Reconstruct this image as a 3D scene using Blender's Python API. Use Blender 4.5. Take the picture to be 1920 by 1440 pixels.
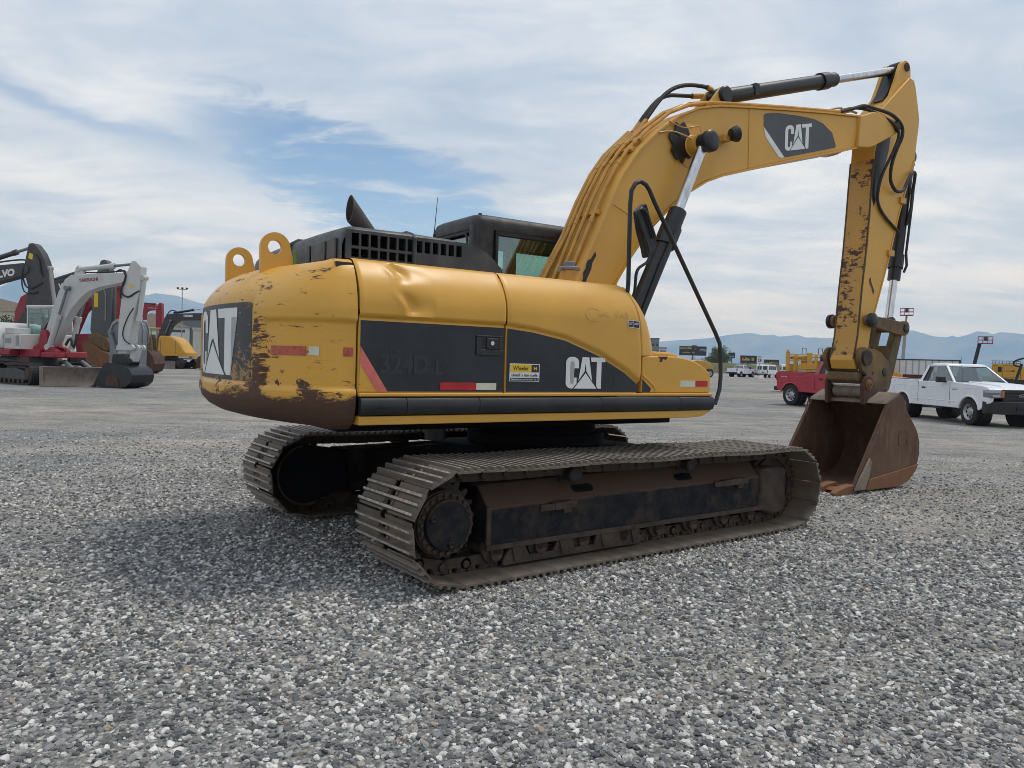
import bpy, bmesh, math, random
from math import sin, cos, pi, radians, sqrt, atan2, tan
from mathutils import Vector, Matrix, noise as mnoise

SC = bpy.context.scene
C = SC.collection
for o in list(bpy.data.objects):
    bpy.data.objects.remove(o)

# ------------------------------------------------------------------ camera
cam_d = bpy.data.cameras.new('camera')
cam_d.sensor_width = 36.0
cam_d.lens = 27.0
cam_d.clip_start = 0.05
cam_d.clip_end = 60000
cam = bpy.data.objects.new('camera', cam_d)
C.objects.link(cam)
cam.matrix_world = (Matrix.Translation((0, 0, 1.583)) @ Matrix.Rotation(pi / 2 - 0.0304, 4, 'X')
                    @ Matrix.Rotation(0.0284, 4, 'Z'))
SC.camera = cam

# ------------------------------------------------------------------ sun, sky, exposure
SUN_EL, SUN_AZ = radians(66), radians(68)          # azimuth clockwise from +Y (the view direction)
sun_d = bpy.data.lights.new('sun', 'SUN')
sun_d.energy = 1.5
sun_d.angle = radians(15)
sun_d.color = (1.0, 0.96, 0.90)
sun = bpy.data.objects.new('sun', sun_d)
C.objects.link(sun)
sd = Vector((sin(SUN_AZ) * cos(SUN_EL), cos(SUN_AZ) * cos(SUN_EL), sin(SUN_EL)))
sun.rotation_euler = sd.to_track_quat('Z', 'Y').to_euler()
sun.location = (10, -10, 40)

W = bpy.data.worlds.new('World')
SC.world = W
W.use_nodes = True


def world_nodes():
    nt = W.node_tree
    N = nt.nodes
    L = nt.links
    N.clear()

    def nd(t, **k):
        n = N.new(t)
        for a, b in k.items():
            setattr(n, a, b)
        return n

    def math_(op, a, b=None, c=None):
        n = nd('ShaderNodeMath', operation=op)
        for i, v in enumerate((a, b, c)):
            if v is None:
                continue
            if isinstance(v, (int, float)):
                n.inputs[i].default_value = v
            else:
                L.new(v, n.inputs[i])
        return n.outputs[0]

    def ramp(v, pts):
        r = nd('ShaderNodeValToRGB')
        el = r.color_ramp.elements
        while len(el) < len(pts):
            el.new(0.5)
        for e, (p, c) in zip(el, pts):
            e.position = p
            e.color = (c, c, c, 1) if isinstance(c, (int, float)) else (*c, 1)
        L.new(v, r.inputs[0])
        return r.outputs[0]

    tc = nd('ShaderNodeTexCoord')
    sep = nd('ShaderNodeSeparateXYZ')
    L.new(tc.outputs['Generated'], sep.inputs[0])
    x, y, z = sep.outputs
    zz = math_('ADD', math_('MAXIMUM', z, 0.0), 0.16)
    comb = nd('ShaderNodeCombineXYZ')
    L.new(math_('DIVIDE', x, zz), comb.inputs[0])
    L.new(math_('DIVIDE', y, zz), comb.inputs[1])
    comb.inputs[2].default_value = 3.7

    def noise(vec, scale, detail, rough, dist=0.0, stretch=(1, 1, 1), rot=0.0):
        mp = nd('ShaderNodeMapping')
        mp.inputs['Scale'].default_value = stretch
        mp.inputs['Rotation'].default_value = (0, 0, rot)
        L.new(vec, mp.inputs[0])
        n = nd('ShaderNodeTexNoise')
        n.inputs['Scale'].default_value = scale
        n.inputs['Detail'].default_value = detail
        n.inputs['Roughness'].default_value = rough
        n.inputs['Distortion'].default_value = dist
        L.new(mp.outputs[0], n.inputs['Vector'])
        return n.outputs[0]

    big = noise(comb.outputs[0], 0.42, 3, 0.5, 0.4, (1, 1.5, 1), 0.35)
    mid = noise(comb.outputs[0], 0.95, 5, 0.52, 0.5, (1, 2.0, 1), 0.3)
    fin = noise(comb.outputs[0], 3.0, 6, 0.6, 0.6, (1, 1.7, 1), 0.3)
    # the opening in the cloud deck: a long slanting gap, its edges broken by the cloud noise
    az = math_('ARCTAN2', x, y)
    el = math_('ARCSINE', z)
    wob = math_('SUBTRACT', mid, 0.5)
    wobf = math_('SUBTRACT', fin, 0.5)
    el_line = math_('MULTIPLY_ADD', az, -0.30, 0.152)             # elevation of the gap axis, rising to the left
    dev = math_('SUBTRACT', el, el_line)
    de = math_('ADD', dev, math_('MULTIPLY_ADD', wob, 0.07, math_('MULTIPLY', wobf, 0.16)))
    da = math_('ADD', math_('ADD', az, 0.185), math_('MULTIPLY', wob, 0.10))
    g = math_('ADD', math_('POWER', math_('ABSOLUTE', math_('DIVIDE', de, 0.070)), 2.0),
              math_('POWER', math_('ABSOLUTE', math_('DIVIDE', da, 0.235)), 2.0))
    gap = ramp(g, [(0.0, 1.0), (0.30, 0.95), (0.62, 0.62), (1.0, 0.0)])
    gap = math_('MULTIPLY', gap, ramp(fin, [(0.30, 1.0), (0.52, 1.0), (0.68, 0.45)]))
    # a second, thinner break trailing off to the left
    d2 = math_('ADD', math_('ADD', dev, 0.045), math_('MULTIPLY_ADD', wob, 0.12, math_('MULTIPLY', wobf, 0.06)))
    g2 = math_('ADD', math_('POWER', math_('ABSOLUTE', math_('DIVIDE', d2, 0.017)), 2.0),
               math_('POWER', math_('ABSOLUTE', math_('DIVIDE', math_('ADD', az, 0.56), 0.20)), 2.0))
    gap2 = math_('MULTIPLY', math_('POWER', 2.718, math_('MULTIPLY', g2, -0.8)), 0.62)
    # smaller thin places anywhere in the deck
    thin = ramp(math_('ADD', math_('MULTIPLY', big, 0.6), math_('MULTIPLY', mid, 0.4)), [(0.0, 0.6), (0.34, 0.20), (0.42, 0.0)])
    hole = math_('MINIMUM', math_('ADD', math_('ADD', math_('MULTIPLY', gap, 1.0), gap2), math_('MULTIPLY', thin, 0.12)), 0.97)
    # brightness of the deck: thick grey undersides, thin bright sheets, brightest below the gap
    low = math_('POWER', 2.718, math_('MULTIPLY', math_('POWER', math_('ABSOLUTE', math_('DIVIDE', math_('ADD', de, 0.115), 0.07)), 2.0), -1.0))
    low = math_('MULTIPLY', low, ramp(math_('ADD', az, 0.8), [(0.0, 1.0), (0.72, 1.0), (0.95, 0.0)]))
    tone = math_('ADD', math_('MULTIPLY', big, 0.34), math_('ADD', math_('MULTIPLY', mid, 0.44), math_('MULTIPLY', fin, 0.22)))
    tone = math_('MULTIPLY_ADD', math_('SUBTRACT', tone, 0.5), 1.7, 0.485)
    tone = math_('ADD', tone, math_('MULTIPLY', low, 0.10))
    cr = nd('ShaderNodeValToRGB')
    el_ = cr.color_ramp.elements
    cols = [(0.36, (0.46, 0.55, 0.68)), (0.45, (0.55, 0.63, 0.75)), (0.52, (0.64, 0.71, 0.81)), (0.60, (0.77, 0.82, 0.88)), (0.72, (0.88, 0.90, 0.93))]
    while len(el_) < len(cols):
        el_.new(0.5)
    for e, (p, c) in zip(el_, cols):
        e.position = p
        e.color = (*c, 1)
    L.new(tone, cr.inputs[0])
    bg_c = nd('ShaderNodeBackground')
    L.new(cr.outputs[0], bg_c.inputs[0])
    bg_c.inputs[1].default_value = 0.94
    sky = nd('ShaderNodeTexSky', sky_type='NISHITA')
    sky.sun_disc = False
    sky.sun_elevation = SUN_EL
    sky.sun_rotation = SUN_AZ
    sky.altitude = 1300
    sky.dust_density = 0.2
    sky.ozone_density = 2.5
    bg_s = nd('ShaderNodeBackground')
    L.new(sky.outputs[0], bg_s.inputs[0])
    bg_s.inputs[1].default_value = 0.115
    mix = nd('ShaderNodeMixShader')
    L.new(hole, mix.inputs[0])
    L.new(bg_c.outputs[0], mix.inputs[1])
    L.new(bg_s.outputs[0], mix.inputs[2])
    out = nd('ShaderNodeOutputWorld')
    L.new(mix.outputs[0], out.inputs[0])


world_nodes()
vs = SC.view_settings
vs.view_transform = 'Standard'
vs.look = 'None'
vs.gamma = 1.0
vs.use_curve_mapping = False
vs.exposure = 0.16
SC.render.engine = 'CYCLES'
SC.cycles.use_denoising = True
SC.cycles.filter_width = 0.9
SC.cycles.max_bounces = 8
SC.cycles.diffuse_bounces = 3
SC.cycles.glossy_bounces = 3
SC.cycles.transmission_bounces = 6
SC.cycles.volume_bounces = 3

random.seed(11)

# ------------------------------------------------------------------ materials
MATS = {}


class NT:
    """small helper round a material's node tree"""

    def __init__(self, name):
        self.m = bpy.data.materials.new(name)
        self.m.use_nodes = True
        self.nt = self.m.node_tree
        self.N, self.L = self.nt.nodes, self.nt.links
        self.N.clear()
        self.out = self.N.new('ShaderNodeOutputMaterial')
        self.b = self.N.new('ShaderNodeBsdfPrincipled')
        self.L.new(self.b.outputs[0], self.out.inputs[0])
        self.tc = self.N.new('ShaderNodeTexCoord')
        MATS[name] = self.m

    def put(self, sock, v):
        if isinstance(v, (int, float)):
            sock.default_value = v
        elif isinstance(v, tuple):
            sock.default_value = (*v, 1) if len(v) == 3 else v
        else:
            self.L.new(v, sock)

    def math(self, op, a, b=None, c=None):
        n = self.N.new('ShaderNodeMath')
        n.operation = op
        for i, v in enumerate((a, b, c)):
            if v is not None:
                self.put(n.inputs[i], v)
        return n.outputs[0]

    def vec(self, scale=(1, 1, 1), rot=(0, 0, 0), src='Object', loc=(0, 0, 0)):
        mp = self.N.new('ShaderNodeMapping')
        mp.inputs['Scale'].default_value = scale
        mp.inputs['Rotation'].default_value = rot
        mp.inputs['Location'].default_value = loc
        self.L.new(self.tc.outputs[src], mp.inputs[0])
        return mp.outputs[0]

    def noise(self, scale, detail=4, rough=0.55, vec=None, dist=0.0):
        n = self.N.new('ShaderNodeTexNoise')
        n.inputs['Scale'].default_value = scale
        n.inputs['Detail'].default_value = detail
        n.inputs['Roughness'].default_value = rough
        n.inputs['Distortion'].default_value = dist
        self.L.new(vec if vec is not None else self.tc.outputs['Object'], n.inputs['Vector'])
        return n.outputs[0]

    def voronoi(self, scale, feature='F1', vec=None, rand=1.0, out='Distance'):
        n = self.N.new('ShaderNodeTexVoronoi')
        n.feature = feature
        n.inputs['Scale'].default_value = scale
        n.inputs['Randomness'].default_value = rand
        self.L.new(vec if vec is not None else self.tc.outputs['Object'], n.inputs['Vector'])
        return n.outputs[out]

    def ramp(self, v, pts, interp='LINEAR'):
        r = self.N.new('ShaderNodeValToRGB')
        r.color_ramp.interpolation = interp
        el = r.color_ramp.elements
        while len(el) < len(pts):
            el.new(0.5)
        for e, (p, c) in zip(el, pts):
            e.position = p
            e.color = (c, c, c, 1) if isinstance(c, (int, float)) else (*c, 1)
        self.L.new(v, r.inputs[0])
        return r.outputs[0]

    def mix(self, f, a, b, blend='MIX'):
        n = self.N.new('ShaderNodeMix')
        n.data_type = 'RGBA'
        n.blend_type = blend
        self.put(n.inputs[0], f)
        self.put(n.inputs[6], a)
        self.put(n.inputs[7], b)
        return n.outputs[2]

    def sep(self, src='Object'):
        s = self.N.new('ShaderNodeSeparateXYZ')
        self.L.new(self.tc.outputs[src], s.inputs[0])
        return s.outputs

    def bump(self, h, strength=0.3, dist=0.01):
        n = self.N.new('ShaderNodeBump')
        n.inputs['Strength'].default_value = strength
        n.inputs['Distance'].default_value = dist
        self.L.new(h, n.inputs['Height'])
        self.L.new(n.outputs[0], self.b.inputs['Normal'])

    def done(self, col, rough=0.5, metal=0.0, spec=0.5, coat=0.0):
        self.put(self.b.inputs['Base Color'], col)
        self.put(self.b.inputs['Roughness'], rough)
        self.put(self.b.inputs['Metallic'], metal)
        self.b.inputs['Specular IOR Level'].default_value = spec
        if coat:
            self.b.inputs['Coat Weight'].default_value = coat
            self.b.inputs['Coat Roughness'].default_value = 0.15
        return self.m


def sc3(c, k):
    return tuple(min(1.0, v * k) for v in c)


def simple(name, col, rough=0.5, metal=0.0, var=0.12, scale=2.5, dust=0.0, dustcol=(0.22, 0.19, 0.15), fine=0.0, spec=0.5, coat=0.0):
    """paint or plastic: uneven tone, faint dust, slight roughness change"""
    t = NT(name)
    n1 = t.noise(scale, 5, 0.6)
    c = t.mix(t.ramp(n1, [(0.3, 0.0), (0.7, 1.0)]), sc3(col, 1 - var), sc3(col, 1 + var))
    if dust:
        n2 = t.noise(scale * 2.3, 6, 0.65, t.vec(loc=(5, 2, 1)))
        c = t.mix(t.math('MULTIPLY', t.ramp(n2, [(0.42, 0.0), (0.72, 1.0)]), dust), c, dustcol)
    r = t.ramp(t.noise(scale * 4, 4, 0.6), [(0.3, max(0.02, rough - 0.08)), (0.7, min(1, rough + 0.1))])
    if fine:
        t.bump(t.noise(120, 2, 0.5), fine, 0.002)
    return t.done(c, r, metal, spec, coat)


YEL = (0.655, 0.345, 0.048)
RUSTD = (0.040, 0.018, 0.014)


def mat_yellow(name, wear=0.0, zlow=None, streak=0.35, dull=0.0, edge=0.0, base=YEL):
    """worn machine yellow: fine horizontal rub marks, chips down to brown primer; zlow adds the scraped
    belt along the lower edge of the counterweight"""
    t = NT(name)
    n = t.noise(1.6, 5, 0.6)
    c = t.mix(t.ramp(n, [(0.3, 0.0), (0.7, 1.0)]), sc3(base, 0.93), sc3(base, 1.07))
    # rubbed streaks along the machine
    st = t.noise(9, 7, 0.75, t.vec((0.35, 0.35, 5.0)))
    c = t.mix(t.math('MULTIPLY', t.ramp(st, [(0.56, 0.0), (0.70, 1.0)]), streak), c, sc3(base, 0.66))
    c = t.mix(t.math('MULTIPLY', t.ramp(t.noise(0.8, 4, 0.6, t.vec(loc=(3, 1, 7))), [(0.4, 0.0), (0.75, 1.0)]), 0.25 + dull), c, (0.50, 0.315, 0.13))
    r = t.ramp(n, [(0.3, 0.30 + dull * 0.3), (0.7, 0.46 + dull * 0.4)])
    if wear:
        w = t.math('ADD', t.math('MULTIPLY', t.noise(2.2, 6, 0.7), 0.62), t.math('MULTIPLY', t.noise(14, 6, 0.72, t.vec((0.5, 0.5, 1.6))), 0.38))
        m = t.ramp(w, [(0.66 - 0.12 * wear, 0.0), (0.69 - 0.12 * wear, 1.0)])
        if zlow is not None:
            x, y, z = t.sep()
            zz = t.math('ADD', z, t.math('MULTIPLY', t.math('SUBTRACT', t.noise(3.0, 6, 0.75, t.vec((0.7, 0.7, 2.5))), 0.5), 0.46))
            belt = t.ramp(t.math('MULTIPLY_ADD', zz, -8.0, zlow * 8.0 + 0.5), [(0.30, 0.0), (0.62, 1.0)])
            m = t.math('MAXIMUM', m, belt)
            # scraped rib at the tail corner and knocks along the flank
            ang = t.math('ARCTAN2', t.math('MULTIPLY', y, -1.0), t.math('MULTIPLY', x, -1.0))
            rib = t.math('POWER', 2.718, t.math('MULTIPLY', t.math('POWER', t.math('DIVIDE', t.math('SUBTRACT', ang, 0.285), 0.034), 2.0), -1.0))
            rib = t.math('MULTIPLY', rib, t.ramp(z, [(0.0, 0.0), (1.0, 0.0)]) if False else t.math('MULTIPLY_ADD', z, -0.95, 2.0))
            scr = t.noise(7, 8, 0.75, t.vec((0.55, 0.55, 2.6), loc=(2, 5, 3)))
            m = t.math('MAXIMUM', m, t.ramp(t.math('ADD', scr, t.math('MULTIPLY', rib, 0.26)), [(0.595, 0.0), (0.63, 1.0)]))
            kn = t.noise(3.4, 7, 0.72, t.vec((0.9, 0.9, 1.1), loc=(8, 1, 4)))
            lowz = t.math('MULTIPLY_ADD', z, -0.16, 0.25)
            m = t.math('MAXIMUM', m, t.ramp(t.math('ADD', kn, lowz), [(0.61, 0.0), (0.63, 1.0)]))
            ln = t.noise(4, 9, 0.8, t.vec((0.10, 0.10, 9.0), loc=(1, 7, 2)))
            m = t.math('MAXIMUM', m, t.math('MULTIPLY', t.ramp(t.math('ADD', ln, lowz), [(0.655, 0.0), (0.68, 1.0)]), 0.8))
        brown = t.mix(t.noise(30, 4, 0.7, t.vec((0.4, 0.4, 3))), RUSTD, (0.13, 0.062, 0.035))
        c = t.mix(m, c, brown)
        r = t.mix(m, r, (0.7, 0.7, 0.7))
    if edge:
        # scrapes on the stick
        w = t.noise(5.0, 8, 0.78, t.vec((1.5, 1.5, 0.7)))
        m = t.ramp(w, [(0.60, 0.0), (0.64, 1.0)])
        c = t.mix(t.math('MULTIPLY', m, edge), c, (0.09, 0.045, 0.03))
    t.bump(t.noise(2.0, 3, 0.5), 0.06, 0.03)
    return t.done(c, r, 0.0, 0.5)


mat_yellow('yellow_paint', streak=0.22)
mat_yellow('yellow_boom', streak=0.16, dull=0.10)
mat_yellow('yellow_counterweight', wear=0.32, zlow=1.295, streak=0.45)
mat_yellow('yellow_stick', wear=0.15, streak=0.25, dull=0.08)
mat_yellow('yellow_scraped', wear=1.05, streak=0.5, dull=0.15, edge=1.0, base=(0.56, 0.29, 0.045))
simple('edge_wear', (0.075, 0.045, 0.035), 0.65, 0.2, 0.4, 18, 0.4, (0.30, 0.17, 0.05))
simple('yellow_pipe', (0.56, 0.29, 0.05), 0.42, 0, 0.15, 6, 0.35, (0.20, 0.12, 0.06))
simple('black_decal', (0.013, 0.016, 0.022), 0.34, 0, 0.25, 1.3, 0.14, (0.10, 0.11, 0.12))
def mat_plate():
    t = NT('black_plate')
    x, y, z = t.sep()
    c = t.mix(t.noise(2, 4, 0.6), (0.014, 0.016, 0.021), (0.030, 0.032, 0.036))
    sc = t.noise(5, 9, 0.82, t.vec((1.0, 0.7, 1.7), (0.5, 0.2, 0.0)), 1.2)
    side = t.math('ADD', t.math('MULTIPLY', y, -0.10), t.math('MULTIPLY', z, -0.16))
    m = t.ramp(t.math('ADD', sc, t.math('ADD', side, 0.26)), [(0.61, 0.0), (0.64, 1.0)])
    c = t.mix(t.math('MULTIPLY', m, 0.85), c, (0.42, 0.24, 0.08))
    return t.done(c, 0.4)


mat_plate()
simple('exhaust_steel', (0.085, 0.072, 0.064), 0.7, 0.2, 0.25, 9, 0.3, (0.05, 0.03, 0.025))
simple('dark_rail', (0.014, 0.016, 0.019), 0.48, 0, 0.3, 2, 0.12, (0.13, 0.13, 0.13))
simple('hood_plastic', (0.030, 0.032, 0.036), 0.48, 0, 0.3, 2.2, 0.40, (0.15, 0.15, 0.15))
simple('cab_black', (0.014, 0.014, 0.016), 0.5, 0, 0.3, 2.5, 0.32, (0.15, 0.13, 0.11), fine=0.1)
simple('black_steel', (0.010, 0.011, 0.013), 0.36, 0, 0.3, 4, 0.10, (0.12, 0.11, 0.10))
simple('rubber', (0.020, 0.019, 0.018), 0.65, 0, 0.3, 8, 0.25, (0.10, 0.08, 0.06))
simple('decal_white', (0.74, 0.75, 0.74), 0.45, 0, 0.06, 6, 0.10, (0.45, 0.42, 0.36))
simple('decal_grey', (0.065, 0.068, 0.075), 0.5, 0, 0.15, 3, 0.06)
simple('ghost_decal', (0.026, 0.030, 0.036), 0.55, 0, 0.15, 20)
simple('ghost_paint', (0.60, 0.335, 0.075), 0.55, 0, 0.1, 20)
simple('reflector_red', (0.44, 0.016, 0.022), 0.38, 0, 0.15, 14)
simple('reflector_worn', (0.42, 0.06, 0.055), 0.5, 0, 0.3, 20, 0.5, (0.55, 0.27, 0.08))
simple('reflector_white', (0.60, 0.60, 0.50), 0.4, 0, 0.08, 14)
simple('pink_stripe', (0.62, 0.12, 0.13), 0.5, 0, 0.2, 9, 0.45, (0.60, 0.29, 0.06))
simple('sticker_yellow', (0.78, 0.50, 0.015), 0.4, 0, 0.05, 5)
simple('sticker_print', (0.03, 0.03, 0.03), 0.5, 0, 0.1, 5)
simple('green_tag', (0.10, 0.25, 0.04), 0.5, 0, 0.2, 20)
simple('rust_cap', (0.20, 0.075, 0.035), 0.8, 0, 0.3, 20)
simple('headliner', (0.13, 0.12, 0.105), 0.8, 0, 0.1, 3)
simple('under_black', (0.006, 0.006, 0.008), 0.8, 0, 0.3, 4, 0.1, (0.03, 0.025, 0.02), spec=0.2)
simple('grease', (0.008, 0.008, 0.008), 0.35, 0, 0.4, 12)


def mat_chrome():
    t = NT('chrome')
    c = t.mix(t.ramp(t.noise(14, 5, 0.65, t.vec((1, 1, 0.3))), [(0.35, 0.0), (0.75, 1.0)]), (0.72, 0.73, 0.75), (0.40, 0.40, 0.40))
    return t.done(c, 0.26, 1.0)


mat_chrome()


def mat_track():
    t = NT('track_steel')
    n = t.noise(5, 7, 0.68)
    c = t.mix(t.ramp(n, [(0.32, 0.0), (0.68, 1.0)]), (0.090, 0.072, 0.057), (0.185, 0.155, 0.125))
    ru = t.noise(3.1, 5, 0.65, t.vec(loc=(4, 4, 2)))
    c = t.mix(t.math('MULTIPLY', t.ramp(ru, [(0.55, 0.0), (0.70, 1.0)]), 0.55), c, (0.22, 0.115, 0.052))
    oi = t.N.new('ShaderNodeObjectInfo')
    c = t.mix(t.math('MULTIPLY', oi.outputs['Random'], 0.45), c, (0.24, 0.21, 0.18))
    t.bump(t.noise(60, 4, 0.6), 0.25, 0.004)
    return t.done(c, t.ramp(n, [(0.3, 0.55), (0.7, 0.75)]), 0.25)


mat_track()


def mat_worn_edge():
    t = NT('worn_grouser')
    n = t.noise(26, 5, 0.7)
    c = t.mix(t.ramp(n, [(0.35, 0.0), (0.62, 1.0)]), (0.20, 0.17, 0.14), (0.50, 0.46, 0.42))
    t.bump(t.noise(90, 3, 0.6), 0.3, 0.003)
    return t.done(c, 0.55, 0.35)


mat_worn_edge()


def mat_frame():
    """track frame: dark navy-black paint rubbed through, brown dried mud on the upper slopes"""
    t = NT('frame_paint')
    n = t.noise(3.2, 7, 0.7)
    c = t.mix(t.ramp(t.noise(9, 6, 0.7), [(0.4, 0.0), (0.7, 1.0)]), (0.006, 0.008, 0.014), (0.034, 0.029, 0.026))
    g = t.N.new('ShaderNodeNewGeometry')
    s = t.N.new('ShaderNodeSeparateXYZ')
    t.L.new(g.outputs['Normal'], s.inputs[0])
    mud = t.math('ADD', t.math('MULTIPLY', t.math('MAXIMUM', s.outputs[2], 0.0), 0.55), n)
    c = t.mix(t.ramp(mud, [(0.52, 0.0), (0.78, 1.0)]), c, (0.088, 0.054, 0.037))
    t.bump(n, 0.25, 0.02)
    return t.done(c, 0.8, 0.0, 0.3)


mat_frame()


def mat_mud():
    t = NT('mud_steel')
    n = t.noise(7, 7, 0.7)
    c = t.mix(t.ramp(n, [(0.3, 0.0), (0.7, 1.0)]), (0.024, 0.018, 0.015), (0.098, 0.068, 0.048))
    t.bump(n, 0.4, 0.02)
    return t.done(c, 0.75, 0.1)


mat_mud()


def mat_rust(name, a, b, c3, streak=1.0):
    t = NT(name)
    n = t.noise(2.4, 7, 0.7)
    c = t.mix(t.ramp(n, [(0.3, 0.0), (0.7, 1.0)]), a, b)
    s = t.noise(6, 6, 0.7, t.vec((1.4, 1.4, 0.35)))
    c = t.mix(t.math('MULTIPLY', t.ramp(s, [(0.5, 0.0), (0.68, 1.0)]), 0.6 * streak), c, c3)
    t.bump(t.noise(40, 5, 0.65), 0.3, 0.004)
    return t.done(c, 0.72, 0.15)


mat_rust('rust_bucket', (0.085, 0.042, 0.024), (0.155, 0.085, 0.050), (0.20, 0.135, 0.090))
mat_rust('rust_dark', (0.050, 0.022, 0.016), (0.105, 0.048, 0.030), (0.15, 0.09, 0.06))
mat_rust('rust_orange', (0.16, 0.068, 0.030), (0.25, 0.115, 0.05), (0.14, 0.075, 0.045))
mat_rust('rust_pale', (0.16, 0.12, 0.09), (0.32, 0.27, 0.22), (0.10, 0.06, 0.045))
mat_rust('linkage_paint', (0.26, 0.155, 0.055), (0.085, 0.065, 0.042), (0.038, 0.030, 0.024))
mat_rust('blade_worn', (0.16, 0.12, 0.10), (0.27, 0.24, 0.21), (0.14, 0.06, 0.04))


def mat_glass(name, tint, rough=0.02, alpha_mix=0.55, refl=0.25):
    """thin pane: partly see-through tinted film, with a real reflection"""
    t = NT(name)
    N, L = t.N, t.L
    tr = N.new('ShaderNodeBsdfTransparent')
    tr.inputs[0].default_value = (*tint, 1)
    gl = N.new('ShaderNodeBsdfGlossy')
    gl.inputs['Color'].default_value = (0.9, 0.95, 0.95, 1)
    gl.inputs['Roughness'].default_value = rough
    lw = N.new('ShaderNodeLayerWeight')
    lw.inputs[0].default_value = 0.35
    f = t.math('MULTIPLY_ADD', lw.outputs['Fresnel'], 0.7, refl * 0.4)
    mx = N.new('ShaderNodeMixShader')
    L.new(f, mx.inputs[0])
    L.new(tr.outputs[0], mx.inputs[1])
    L.new(gl.outputs[0], mx.inputs[2])
    L.new(mx.outputs[0], t.out.inputs[0])
    return t.m


mat_glass('cab_glass', (0.74, 0.88, 0.83))
mat_glass('dark_glass', (0.25, 0.30, 0.32), refl=0.35)
mat_glass('truck_glass', (0.50, 0.62, 0.60), refl=0.4)

for nm, col, ro in [('white_paint', (0.74, 0.76, 0.80), 0.28), ('red_paint', (0.40, 0.025, 0.045), 0.28), ('machine_white', (0.52, 0.53, 0.52), 0.4),
                    ('machine_red', (0.30, 0.012, 0.028), 0.42), ('machine_red_dull', (0.25, 0.018, 0.022), 0.55), ('machine_grey', (0.040, 0.040, 0.040), 0.5),
                    ('machine_grey_green', (0.085, 0.090, 0.085), 0.55),
                    ('machine_body_grey', (0.28, 0.28, 0.28), 0.45), ('deere_yellow', (0.64, 0.33, 0.030), 0.4), ('steel_grey', (0.17, 0.18, 0.20), 0.5),
                    ('lift_grey', (0.30, 0.29, 0.26), 0.55), ('equip_yellow', (0.56, 0.29, 0.028), 0.5), ('trailer_white', (0.62, 0.64, 0.66), 0.5),
                    ('trailer_red', (0.09, 0.018, 0.020), 0.6), ('bumper_black', (0.012, 0.012, 0.013), 0.5), ('tyre', (0.016, 0.016, 0.016), 0.8),
                    ('rim_silver', (0.42, 0.43, 0.44), 0.35), ('lamp_clear', (0.40, 0.42, 0.44), 0.12), ('lamp_amber', (0.50, 0.12, 0.03), 0.25),
                    ('lamp_red', (0.35, 0.015, 0.03), 0.25), ('seat_grey', (0.09, 0.09, 0.09), 0.8), ('board_dark', (0.020, 0.022, 0.026), 0.6),
                    ('board_back', (0.10, 0.11, 0.12), 0.6), ('print_gold', (0.55, 0.36, 0.10), 0.6), ('print_white', (0.7, 0.7, 0.7), 0.6),
                    ('print_yellow', (0.72, 0.55, 0.03), 0.6), ('print_pink', (0.45, 0.05, 0.22), 0.6), ('wall_grey', (0.16, 0.17, 0.18), 0.8),
                    ('wall_cream', (0.50, 0.47, 0.40), 0.8), ('wall_white', (0.62, 0.62, 0.60), 0.8), ('roof_tan', (0.36, 0.30, 0.22), 0.8),
                    ('roof_dark', (0.10, 0.09, 0.085), 0.8), ('window_dark', (0.03, 0.04, 0.05), 0.15), ('pole_metal', (0.28, 0.29, 0.30), 0.5),
                    ('concrete', (0.42, 0.41, 0.39), 0.9), ('hivis', (0.62, 0.85, 0.02), 0.7), ('car_red', (0.16, 0.012, 0.016), 0.35),
                    ('navy_paint', (0.006, 0.008, 0.018), 0.6)]:
    simple(nm, col, ro, 0, 0.03 if nm in ('white_paint', 'red_paint') else 0.08, 0.6 if nm in ('white_paint', 'red_paint') else 1.5, 0.0 if nm in ('white_paint', 'red_paint') else 0.12 if 'machine' in nm or 'deere' in nm or 'equip' in nm else 0.05, (0.24, 0.21, 0.18), coat=0.3 if nm in ('white_paint', 'red_paint') else 0.0)
MATS['rim_silver'].node_tree.nodes['Principled BSDF'].inputs['Metallic'].default_value = 0.7


def mat_rock():
    t = NT('mountain_rock')
    n = t.noise(0.0016, 9, 0.66)
    c = t.mix(t.ramp(n, [(0.38, 0.0), (0.62, 1.0)]), (0.045, 0.052, 0.042), (0.17, 0.145, 0.115))
    x, y, z = t.sep()
    sn = t.math('ADD', t.math('MULTIPLY', z, 0.0040), t.noise(0.006, 9, 0.72))
    m = t.math('MULTIPLY', t.ramp(sn, [(0.0, 0.0), (1.0, 0.0)]) if False else t.math('GREATER_THAN', sn, 2.34), t.math('GREATER_THAN', x, 2500.0))
    c = t.mix(m, c, (0.80, 0.82, 0.85))
    return t.done(c, 0.95, 0, 0.1)


mat_rock()


def mat_leaf(name, a, b):
    t = NT(name)
    oi = t.noise(1.3, 4, 0.6)
    c = t.mix(t.ramp(oi, [(0.35, 0.0), (0.65, 1.0)]), a, b)
    return t.done(c, 0.75, 0, 0.2)


mat_leaf('leaf_green', (0.045, 0.075, 0.028), (0.10, 0.12, 0.045))
mat_leaf('leaf_dry', (0.15, 0.13, 0.065), (0.24, 0.20, 0.10))
simple('bark', (0.09, 0.07, 0.05), 0.9)


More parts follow.
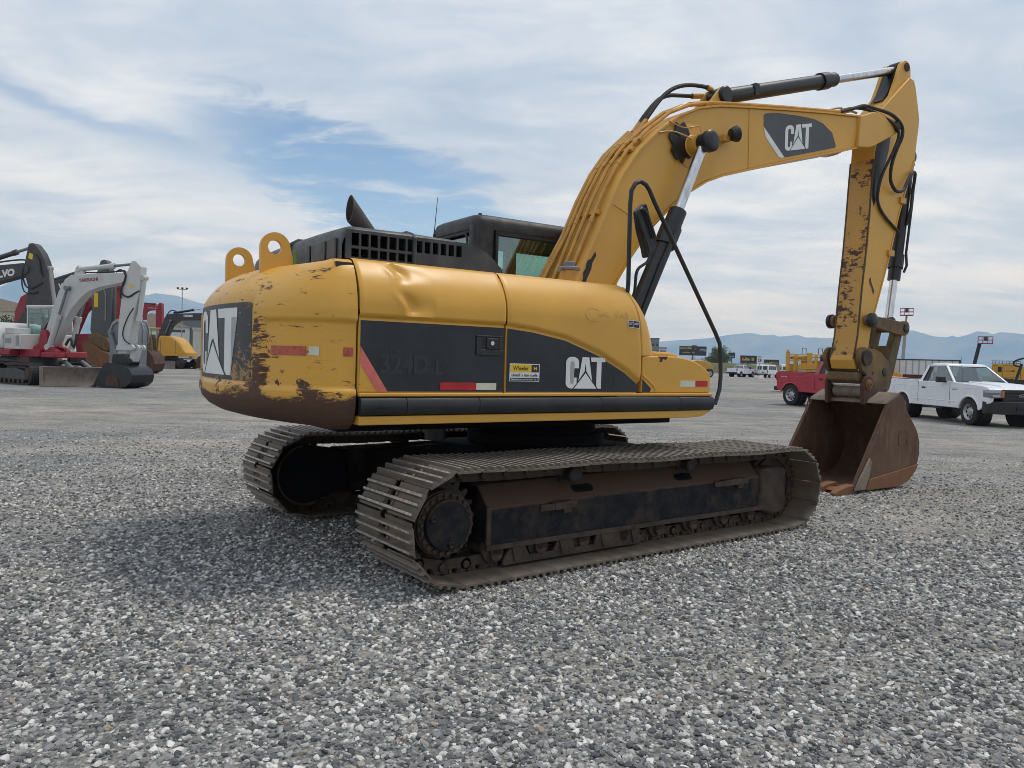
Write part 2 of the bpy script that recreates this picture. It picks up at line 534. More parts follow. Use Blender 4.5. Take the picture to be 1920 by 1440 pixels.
def mat_gravel_ground():
    """crushed grey limestone: stone-sized cells of differing grey, tan fines showing through in wheel lanes"""
    t = NT('gravel_ground')
    v = t.tc.outputs['Object']
    n0 = t.noise(2.0, 2, 0.5)
    cell = t.voronoi(46, vec=v, out='Color')
    sp = t.N.new('ShaderNodeSeparateColor')
    t.L.new(cell, sp.inputs[0])
    c = t.ramp(sp.outputs[0], [(0.0, (0.06, 0.062, 0.068)), (0.35, (0.19, 0.193, 0.20)), (0.7, (0.35, 0.35, 0.34)), (1.0, (0.72, 0.70, 0.66))])
    d = t.voronoi(46, vec=v)
    c = t.mix(t.ramp(d, [(0.35, 0.0), (0.75, 0.8)]), c, (0.075, 0.073, 0.070))
    fine = t.voronoi(110, vec=v, out='Color')
    sp2 = t.N.new('ShaderNodeSeparateColor')
    t.L.new(fine, sp2.inputs[0])
    c = t.mix(0.35, c, t.ramp(sp2.outputs[1], [(0.0, (0.13, 0.13, 0.132)), (1.0, (0.46, 0.45, 0.425))]))
    # packed lanes and dusty patches
    lane = t.noise(0.16, 6, 0.62, t.vec((0.30, 1.0, 1.0), (0, 0, 0.12)), 0.6)
    patch = t.noise(0.55, 5, 0.6, t.vec(loc=(3, 9, 0)))
    tan = t.math('MULTIPLY', t.ramp(lane, [(0.43, 0.0), (0.60, 1.0)]), t.ramp(patch, [(0.30, 0.25), (0.65, 1.0)]))
    c = t.mix(t.math('MULTIPLY', tan, 0.78), c, t.mix(t.noise(30, 4, 0.7), (0.33, 0.295, 0.24), (0.50, 0.455, 0.375)))
    dk = t.ramp(t.noise(0.24, 5, 0.6, t.vec((0.5, 1, 1), loc=(20, 3, 0))), [(0.45, 0.0), (0.7, 1.0)])
    c = t.mix(t.math('MULTIPLY', dk, 0.30), c, (0.15, 0.15, 0.153))
    mv = t.math('ADD', t.math('MULTIPLY', t.noise(1.3, 5, 0.65, t.vec((0.55, 1, 1))), 0.6), t.math('MULTIPLY', t.noise(7.0, 4, 0.7), 0.4))
    c = t.mix(1.0, c, t.ramp(mv, [(0.36, 0.64), (0.50, 1.0), (0.64, 1.30)]), 'MULTIPLY')
    h = t.math('SUBTRACT', 1.0, d)
    t.bump(h, 0.9, 0.018)
    return t.done(c, 0.92, 0, 0.25)


mat_gravel_ground()


def mat_stone():
    t = NT('gravel_stone')
    oi = t.N.new('ShaderNodeObjectInfo')
    c = t.ramp(oi.outputs['Random'], [(0.0, (0.055, 0.058, 0.066)), (0.25, (0.135, 0.14, 0.15)), (0.5, (0.26, 0.262, 0.262)), (0.72, (0.44, 0.43, 0.405)), (0.88, (0.72, 0.70, 0.66)), (0.97, (0.82, 0.80, 0.76)), (0.988, (0.34, 0.26, 0.21)), (1.0, (0.42, 0.36, 0.28))])
    n = t.noise(45, 4, 0.65)
    c = t.mix(t.math('MULTIPLY', n, 0.25), c, (0.30, 0.29, 0.27))
    return t.done(c, 0.9, 0, 0.25)


mat_stone()


def mat_grass():
    t = NT('dry_grass')
    n = t.noise(0.35, 6, 0.65)
    c = t.mix(t.ramp(n, [(0.35, 0.0), (0.65, 1.0)]), (0.085, 0.095, 0.045), (0.20, 0.175, 0.10))
    t.bump(t.noise(3, 5, 0.7), 0.8, 0.2)
    return t.done(c, 0.95, 0, 0.1)


mat_grass()

# ------------------------------------------------------------------ mesh helpers


class MB:
    """collects simple shapes; build() links them as one mesh object"""

    def __init__(self):
        self.v, self.f, self.mi = [], [], []
        self.cur = 0

    def add(self, vs, fs):
        o = len(self.v)
        self.v += [tuple(p) for p in vs]
        self.f += [tuple(o + i for i in f) for f in fs]
        self.mi += [self.cur] * len(fs)
        return self

    def box(self, x0, x1, y0, y1, z0, z1):
        return self.add([(x0, y0, z0), (x1, y0, z0), (x1, y1, z0), (x0, y1, z0), (x0, y0, z1), (x1, y0, z1), (x1, y1, z1), (x0, y1, z1)],
                        [(0, 3, 2, 1), (4, 5, 6, 7), (0, 1, 5, 4), (1, 2, 6, 5), (2, 3, 7, 6), (3, 0, 4, 7)])

    def bar(self, p0, p1, w, h, up=(0, 0, 1)):
        """rectangular bar between two points"""
        p0, p1 = Vector(p0), Vector(p1)
        d = (p1 - p0).normalized()
        up = Vector(up)
        s = d.cross(up)
        if s.length < 1e-4:
            s = d.cross(Vector((1, 0, 0)))
        s.normalize()
        u = s.cross(d)
        vs = []
        for p in (p0, p1):
            for a, b in ((-1, -1), (1, -1), (1, 1), (-1, 1)):
                vs.append(p + s * (a * w / 2) + u * (b * h / 2))
        return self.add(vs, [(0, 1, 2, 3), (7, 6, 5, 4), (0, 4, 5, 1), (1, 5, 6, 2), (2, 6, 7, 3), (3, 7, 4, 0)])

    def prism(self, poly, a, b, ax='y'):
        """polygon extruded: ax y -> poly is (x,z); ax x -> (y,z); ax z -> (x,y)"""
        area = sum(poly[i][0] * poly[(i + 1) % len(poly)][1] - poly[(i + 1) % len(poly)][0] * poly[i][1] for i in range(len(poly)))
        P = poly if area > 0 else poly[::-1]
        n = len(P)

        def mk(p, t):
            return {'y': (p[0], t, p[1]), 'x': (t, p[0], p[1]), 'z': (p[0], p[1], t)}[ax]
        if a > b:
            a, b = b, a
        vs = [mk(p, a) for p in P] + [mk(p, b) for p in P]
        fs = [tuple(range(n)), tuple(range(2 * n - 1, n - 1, -1))] + [(i, i + n, (i + 1) % n + n, (i + 1) % n) for i in range(n)]
        if ax != 'y':
            fs = [f[::-1] for f in fs]
        return self.add(vs, fs)

    def cyl(self, p0, p1, r0, r1=None, n=16, caps=True):
        r1 = r0 if r1 is None else r1
        p0, p1 = Vector(p0), Vector(p1)
        d = (p1 - p0).normalized()
        s = d.orthogonal().normalized()
        u = d.cross(s)
        vs = []
        for p, r in ((p0, r0), (p1, r1)):
            for i in range(n):
                a = 2 * pi * i / n
                vs.append(p + s * (cos(a) * r) + u * (sin(a) * r))
        fs = [(i, (i + 1) % n, n + (i + 1) % n, n + i) for i in range(n)]
        if caps:
            fs += [tuple(range(n))[::-1], tuple(range(n, 2 * n))]
        return self.add(vs, fs)

    def tube(self, pts, r, n=8, sm=0):
        """round tube along a polyline; sm>0 rounds it with Catmull-Rom"""
        P = [Vector(p) for p in pts]
        if sm:
            Q = []
            for i in range(len(P) - 1):
                a, b, c, d = P[max(0, i - 1)], P[i], P[i + 1], P[min(len(P) - 1, i + 2)]
                for k in range(sm):
                    t = k / sm
                    Q.append(0.5 * ((2 * b) + (c - a) * t + (2 * a - 5 * b + 4 * c - d) * t * t + (-a + 3 * b - 3 * c + d) * t ** 3))
            Q.append(P[-1])
            P = Q
        vs = []
        prev = None
        for i, p in enumerate(P):
            d = (P[min(i + 1, len(P) - 1)] - P[max(i - 1, 0)]).normalized()
            if prev is None:
                s = d.orthogonal().normalized()
            else:
                s = (prev - d * prev.dot(d)).normalized()
            prev = s
            u = d.cross(s)
            k = 1.0
            if 0 < i < len(P) - 1:
                ca = (P[i] - P[i - 1]).normalized().dot((P[i + 1] - P[i]).normalized())
                k = 1 / max(0.6, sqrt(max(0.0, (1 + ca) / 2)))
            rr = r[i] if isinstance(r, (list, tuple)) else r
            for j in range(n):
                a = 2 * pi * j / n
                vs.append(p + s * (cos(a) * rr) + u * (sin(a) * rr * (k if sm == 0 else 1)))
        m = len(P)
        fs = [(i * n + j, i * n + (j + 1) % n, (i + 1) * n + (j + 1) % n, (i + 1) * n + j) for i in range(m - 1) for j in range(n)]
        fs += [tuple(range(n))[::-1], tuple(range((m - 1) * n, m * n))]
        return self.add(vs, fs)

    def lathe(self, prof, origin=(0, 0, 0), axis=(0, 1, 0), n=24, cap=True):
        """profile of (radius, height along axis), open ends capped"""
        o, d = Vector(origin), Vector(axis).normalized()
        s = d.orthogonal().normalized()
        u = d.cross(s)
        vs = []
        for r, h in prof:
            for i in range(n):
                a = 2 * pi * i / n
                vs.append(o + d * h + s * (cos(a) * r) + u * (sin(a) * r))
        m = len(prof)
        fs = [(k * n + i, k * n + (i + 1) % n, (k + 1) * n + (i + 1) % n, (k + 1) * n + i) for k in range(m - 1) for i in range(n)]
        if cap:
            fs += [tuple(range(n))[::-1], tuple(range((m - 1) * n, m * n))]
        return self.add(vs, fs)

    def grid(self, fn, nu, nv, close=False):
        """surface fn(i/nu, j/nv)"""
        vs = [fn(i / nu, j / nv) for i in range(nu + 1) for j in range(nv + 1)]
        k = nv + 1
        return self.add(vs, [(i * k + j, (i + 1) * k + j, (i + 1) * k + j + 1, i * k + j + 1) for i in range(nu) for j in range(nv)])

    def loft(self, secs, cap=True):
        """closed sections with the same number of points"""
        n = len(secs[0])
        vs = [p for s in secs for p in s]
        m = len(secs)
        fs = [(k * n + i, k * n + (i + 1) % n, (k + 1) * n + (i + 1) % n, (k + 1) * n + i) for k in range(m - 1) for i in range(n)]
        if cap:
            fs += [tuple(range(n))[::-1], tuple(range((m - 1) * n, m * n))]
        return self.add(vs, fs)

    def holes(self, us, zs, skip, y0, y1):
        """plate in the xz plane made of cells, leaving the cells in skip open"""
        for i in range(len(us) - 1):
            for j in range(len(zs) - 1):
                if (i, j) not in skip:
                    self.box(us[i], us[i + 1], y0, y1, zs[j], zs[j + 1])
        return self

    def xf(self, m):
        self.v = [tuple(m @ Vector(p)) for p in self.v]
        return self

    def mesh(self, name, mats, smooth=True, ang=40, weld=False):
        me = bpy.data.meshes.new(name)
        me.from_pydata(self.v, [], self.f)
        if isinstance(mats, str):
            mats = [mats]
        for m in mats:
            me.materials.append(MATS[m])
        me.polygons.foreach_set('material_index', self.mi)
        if weld:
            bm = bmesh.new()
            bm.from_mesh(me)
            bmesh.ops.remove_doubles(bm, verts=bm.verts, dist=0.0004)
            bm.to_mesh(me)
            bm.free()
        if smooth:
            me.polygons.foreach_set('use_smooth', [True] * len(me.polygons))
            me.set_sharp_from_angle(angle=radians(ang))
        me.update()
        return me

    def build(self, name, mats, parent=None, smooth=True, ang=40, bevel=0, seg=2, fixn=False, weld=False):
        me = self.mesh(name, mats, smooth, ang, weld)
        if fixn:
            bm = bmesh.new()
            bm.from_mesh(me)
            bmesh.ops.recalc_face_normals(bm, faces=bm.faces)
            bm.to_mesh(me)
            bm.free()
        o = bpy.data.objects.new(name, me)
        C.objects.link(o)
        o.parent = parent
        if bevel:
            b = o.modifiers.new('bevel', 'BEVEL')
            b.width = bevel
            b.segments = seg
            b.limit_method = 'ANGLE'
            b.angle_limit = radians(35)
            b.harden_normals = False
        return o


def inst(name, me, parent, loc=(0, 0, 0), rot=(0, 0, 0)):
    o = bpy.data.objects.new(name, me)
    C.objects.link(o)
    o.parent = parent
    o.location = loc
    o.rotation_euler = rot
    return o


def thing(name, label, cat, loc=(0, 0, 0), rz=0.0, group=None):
    o = bpy.data.objects.new(name, None)
    C.objects.link(o)
    o.empty_display_size = 0.3
    o.location = loc
    o.rotation_euler = (0, 0, rz)
    return tag(o, label, cat, group)


def tag(o, label, cat, group=None):
    o['label'] = label
    o['category'] = cat
    if group:
        o['group'] = group
    return o


def text_polys(s, size=1.0, bold=0.0):
    """the letters of s as flat mesh data in the xy plane (builtin font), left-bottom at the origin"""
    cu = bpy.data.curves.new('lettering', 'FONT')
    cu.body = s
    cu.size = size
    cu.offset = bold
    cu.resolution_u = 3
    ob = bpy.data.objects.new('lettering', cu)
    C.objects.link(ob)
    dg = bpy.context.evaluated_depsgraph_get()
    me = bpy.data.meshes.new_from_object(ob.evaluated_get(dg))
    vs = [tuple(v.co) for v in me.vertices]
    fs = [tuple(p.vertices) for p in me.polygons]
    bpy.data.objects.remove(ob)
    bpy.data.curves.remove(cu)
    bpy.data.meshes.remove(me)
    xs = [v[0] for v in vs]
    ys = [v[1] for v in vs]
    x0, y0 = min(xs), min(ys)
    w, h = max(xs) - x0, max(ys) - y0
    return [((v[0] - x0) / w, (v[1] - y0) / h) for v in vs], fs, w / h


def letters(name, s, mat, parent, fn, bold=0.0):
    """lettering mapped by fn(u01, v01) -> point"""
    vs, fs, asp = text_polys(s, 1.0, bold)
    mb = MB()
    mb.add([fn(*v) for v in vs], fs)
    return mb.build(name, mat, parent, smooth=False)


def strokes(name, n, mat, parent, fn, seed=1):
    """a line of print too small to read in the photograph: a row of uneven letter-like strokes"""
    rnd = random.Random(seed)
    m = MB()
    x = 0.0
    w = 1.0 / n
    for i in range(n):
        if rnd.random() > 0.13:
            a, b = x + w * 0.08, x + w * 0.86
            h = rnd.choice((1.0, 0.72, 0.72, 0.8))
            k = rnd.random()
            m.add([fn(a, 0), fn(a + (b - a) * 0.32, 0), fn(a + (b - a) * 0.32, h), fn(a, h)], [(0, 1, 2, 3)])
            z = h * (0.45 if k < 0.5 else 0.78)
            m.add([fn(a + (b - a) * 0.33, z - 0.2), fn(b, z - 0.2), fn(b, z), fn(a + (b - a) * 0.33, z)], [(0, 1, 2, 3)])
            if k > 0.3:
                m.add([fn(a + (b - a) * 0.68, 0), fn(b, 0), fn(b, z - 0.21), fn(a + (b - a) * 0.68, z - 0.21)], [(0, 1, 2, 3)])
        x += w
    return m.build(name, mat, parent, smooth=False)


def sliced(polys, step):
    """2D polygons cut into strips of width step, so that they can follow a curved surface"""
    bm = bmesh.new()
    for P in polys:
        bm.faces.new([bm.verts.new((p[0], p[1], 0)) for p in P])
    bmesh.ops.triangulate(bm, faces=bm.faces)
    xs = [v.co.x for v in bm.verts]
    x = min(xs) + step
    while x < max(xs):
        bmesh.ops.bisect_plane(bm, geom=bm.verts[:] + bm.edges[:] + bm.faces[:], plane_co=(x, 0, 0), plane_no=(1, 0, 0))
        x += step
    bm.verts.index_update()
    vs = [(v.co.x, v.co.y) for v in bm.verts]
    fs = [tuple(v.index for v in f.verts) for f in bm.faces]
    bm.free()
    return vs, fs


def arc(cx, cy, r, a0, a1, n, ry=None):
    ry = r if ry is None else ry
    return [(cx + r * cos(a0 + (a1 - a0) * i / n), cy + ry * sin(a0 + (a1 - a0) * i / n)) for i in range(n + 1)]


def rrect(x0, x1, y0, y1, r, n=4):
    return (arc(x1 - r, y0 + r, r, -pi / 2, 0, n) + arc(x1 - r, y1 - r, r, 0, pi / 2, n)
            + arc(x0 + r, y1 - r, r, pi / 2, pi, n) + arc(x0 + r, y0 + r, r, pi, 1.5 * pi, n))


def smooth01(t):
    t = max(0.0, min(1.0, t))
    return t * t * (3 - 2 * t)


def logo_polys():
    """three block letters with a triangle standing in the middle one; unit width, height 0.78"""
    st = 0.105
    Co = [(0.32, 0.50), (0.32, 0.64)] + arc(0.18, 0.64, 0.14, 0, pi / 2, 5) + arc(0.14, 0.64, 0.14, pi / 2, pi, 5) + arc(0.14, 0.14, 0.14, pi, 1.5 * pi, 5) + [(0.17, 0.0), (0.27, 0.12), (0.27, 0.27)]
    Ci = [(0.20, 0.27), (0.20, 0.14)] + [(0.18, 0.11), (0.13, 0.11), (st, 0.15), (st, 0.62), (0.13, 0.67), (0.18, 0.67), (0.21, 0.63), (0.21, 0.50)]
    Cp = Co + Ci
    A = [(0.405, 0.78), (0.575, 0.78), (0.665, 0.19), (0.55, 0.37), (0.515, 0.42), (0.49, 0.64), (0.465, 0.42), (0.43, 0.37), (0.315, 0.19)]
    T = [(0.62, 0.78), (1.0, 0.78), (1.0, 0.67), (0.90, 0.67), (0.90, 0.0), (0.82, 0.0), (0.775, 0.06), (0.775, 0.67), (0.635, 0.67)]
    tri = [(0.205, 0.0), (0.785, 0.0), (0.495, 0.385)]
    return [Cp, A, T, tri]


# ------------------------------------------------------------------ ground
mb = MB()
ring = [0, 6, 14, 30, 80, 250, 1000, 4000, 12500]
n = 48
vs = [(0, 0, 0)]
for r in ring[1:]:
    vs += [(r * cos(2 * pi * i / n), r * sin(2 * pi * i / n), 0) for i in range(n)]
fs = [(0, 1 + i, 1 + (i + 1) % n) for i in range(n)]
for k in range(len(ring) - 2):
    a, b = 1 + k * n, 1 + (k + 1) * n
    fs += [(a + i, b + i, b + (i + 1) % n, a + (i + 1) % n) for i in range(n)]
mb.add(vs, fs)
ground = mb.build('ground', 'gravel_ground', smooth=False)
ground['kind'] = 'structure'


def gravel():
    """loose crushed stone lying on the yard near the camera, scattered as real stones"""
    ng = bpy.data.node_groups.new('gravel_scatter', 'GeometryNodeTree')
    ng.interface.new_socket('Geometry', in_out='INPUT', socket_type='NodeSocketGeometry')
    ng.interface.new_socket('Geometry', in_out='OUTPUT', socket_type='NodeSocketGeometry')
    N, L = ng.nodes, ng.links
    gi, go = N.new('NodeGroupInput'), N.new('NodeGroupOutput')
    dist = N.new('GeometryNodeDistributePointsOnFaces')
    dist.inputs['Seed'].default_value = 4
    L.new(gi.outputs[0], dist.inputs['Mesh'])
    att = N.new('GeometryNodeInputNamedAttribute')
    att.data_type = 'FLOAT'
    att.inputs['Name'].default_value = 'dens'
    L.new(att.outputs['Attribute'], dist.inputs['Density'])
    shapes = []
    for k in range(4):
        ico = N.new('GeometryNodeMeshIcoSphere')
        ico.inputs['Radius'].default_value = 0.5
        ico.inputs['Subdivisions'].default_value = 2
        sp = N.new('GeometryNodeSetPosition')
        L.new(ico.outputs['Mesh'], sp.inputs['Geometry'])
        pos = N.new('GeometryNodeInputPosition')
        nz = N.new('ShaderNodeTexNoise')
        nz.noise_dimensions = '4D'
        nz.inputs['W'].default_value = k * 7.3
        nz.inputs['Scale'].default_value = 1.7
        nz.inputs['Detail'].default_value = 2
        L.new(pos.outputs[0], nz.inputs['Vector'])
        sub = N.new('ShaderNodeVectorMath')
        sub.operation = 'SUBTRACT'
        L.new(nz.outputs['Color'], sub.inputs[0])
        sub.inputs[1].default_value = (0.5, 0.5, 0.5)
        mul = N.new('ShaderNodeVectorMath')
        mul.operation = 'SCALE'
        L.new(sub.outputs[0], mul.inputs[0])
        mul.inputs['Scale'].default_value = 1.1
        L.new(mul.outputs[0], sp.inputs['Offset'])
        tf = N.new('GeometryNodeTransform')
        L.new(sp.outputs[0], tf.inputs['Geometry'])
        tf.inputs['Scale'].default_value = [(1.2, 0.85, 0.6), (1.0, 1.0, 0.7), (1.4, 0.7, 0.55), (0.9, 0.8, 0.8)][k]
        sm = N.new('GeometryNodeSetShadeSmooth')
        sm.inputs['Shade Smooth'].default_value = False
        L.new(tf.outputs[0], sm.inputs[0])
        mt = N.new('GeometryNodeSetMaterial')
        mt.inputs['Material'].default_value = MATS['gravel_stone']
        L.new(sm.outputs[0], mt.inputs[0])
        shapes.append(mt.outputs[0])
    g2i = N.new('GeometryNodeGeometryToInstance')
    for s_ in shapes:
        L.new(s_, g2i.inputs[0])
    iop = N.new('GeometryNodeInstanceOnPoints')
    L.new(dist.outputs['Points'], iop.inputs['Points'])
    L.new(g2i.outputs[0], iop.inputs['Instance'])
    iop.inputs['Pick Instance'].default_value = True
    ri = N.new('FunctionNodeRandomValue')
    ri.data_type = 'INT'
    ri.inputs[4].default_value = 0
    ri.inputs[5].default_value = 3
    L.new(ri.outputs[2], iop.inputs['Instance Index'])
    rr = N.new('FunctionNodeRandomValue')
    rr.data_type = 'FLOAT_VECTOR'
    rr.inputs[0].default_value = (-0.5, -0.5, 0)
    rr.inputs[1].default_value = (0.5, 0.5, 6.28)
    L.new(rr.outputs[0], iop.inputs['Rotation'])
    rs = N.new('FunctionNodeRandomValue')
    rs.data_type = 'FLOAT'
    rs.inputs[2].default_value = 0.0
    rs.inputs[3].default_value = 1.0
    pw = N.new('ShaderNodeMath')
    pw.operation = 'POWER'
    L.new(rs.outputs[1], pw.inputs[0])
    pw.inputs[1].default_value = 2.6
    ma = N.new('ShaderNodeMath')
    ma.operation = 'MULTIPLY_ADD'
    L.new(pw.outputs[0], ma.inputs[0])
    ma.inputs[1].default_value = 0.027
    ma.inputs[2].default_value = 0.0125
    L.new(ma.outputs[0], iop.inputs['Scale'])
    L.new(iop.outputs[0], go.inputs[0])

    m = MB()
    x0, x1, y0, y1, st = -13.0, 15.0, 1.5, 21.0, 0.5
    nx, ny = int((x1 - x0) / st), int((y1 - y0) / st)
    m.grid(lambda a, b: (x0 + (x1 - x0) * a, y0 + (y1 - y0) * b, 0.003), nx, ny)
    o = m.build('gravel_stones', 'gravel_stone', smooth=False)
    at = o.data.attributes.new('dens', 'FLOAT', 'POINT')
    vals = []
    for v in o.data.vertices:
        d = sqrt(v.co.x ** 2 + v.co.y ** 2)
        base = 2300 if d < 5 else max(0.0, 2300 * (1 - (d - 5) / 15.0) ** 2.6 if d < 20 else 0.0)
        if abs(v.co.x) > 0.85 * v.co.y + 2.2:
            base *= 0.25
        p = mnoise.noise((v.co.x * 0.35, v.co.y * 0.8, 2.0)) + 0.5 * mnoise.noise((v.co.x * 1.1, v.co.y * 1.6, 5.0))
        base *= max(0.22, min(1.0, 0.85 + 0.9 * p))
        vals.append(base)
    at.data.foreach_set('value', vals)
    md = o.modifiers.new('scatter', 'NODES')
    md.node_group = ng
    o['kind'] = 'stuff'
    tag(o, 'loose crushed grey gravel covering the yard round the big yellow excavator', 'gravel')
    return o


gravel()

# ------------------------------------------------------------------ mountains (skyline as azimuth, elevation in degrees)
SKYL = [(-75, 2.6), (-60, 3.4), (-50, 3.0), (-42, 2.6), (-36, 3.1), (-33.7, 3.7), (-32.9, 4.2), (-32.1, 4.45), (-31.2, 4.0), (-30.3, 3.45), (-28.8, 3.5), (-27, 3.5),
        (-25.5, 3.7), (-24.97, 3.86), (-24.15, 3.80), (-23.6, 3.77), (-22.9, 3.55), (-22.06, 3.35), (-20.5, 2.9), (-18, 2.3), (-15, 1.9), (-10, 1.5), (-4, 1.3),
        (2, 1.35), (8, 1.55), (10.7, 1.71), (11.6, 1.81), (12.8, 1.88), (14.4, 2.07), (16.1, 2.37), (16.85, 2.45), (17.3, 2.42), (17.9, 2.32), (18.7, 2.37),
        (19.0, 2.23), (20.3, 2.36), (20.8, 2.22), (22.5, 2.21), (25.1, 2.5), (27.0, 2.9), (27.7, 2.66), (28.6, 2.39), (29.4, 2.33), (29.7, 2.43), (30, 2.33),
        (30.4, 2.47), (31.05, 2.71), (31.6, 2.68), (31.9, 2.52), (32.3, 2.69), (33, 2.62), (33.6, 2.53), (36, 2.7), (42, 2.4), (50, 2.8), (60, 2.3), (75, 2.0)]


def sky_el(a):
    for (a0, e0), (a1, e1) in zip(SKYL, SKYL[1:]):
        if a0 <= a <= a1:
            return e0 + (e1 - e0) * (a - a0) / (a1 - a0)
    return 2.0


def mountains():
    na, nr = 1000, 40
    D0, D1 = 7400.0, 10400.0
    m = MB()

    def fn(s, t):
        a = -75 + 150 * s
        e = sky_el(a)
        d = D0 + (D1 - D0) * t
        x, y = d * sin(radians(a)), d * cos(radians(a))
        ridge = 9300.0 * tan(radians(e))
        prof = smooth01(t / 0.63) ** 1.2 if t < 0.63 else 1.0 - 0.5 * (t - 0.63) / 0.37
        f = mnoise.fractal((x / 900, y / 900, 1.5), 0.9, 2.05, 7)
        rg = 1.0 - abs(mnoise.noise((x / 620 + 0.4 * f, y / 1500, 4.0)))
        env = smooth01(t / 0.25) * smooth01((0.63 - t) / 0.30) if t < 0.63 else 0.0
        z = ridge * (prof * (1 - 0.30 * env) + env * (0.34 * (rg - 0.55) + 0.22 * f))
        if t >= 0.60:
            z += 5 * mnoise.fractal((x / 160, y / 160, 7.0), 0.9, 2.0, 4)
        return (x, y, max(-8.0, z) - 2.0)
    m.grid(fn, na, nr)
    o = m.build('mountains', 'mountain_rock', smooth=True, ang=60)
    o['kind'] = 'structure'


mountains()


def haze():
    t = NT('haze_air')
    t.N.remove(t.b)
    vol = t.N.new('ShaderNodeVolumePrincipled')
    vol.inputs['Color'].default_value = (0.32, 0.60, 1.0, 1)
    vol.inputs['Absorption Color'].default_value = (1, 1, 1, 1)
    vol.inputs['Density'].default_value = 0.000145
    vol.inputs['Anisotropy'].default_value = 0.0
    t.L.new(vol.outputs[0], t.out.inputs['Volume'])
    m = MB()
    m.box(-13000, 13000, -13000, 13000, -12, 830)
    o = m.build('haze', 'haze_air', smooth=False)
    o['kind'] = 'stuff'
    tag(o, 'pale blue haze in the air before the distant mountains', 'haze')


# ------------------------------------------------------------------ the big yellow excavator
EX = thing('excavator', 'big worn yellow and black excavator with rusty digging bucket on grey gravel', 'excavator', (0.2425, 7.7135, 0), 0.585)


def under(o):
    """undercarriage parts stand turned a little against the upper body"""
    o.rotation_euler = (0, 0, 0.054)
    return o


# ---- tracks
SPU, IDU, ZC, RS = -1.97, 1.93, 0.43, 0.325
NS = 49


def track_path():
    st = IDU - SPU
    per = 2 * st + 2 * pi * RS
    pts = []
    for i in range(NS):
        s = per * (i + 0.3) / NS
        if s < st:                                   # bottom run, front to rear
            x, z = IDU - s, ZC - RS
        elif s < st + pi * RS:
            a = (s - st) / RS
            x, z = SPU - RS * sin(a), ZC - RS * cos(a)
        elif s < 2 * st + pi * RS:
            q = s - st - pi * RS
            x, z = SPU + q, ZC + RS - 0.012 * sin(pi * q / st * 3) ** 2 - 0.03 * q / st
        else:
            a = (s - 2 * st - pi * RS) / RS
            x, z = IDU + RS * sin(a), ZC + RS * cos(a) - 0.03 * cos(a / 2)
        pts.append((x, z))
    return pts


def shoe_mesh():
    """triple grouser shoe: x along the chain, z outward, y across; two windows and four bolt heads in the middle"""
    p = 0.2015
    prof = [(-p / 2 - 0.004, 0.0), (p / 2 - 0.022, 0.0), (p / 2 - 0.006, 0.0095), (p / 2 + 0.022, 0.0095), (p / 2 + 0.022, 0.021), (p / 2 - 0.010, 0.016)]
    for gx, gh in ((0.066, 0.036), (0.0, 0.036), (-0.072, 0.038)):
        prof += [(gx + 0.017, 0.013), (gx + 0.009, gh), (gx - 0.009, gh), (gx - 0.017, 0.013)]
    prof += [(-p / 2 - 0.004, 0.008)]
    m = MB()
    for a, b in ((-0.40, -0.036), (0.036, 0.40)):
        m.prism(prof, a, b)
    m.prism([(-0.0925, 0.0), (-0.052, 0.0), (-0.052, 0.013), (-0.063, 0.036), (-0.081, 0.036), (-0.0925, 0.013)], -0.0365, 0.0365)
    m.prism([(-0.022, 0.0), (0.020, 0.0), (0.017, 0.013), (0.009, 0.034), (-0.009, 0.034), (-0.017, 0.013)], -0.0365, 0.0365)
    m.prism([(0.050, 0.0), (0.082, 0.0), (0.083, 0.013), (0.075, 0.034), (0.057, 0.034), (0.050, 0.013)], -0.0365, 0.0365)
    for x in (-0.036, 0.034):
        for y in (-0.062, 0.062):
            m.lathe([(0.015, 0.012), (0.015, 0.024), (0.008, 0.030)], (x, y, 0), (0, 0, 1), 8)
    # bright worn strip on each grouser top, 1 mm proud
    m.cur = 1
    for gx, gh in ((0.066, 0.036), (0.0, 0.036), (-0.072, 0.038)):
        m.box(gx - 0.0085, gx + 0.0085, -0.397, 0.397, gh - 0.006, gh + 0.0014)
    return m.mesh('shoe', ['track_steel', 'worn_grouser'], True, 30)


def link_mesh():
    m = MB()
    p = 0.2015
    for s in (-1, 1):
        y0 = s * 0.095
        prof = arc(-p / 2, 0.0, 0.047, pi * 0.5, pi * 1.5, 7) + [(-0.06, -0.050), (0.06, -0.050)] + arc(p / 2, 0.0, 0.040, -pi / 2, pi / 2, 7) + [(0.06, 0.056), (0.022, 0.056), (0.018, 0.02), (-0.018, 0.02), (-0.022, 0.056), (-0.07, 0.056)]
        m.prism(prof, y0 - 0.016, y0 + 0.016)
        m.cyl((-p / 2, y0 + s * 0.012, 0), (-p / 2, y0 + s * 0.030, 0), 0.027, n=12)
        for bx in (-0.036, 0.034):
            m.box(bx - 0.012, bx + 0.012, y0 + s * 0.016 - 0.011, y0 + s * 0.016 + 0.011, 0.022, 0.046)
    return m.mesh('chain_link', 'mud_steel', True, 35)


SHOE, LINK = shoe_mesh(), link_mesh()
PTS = track_path()


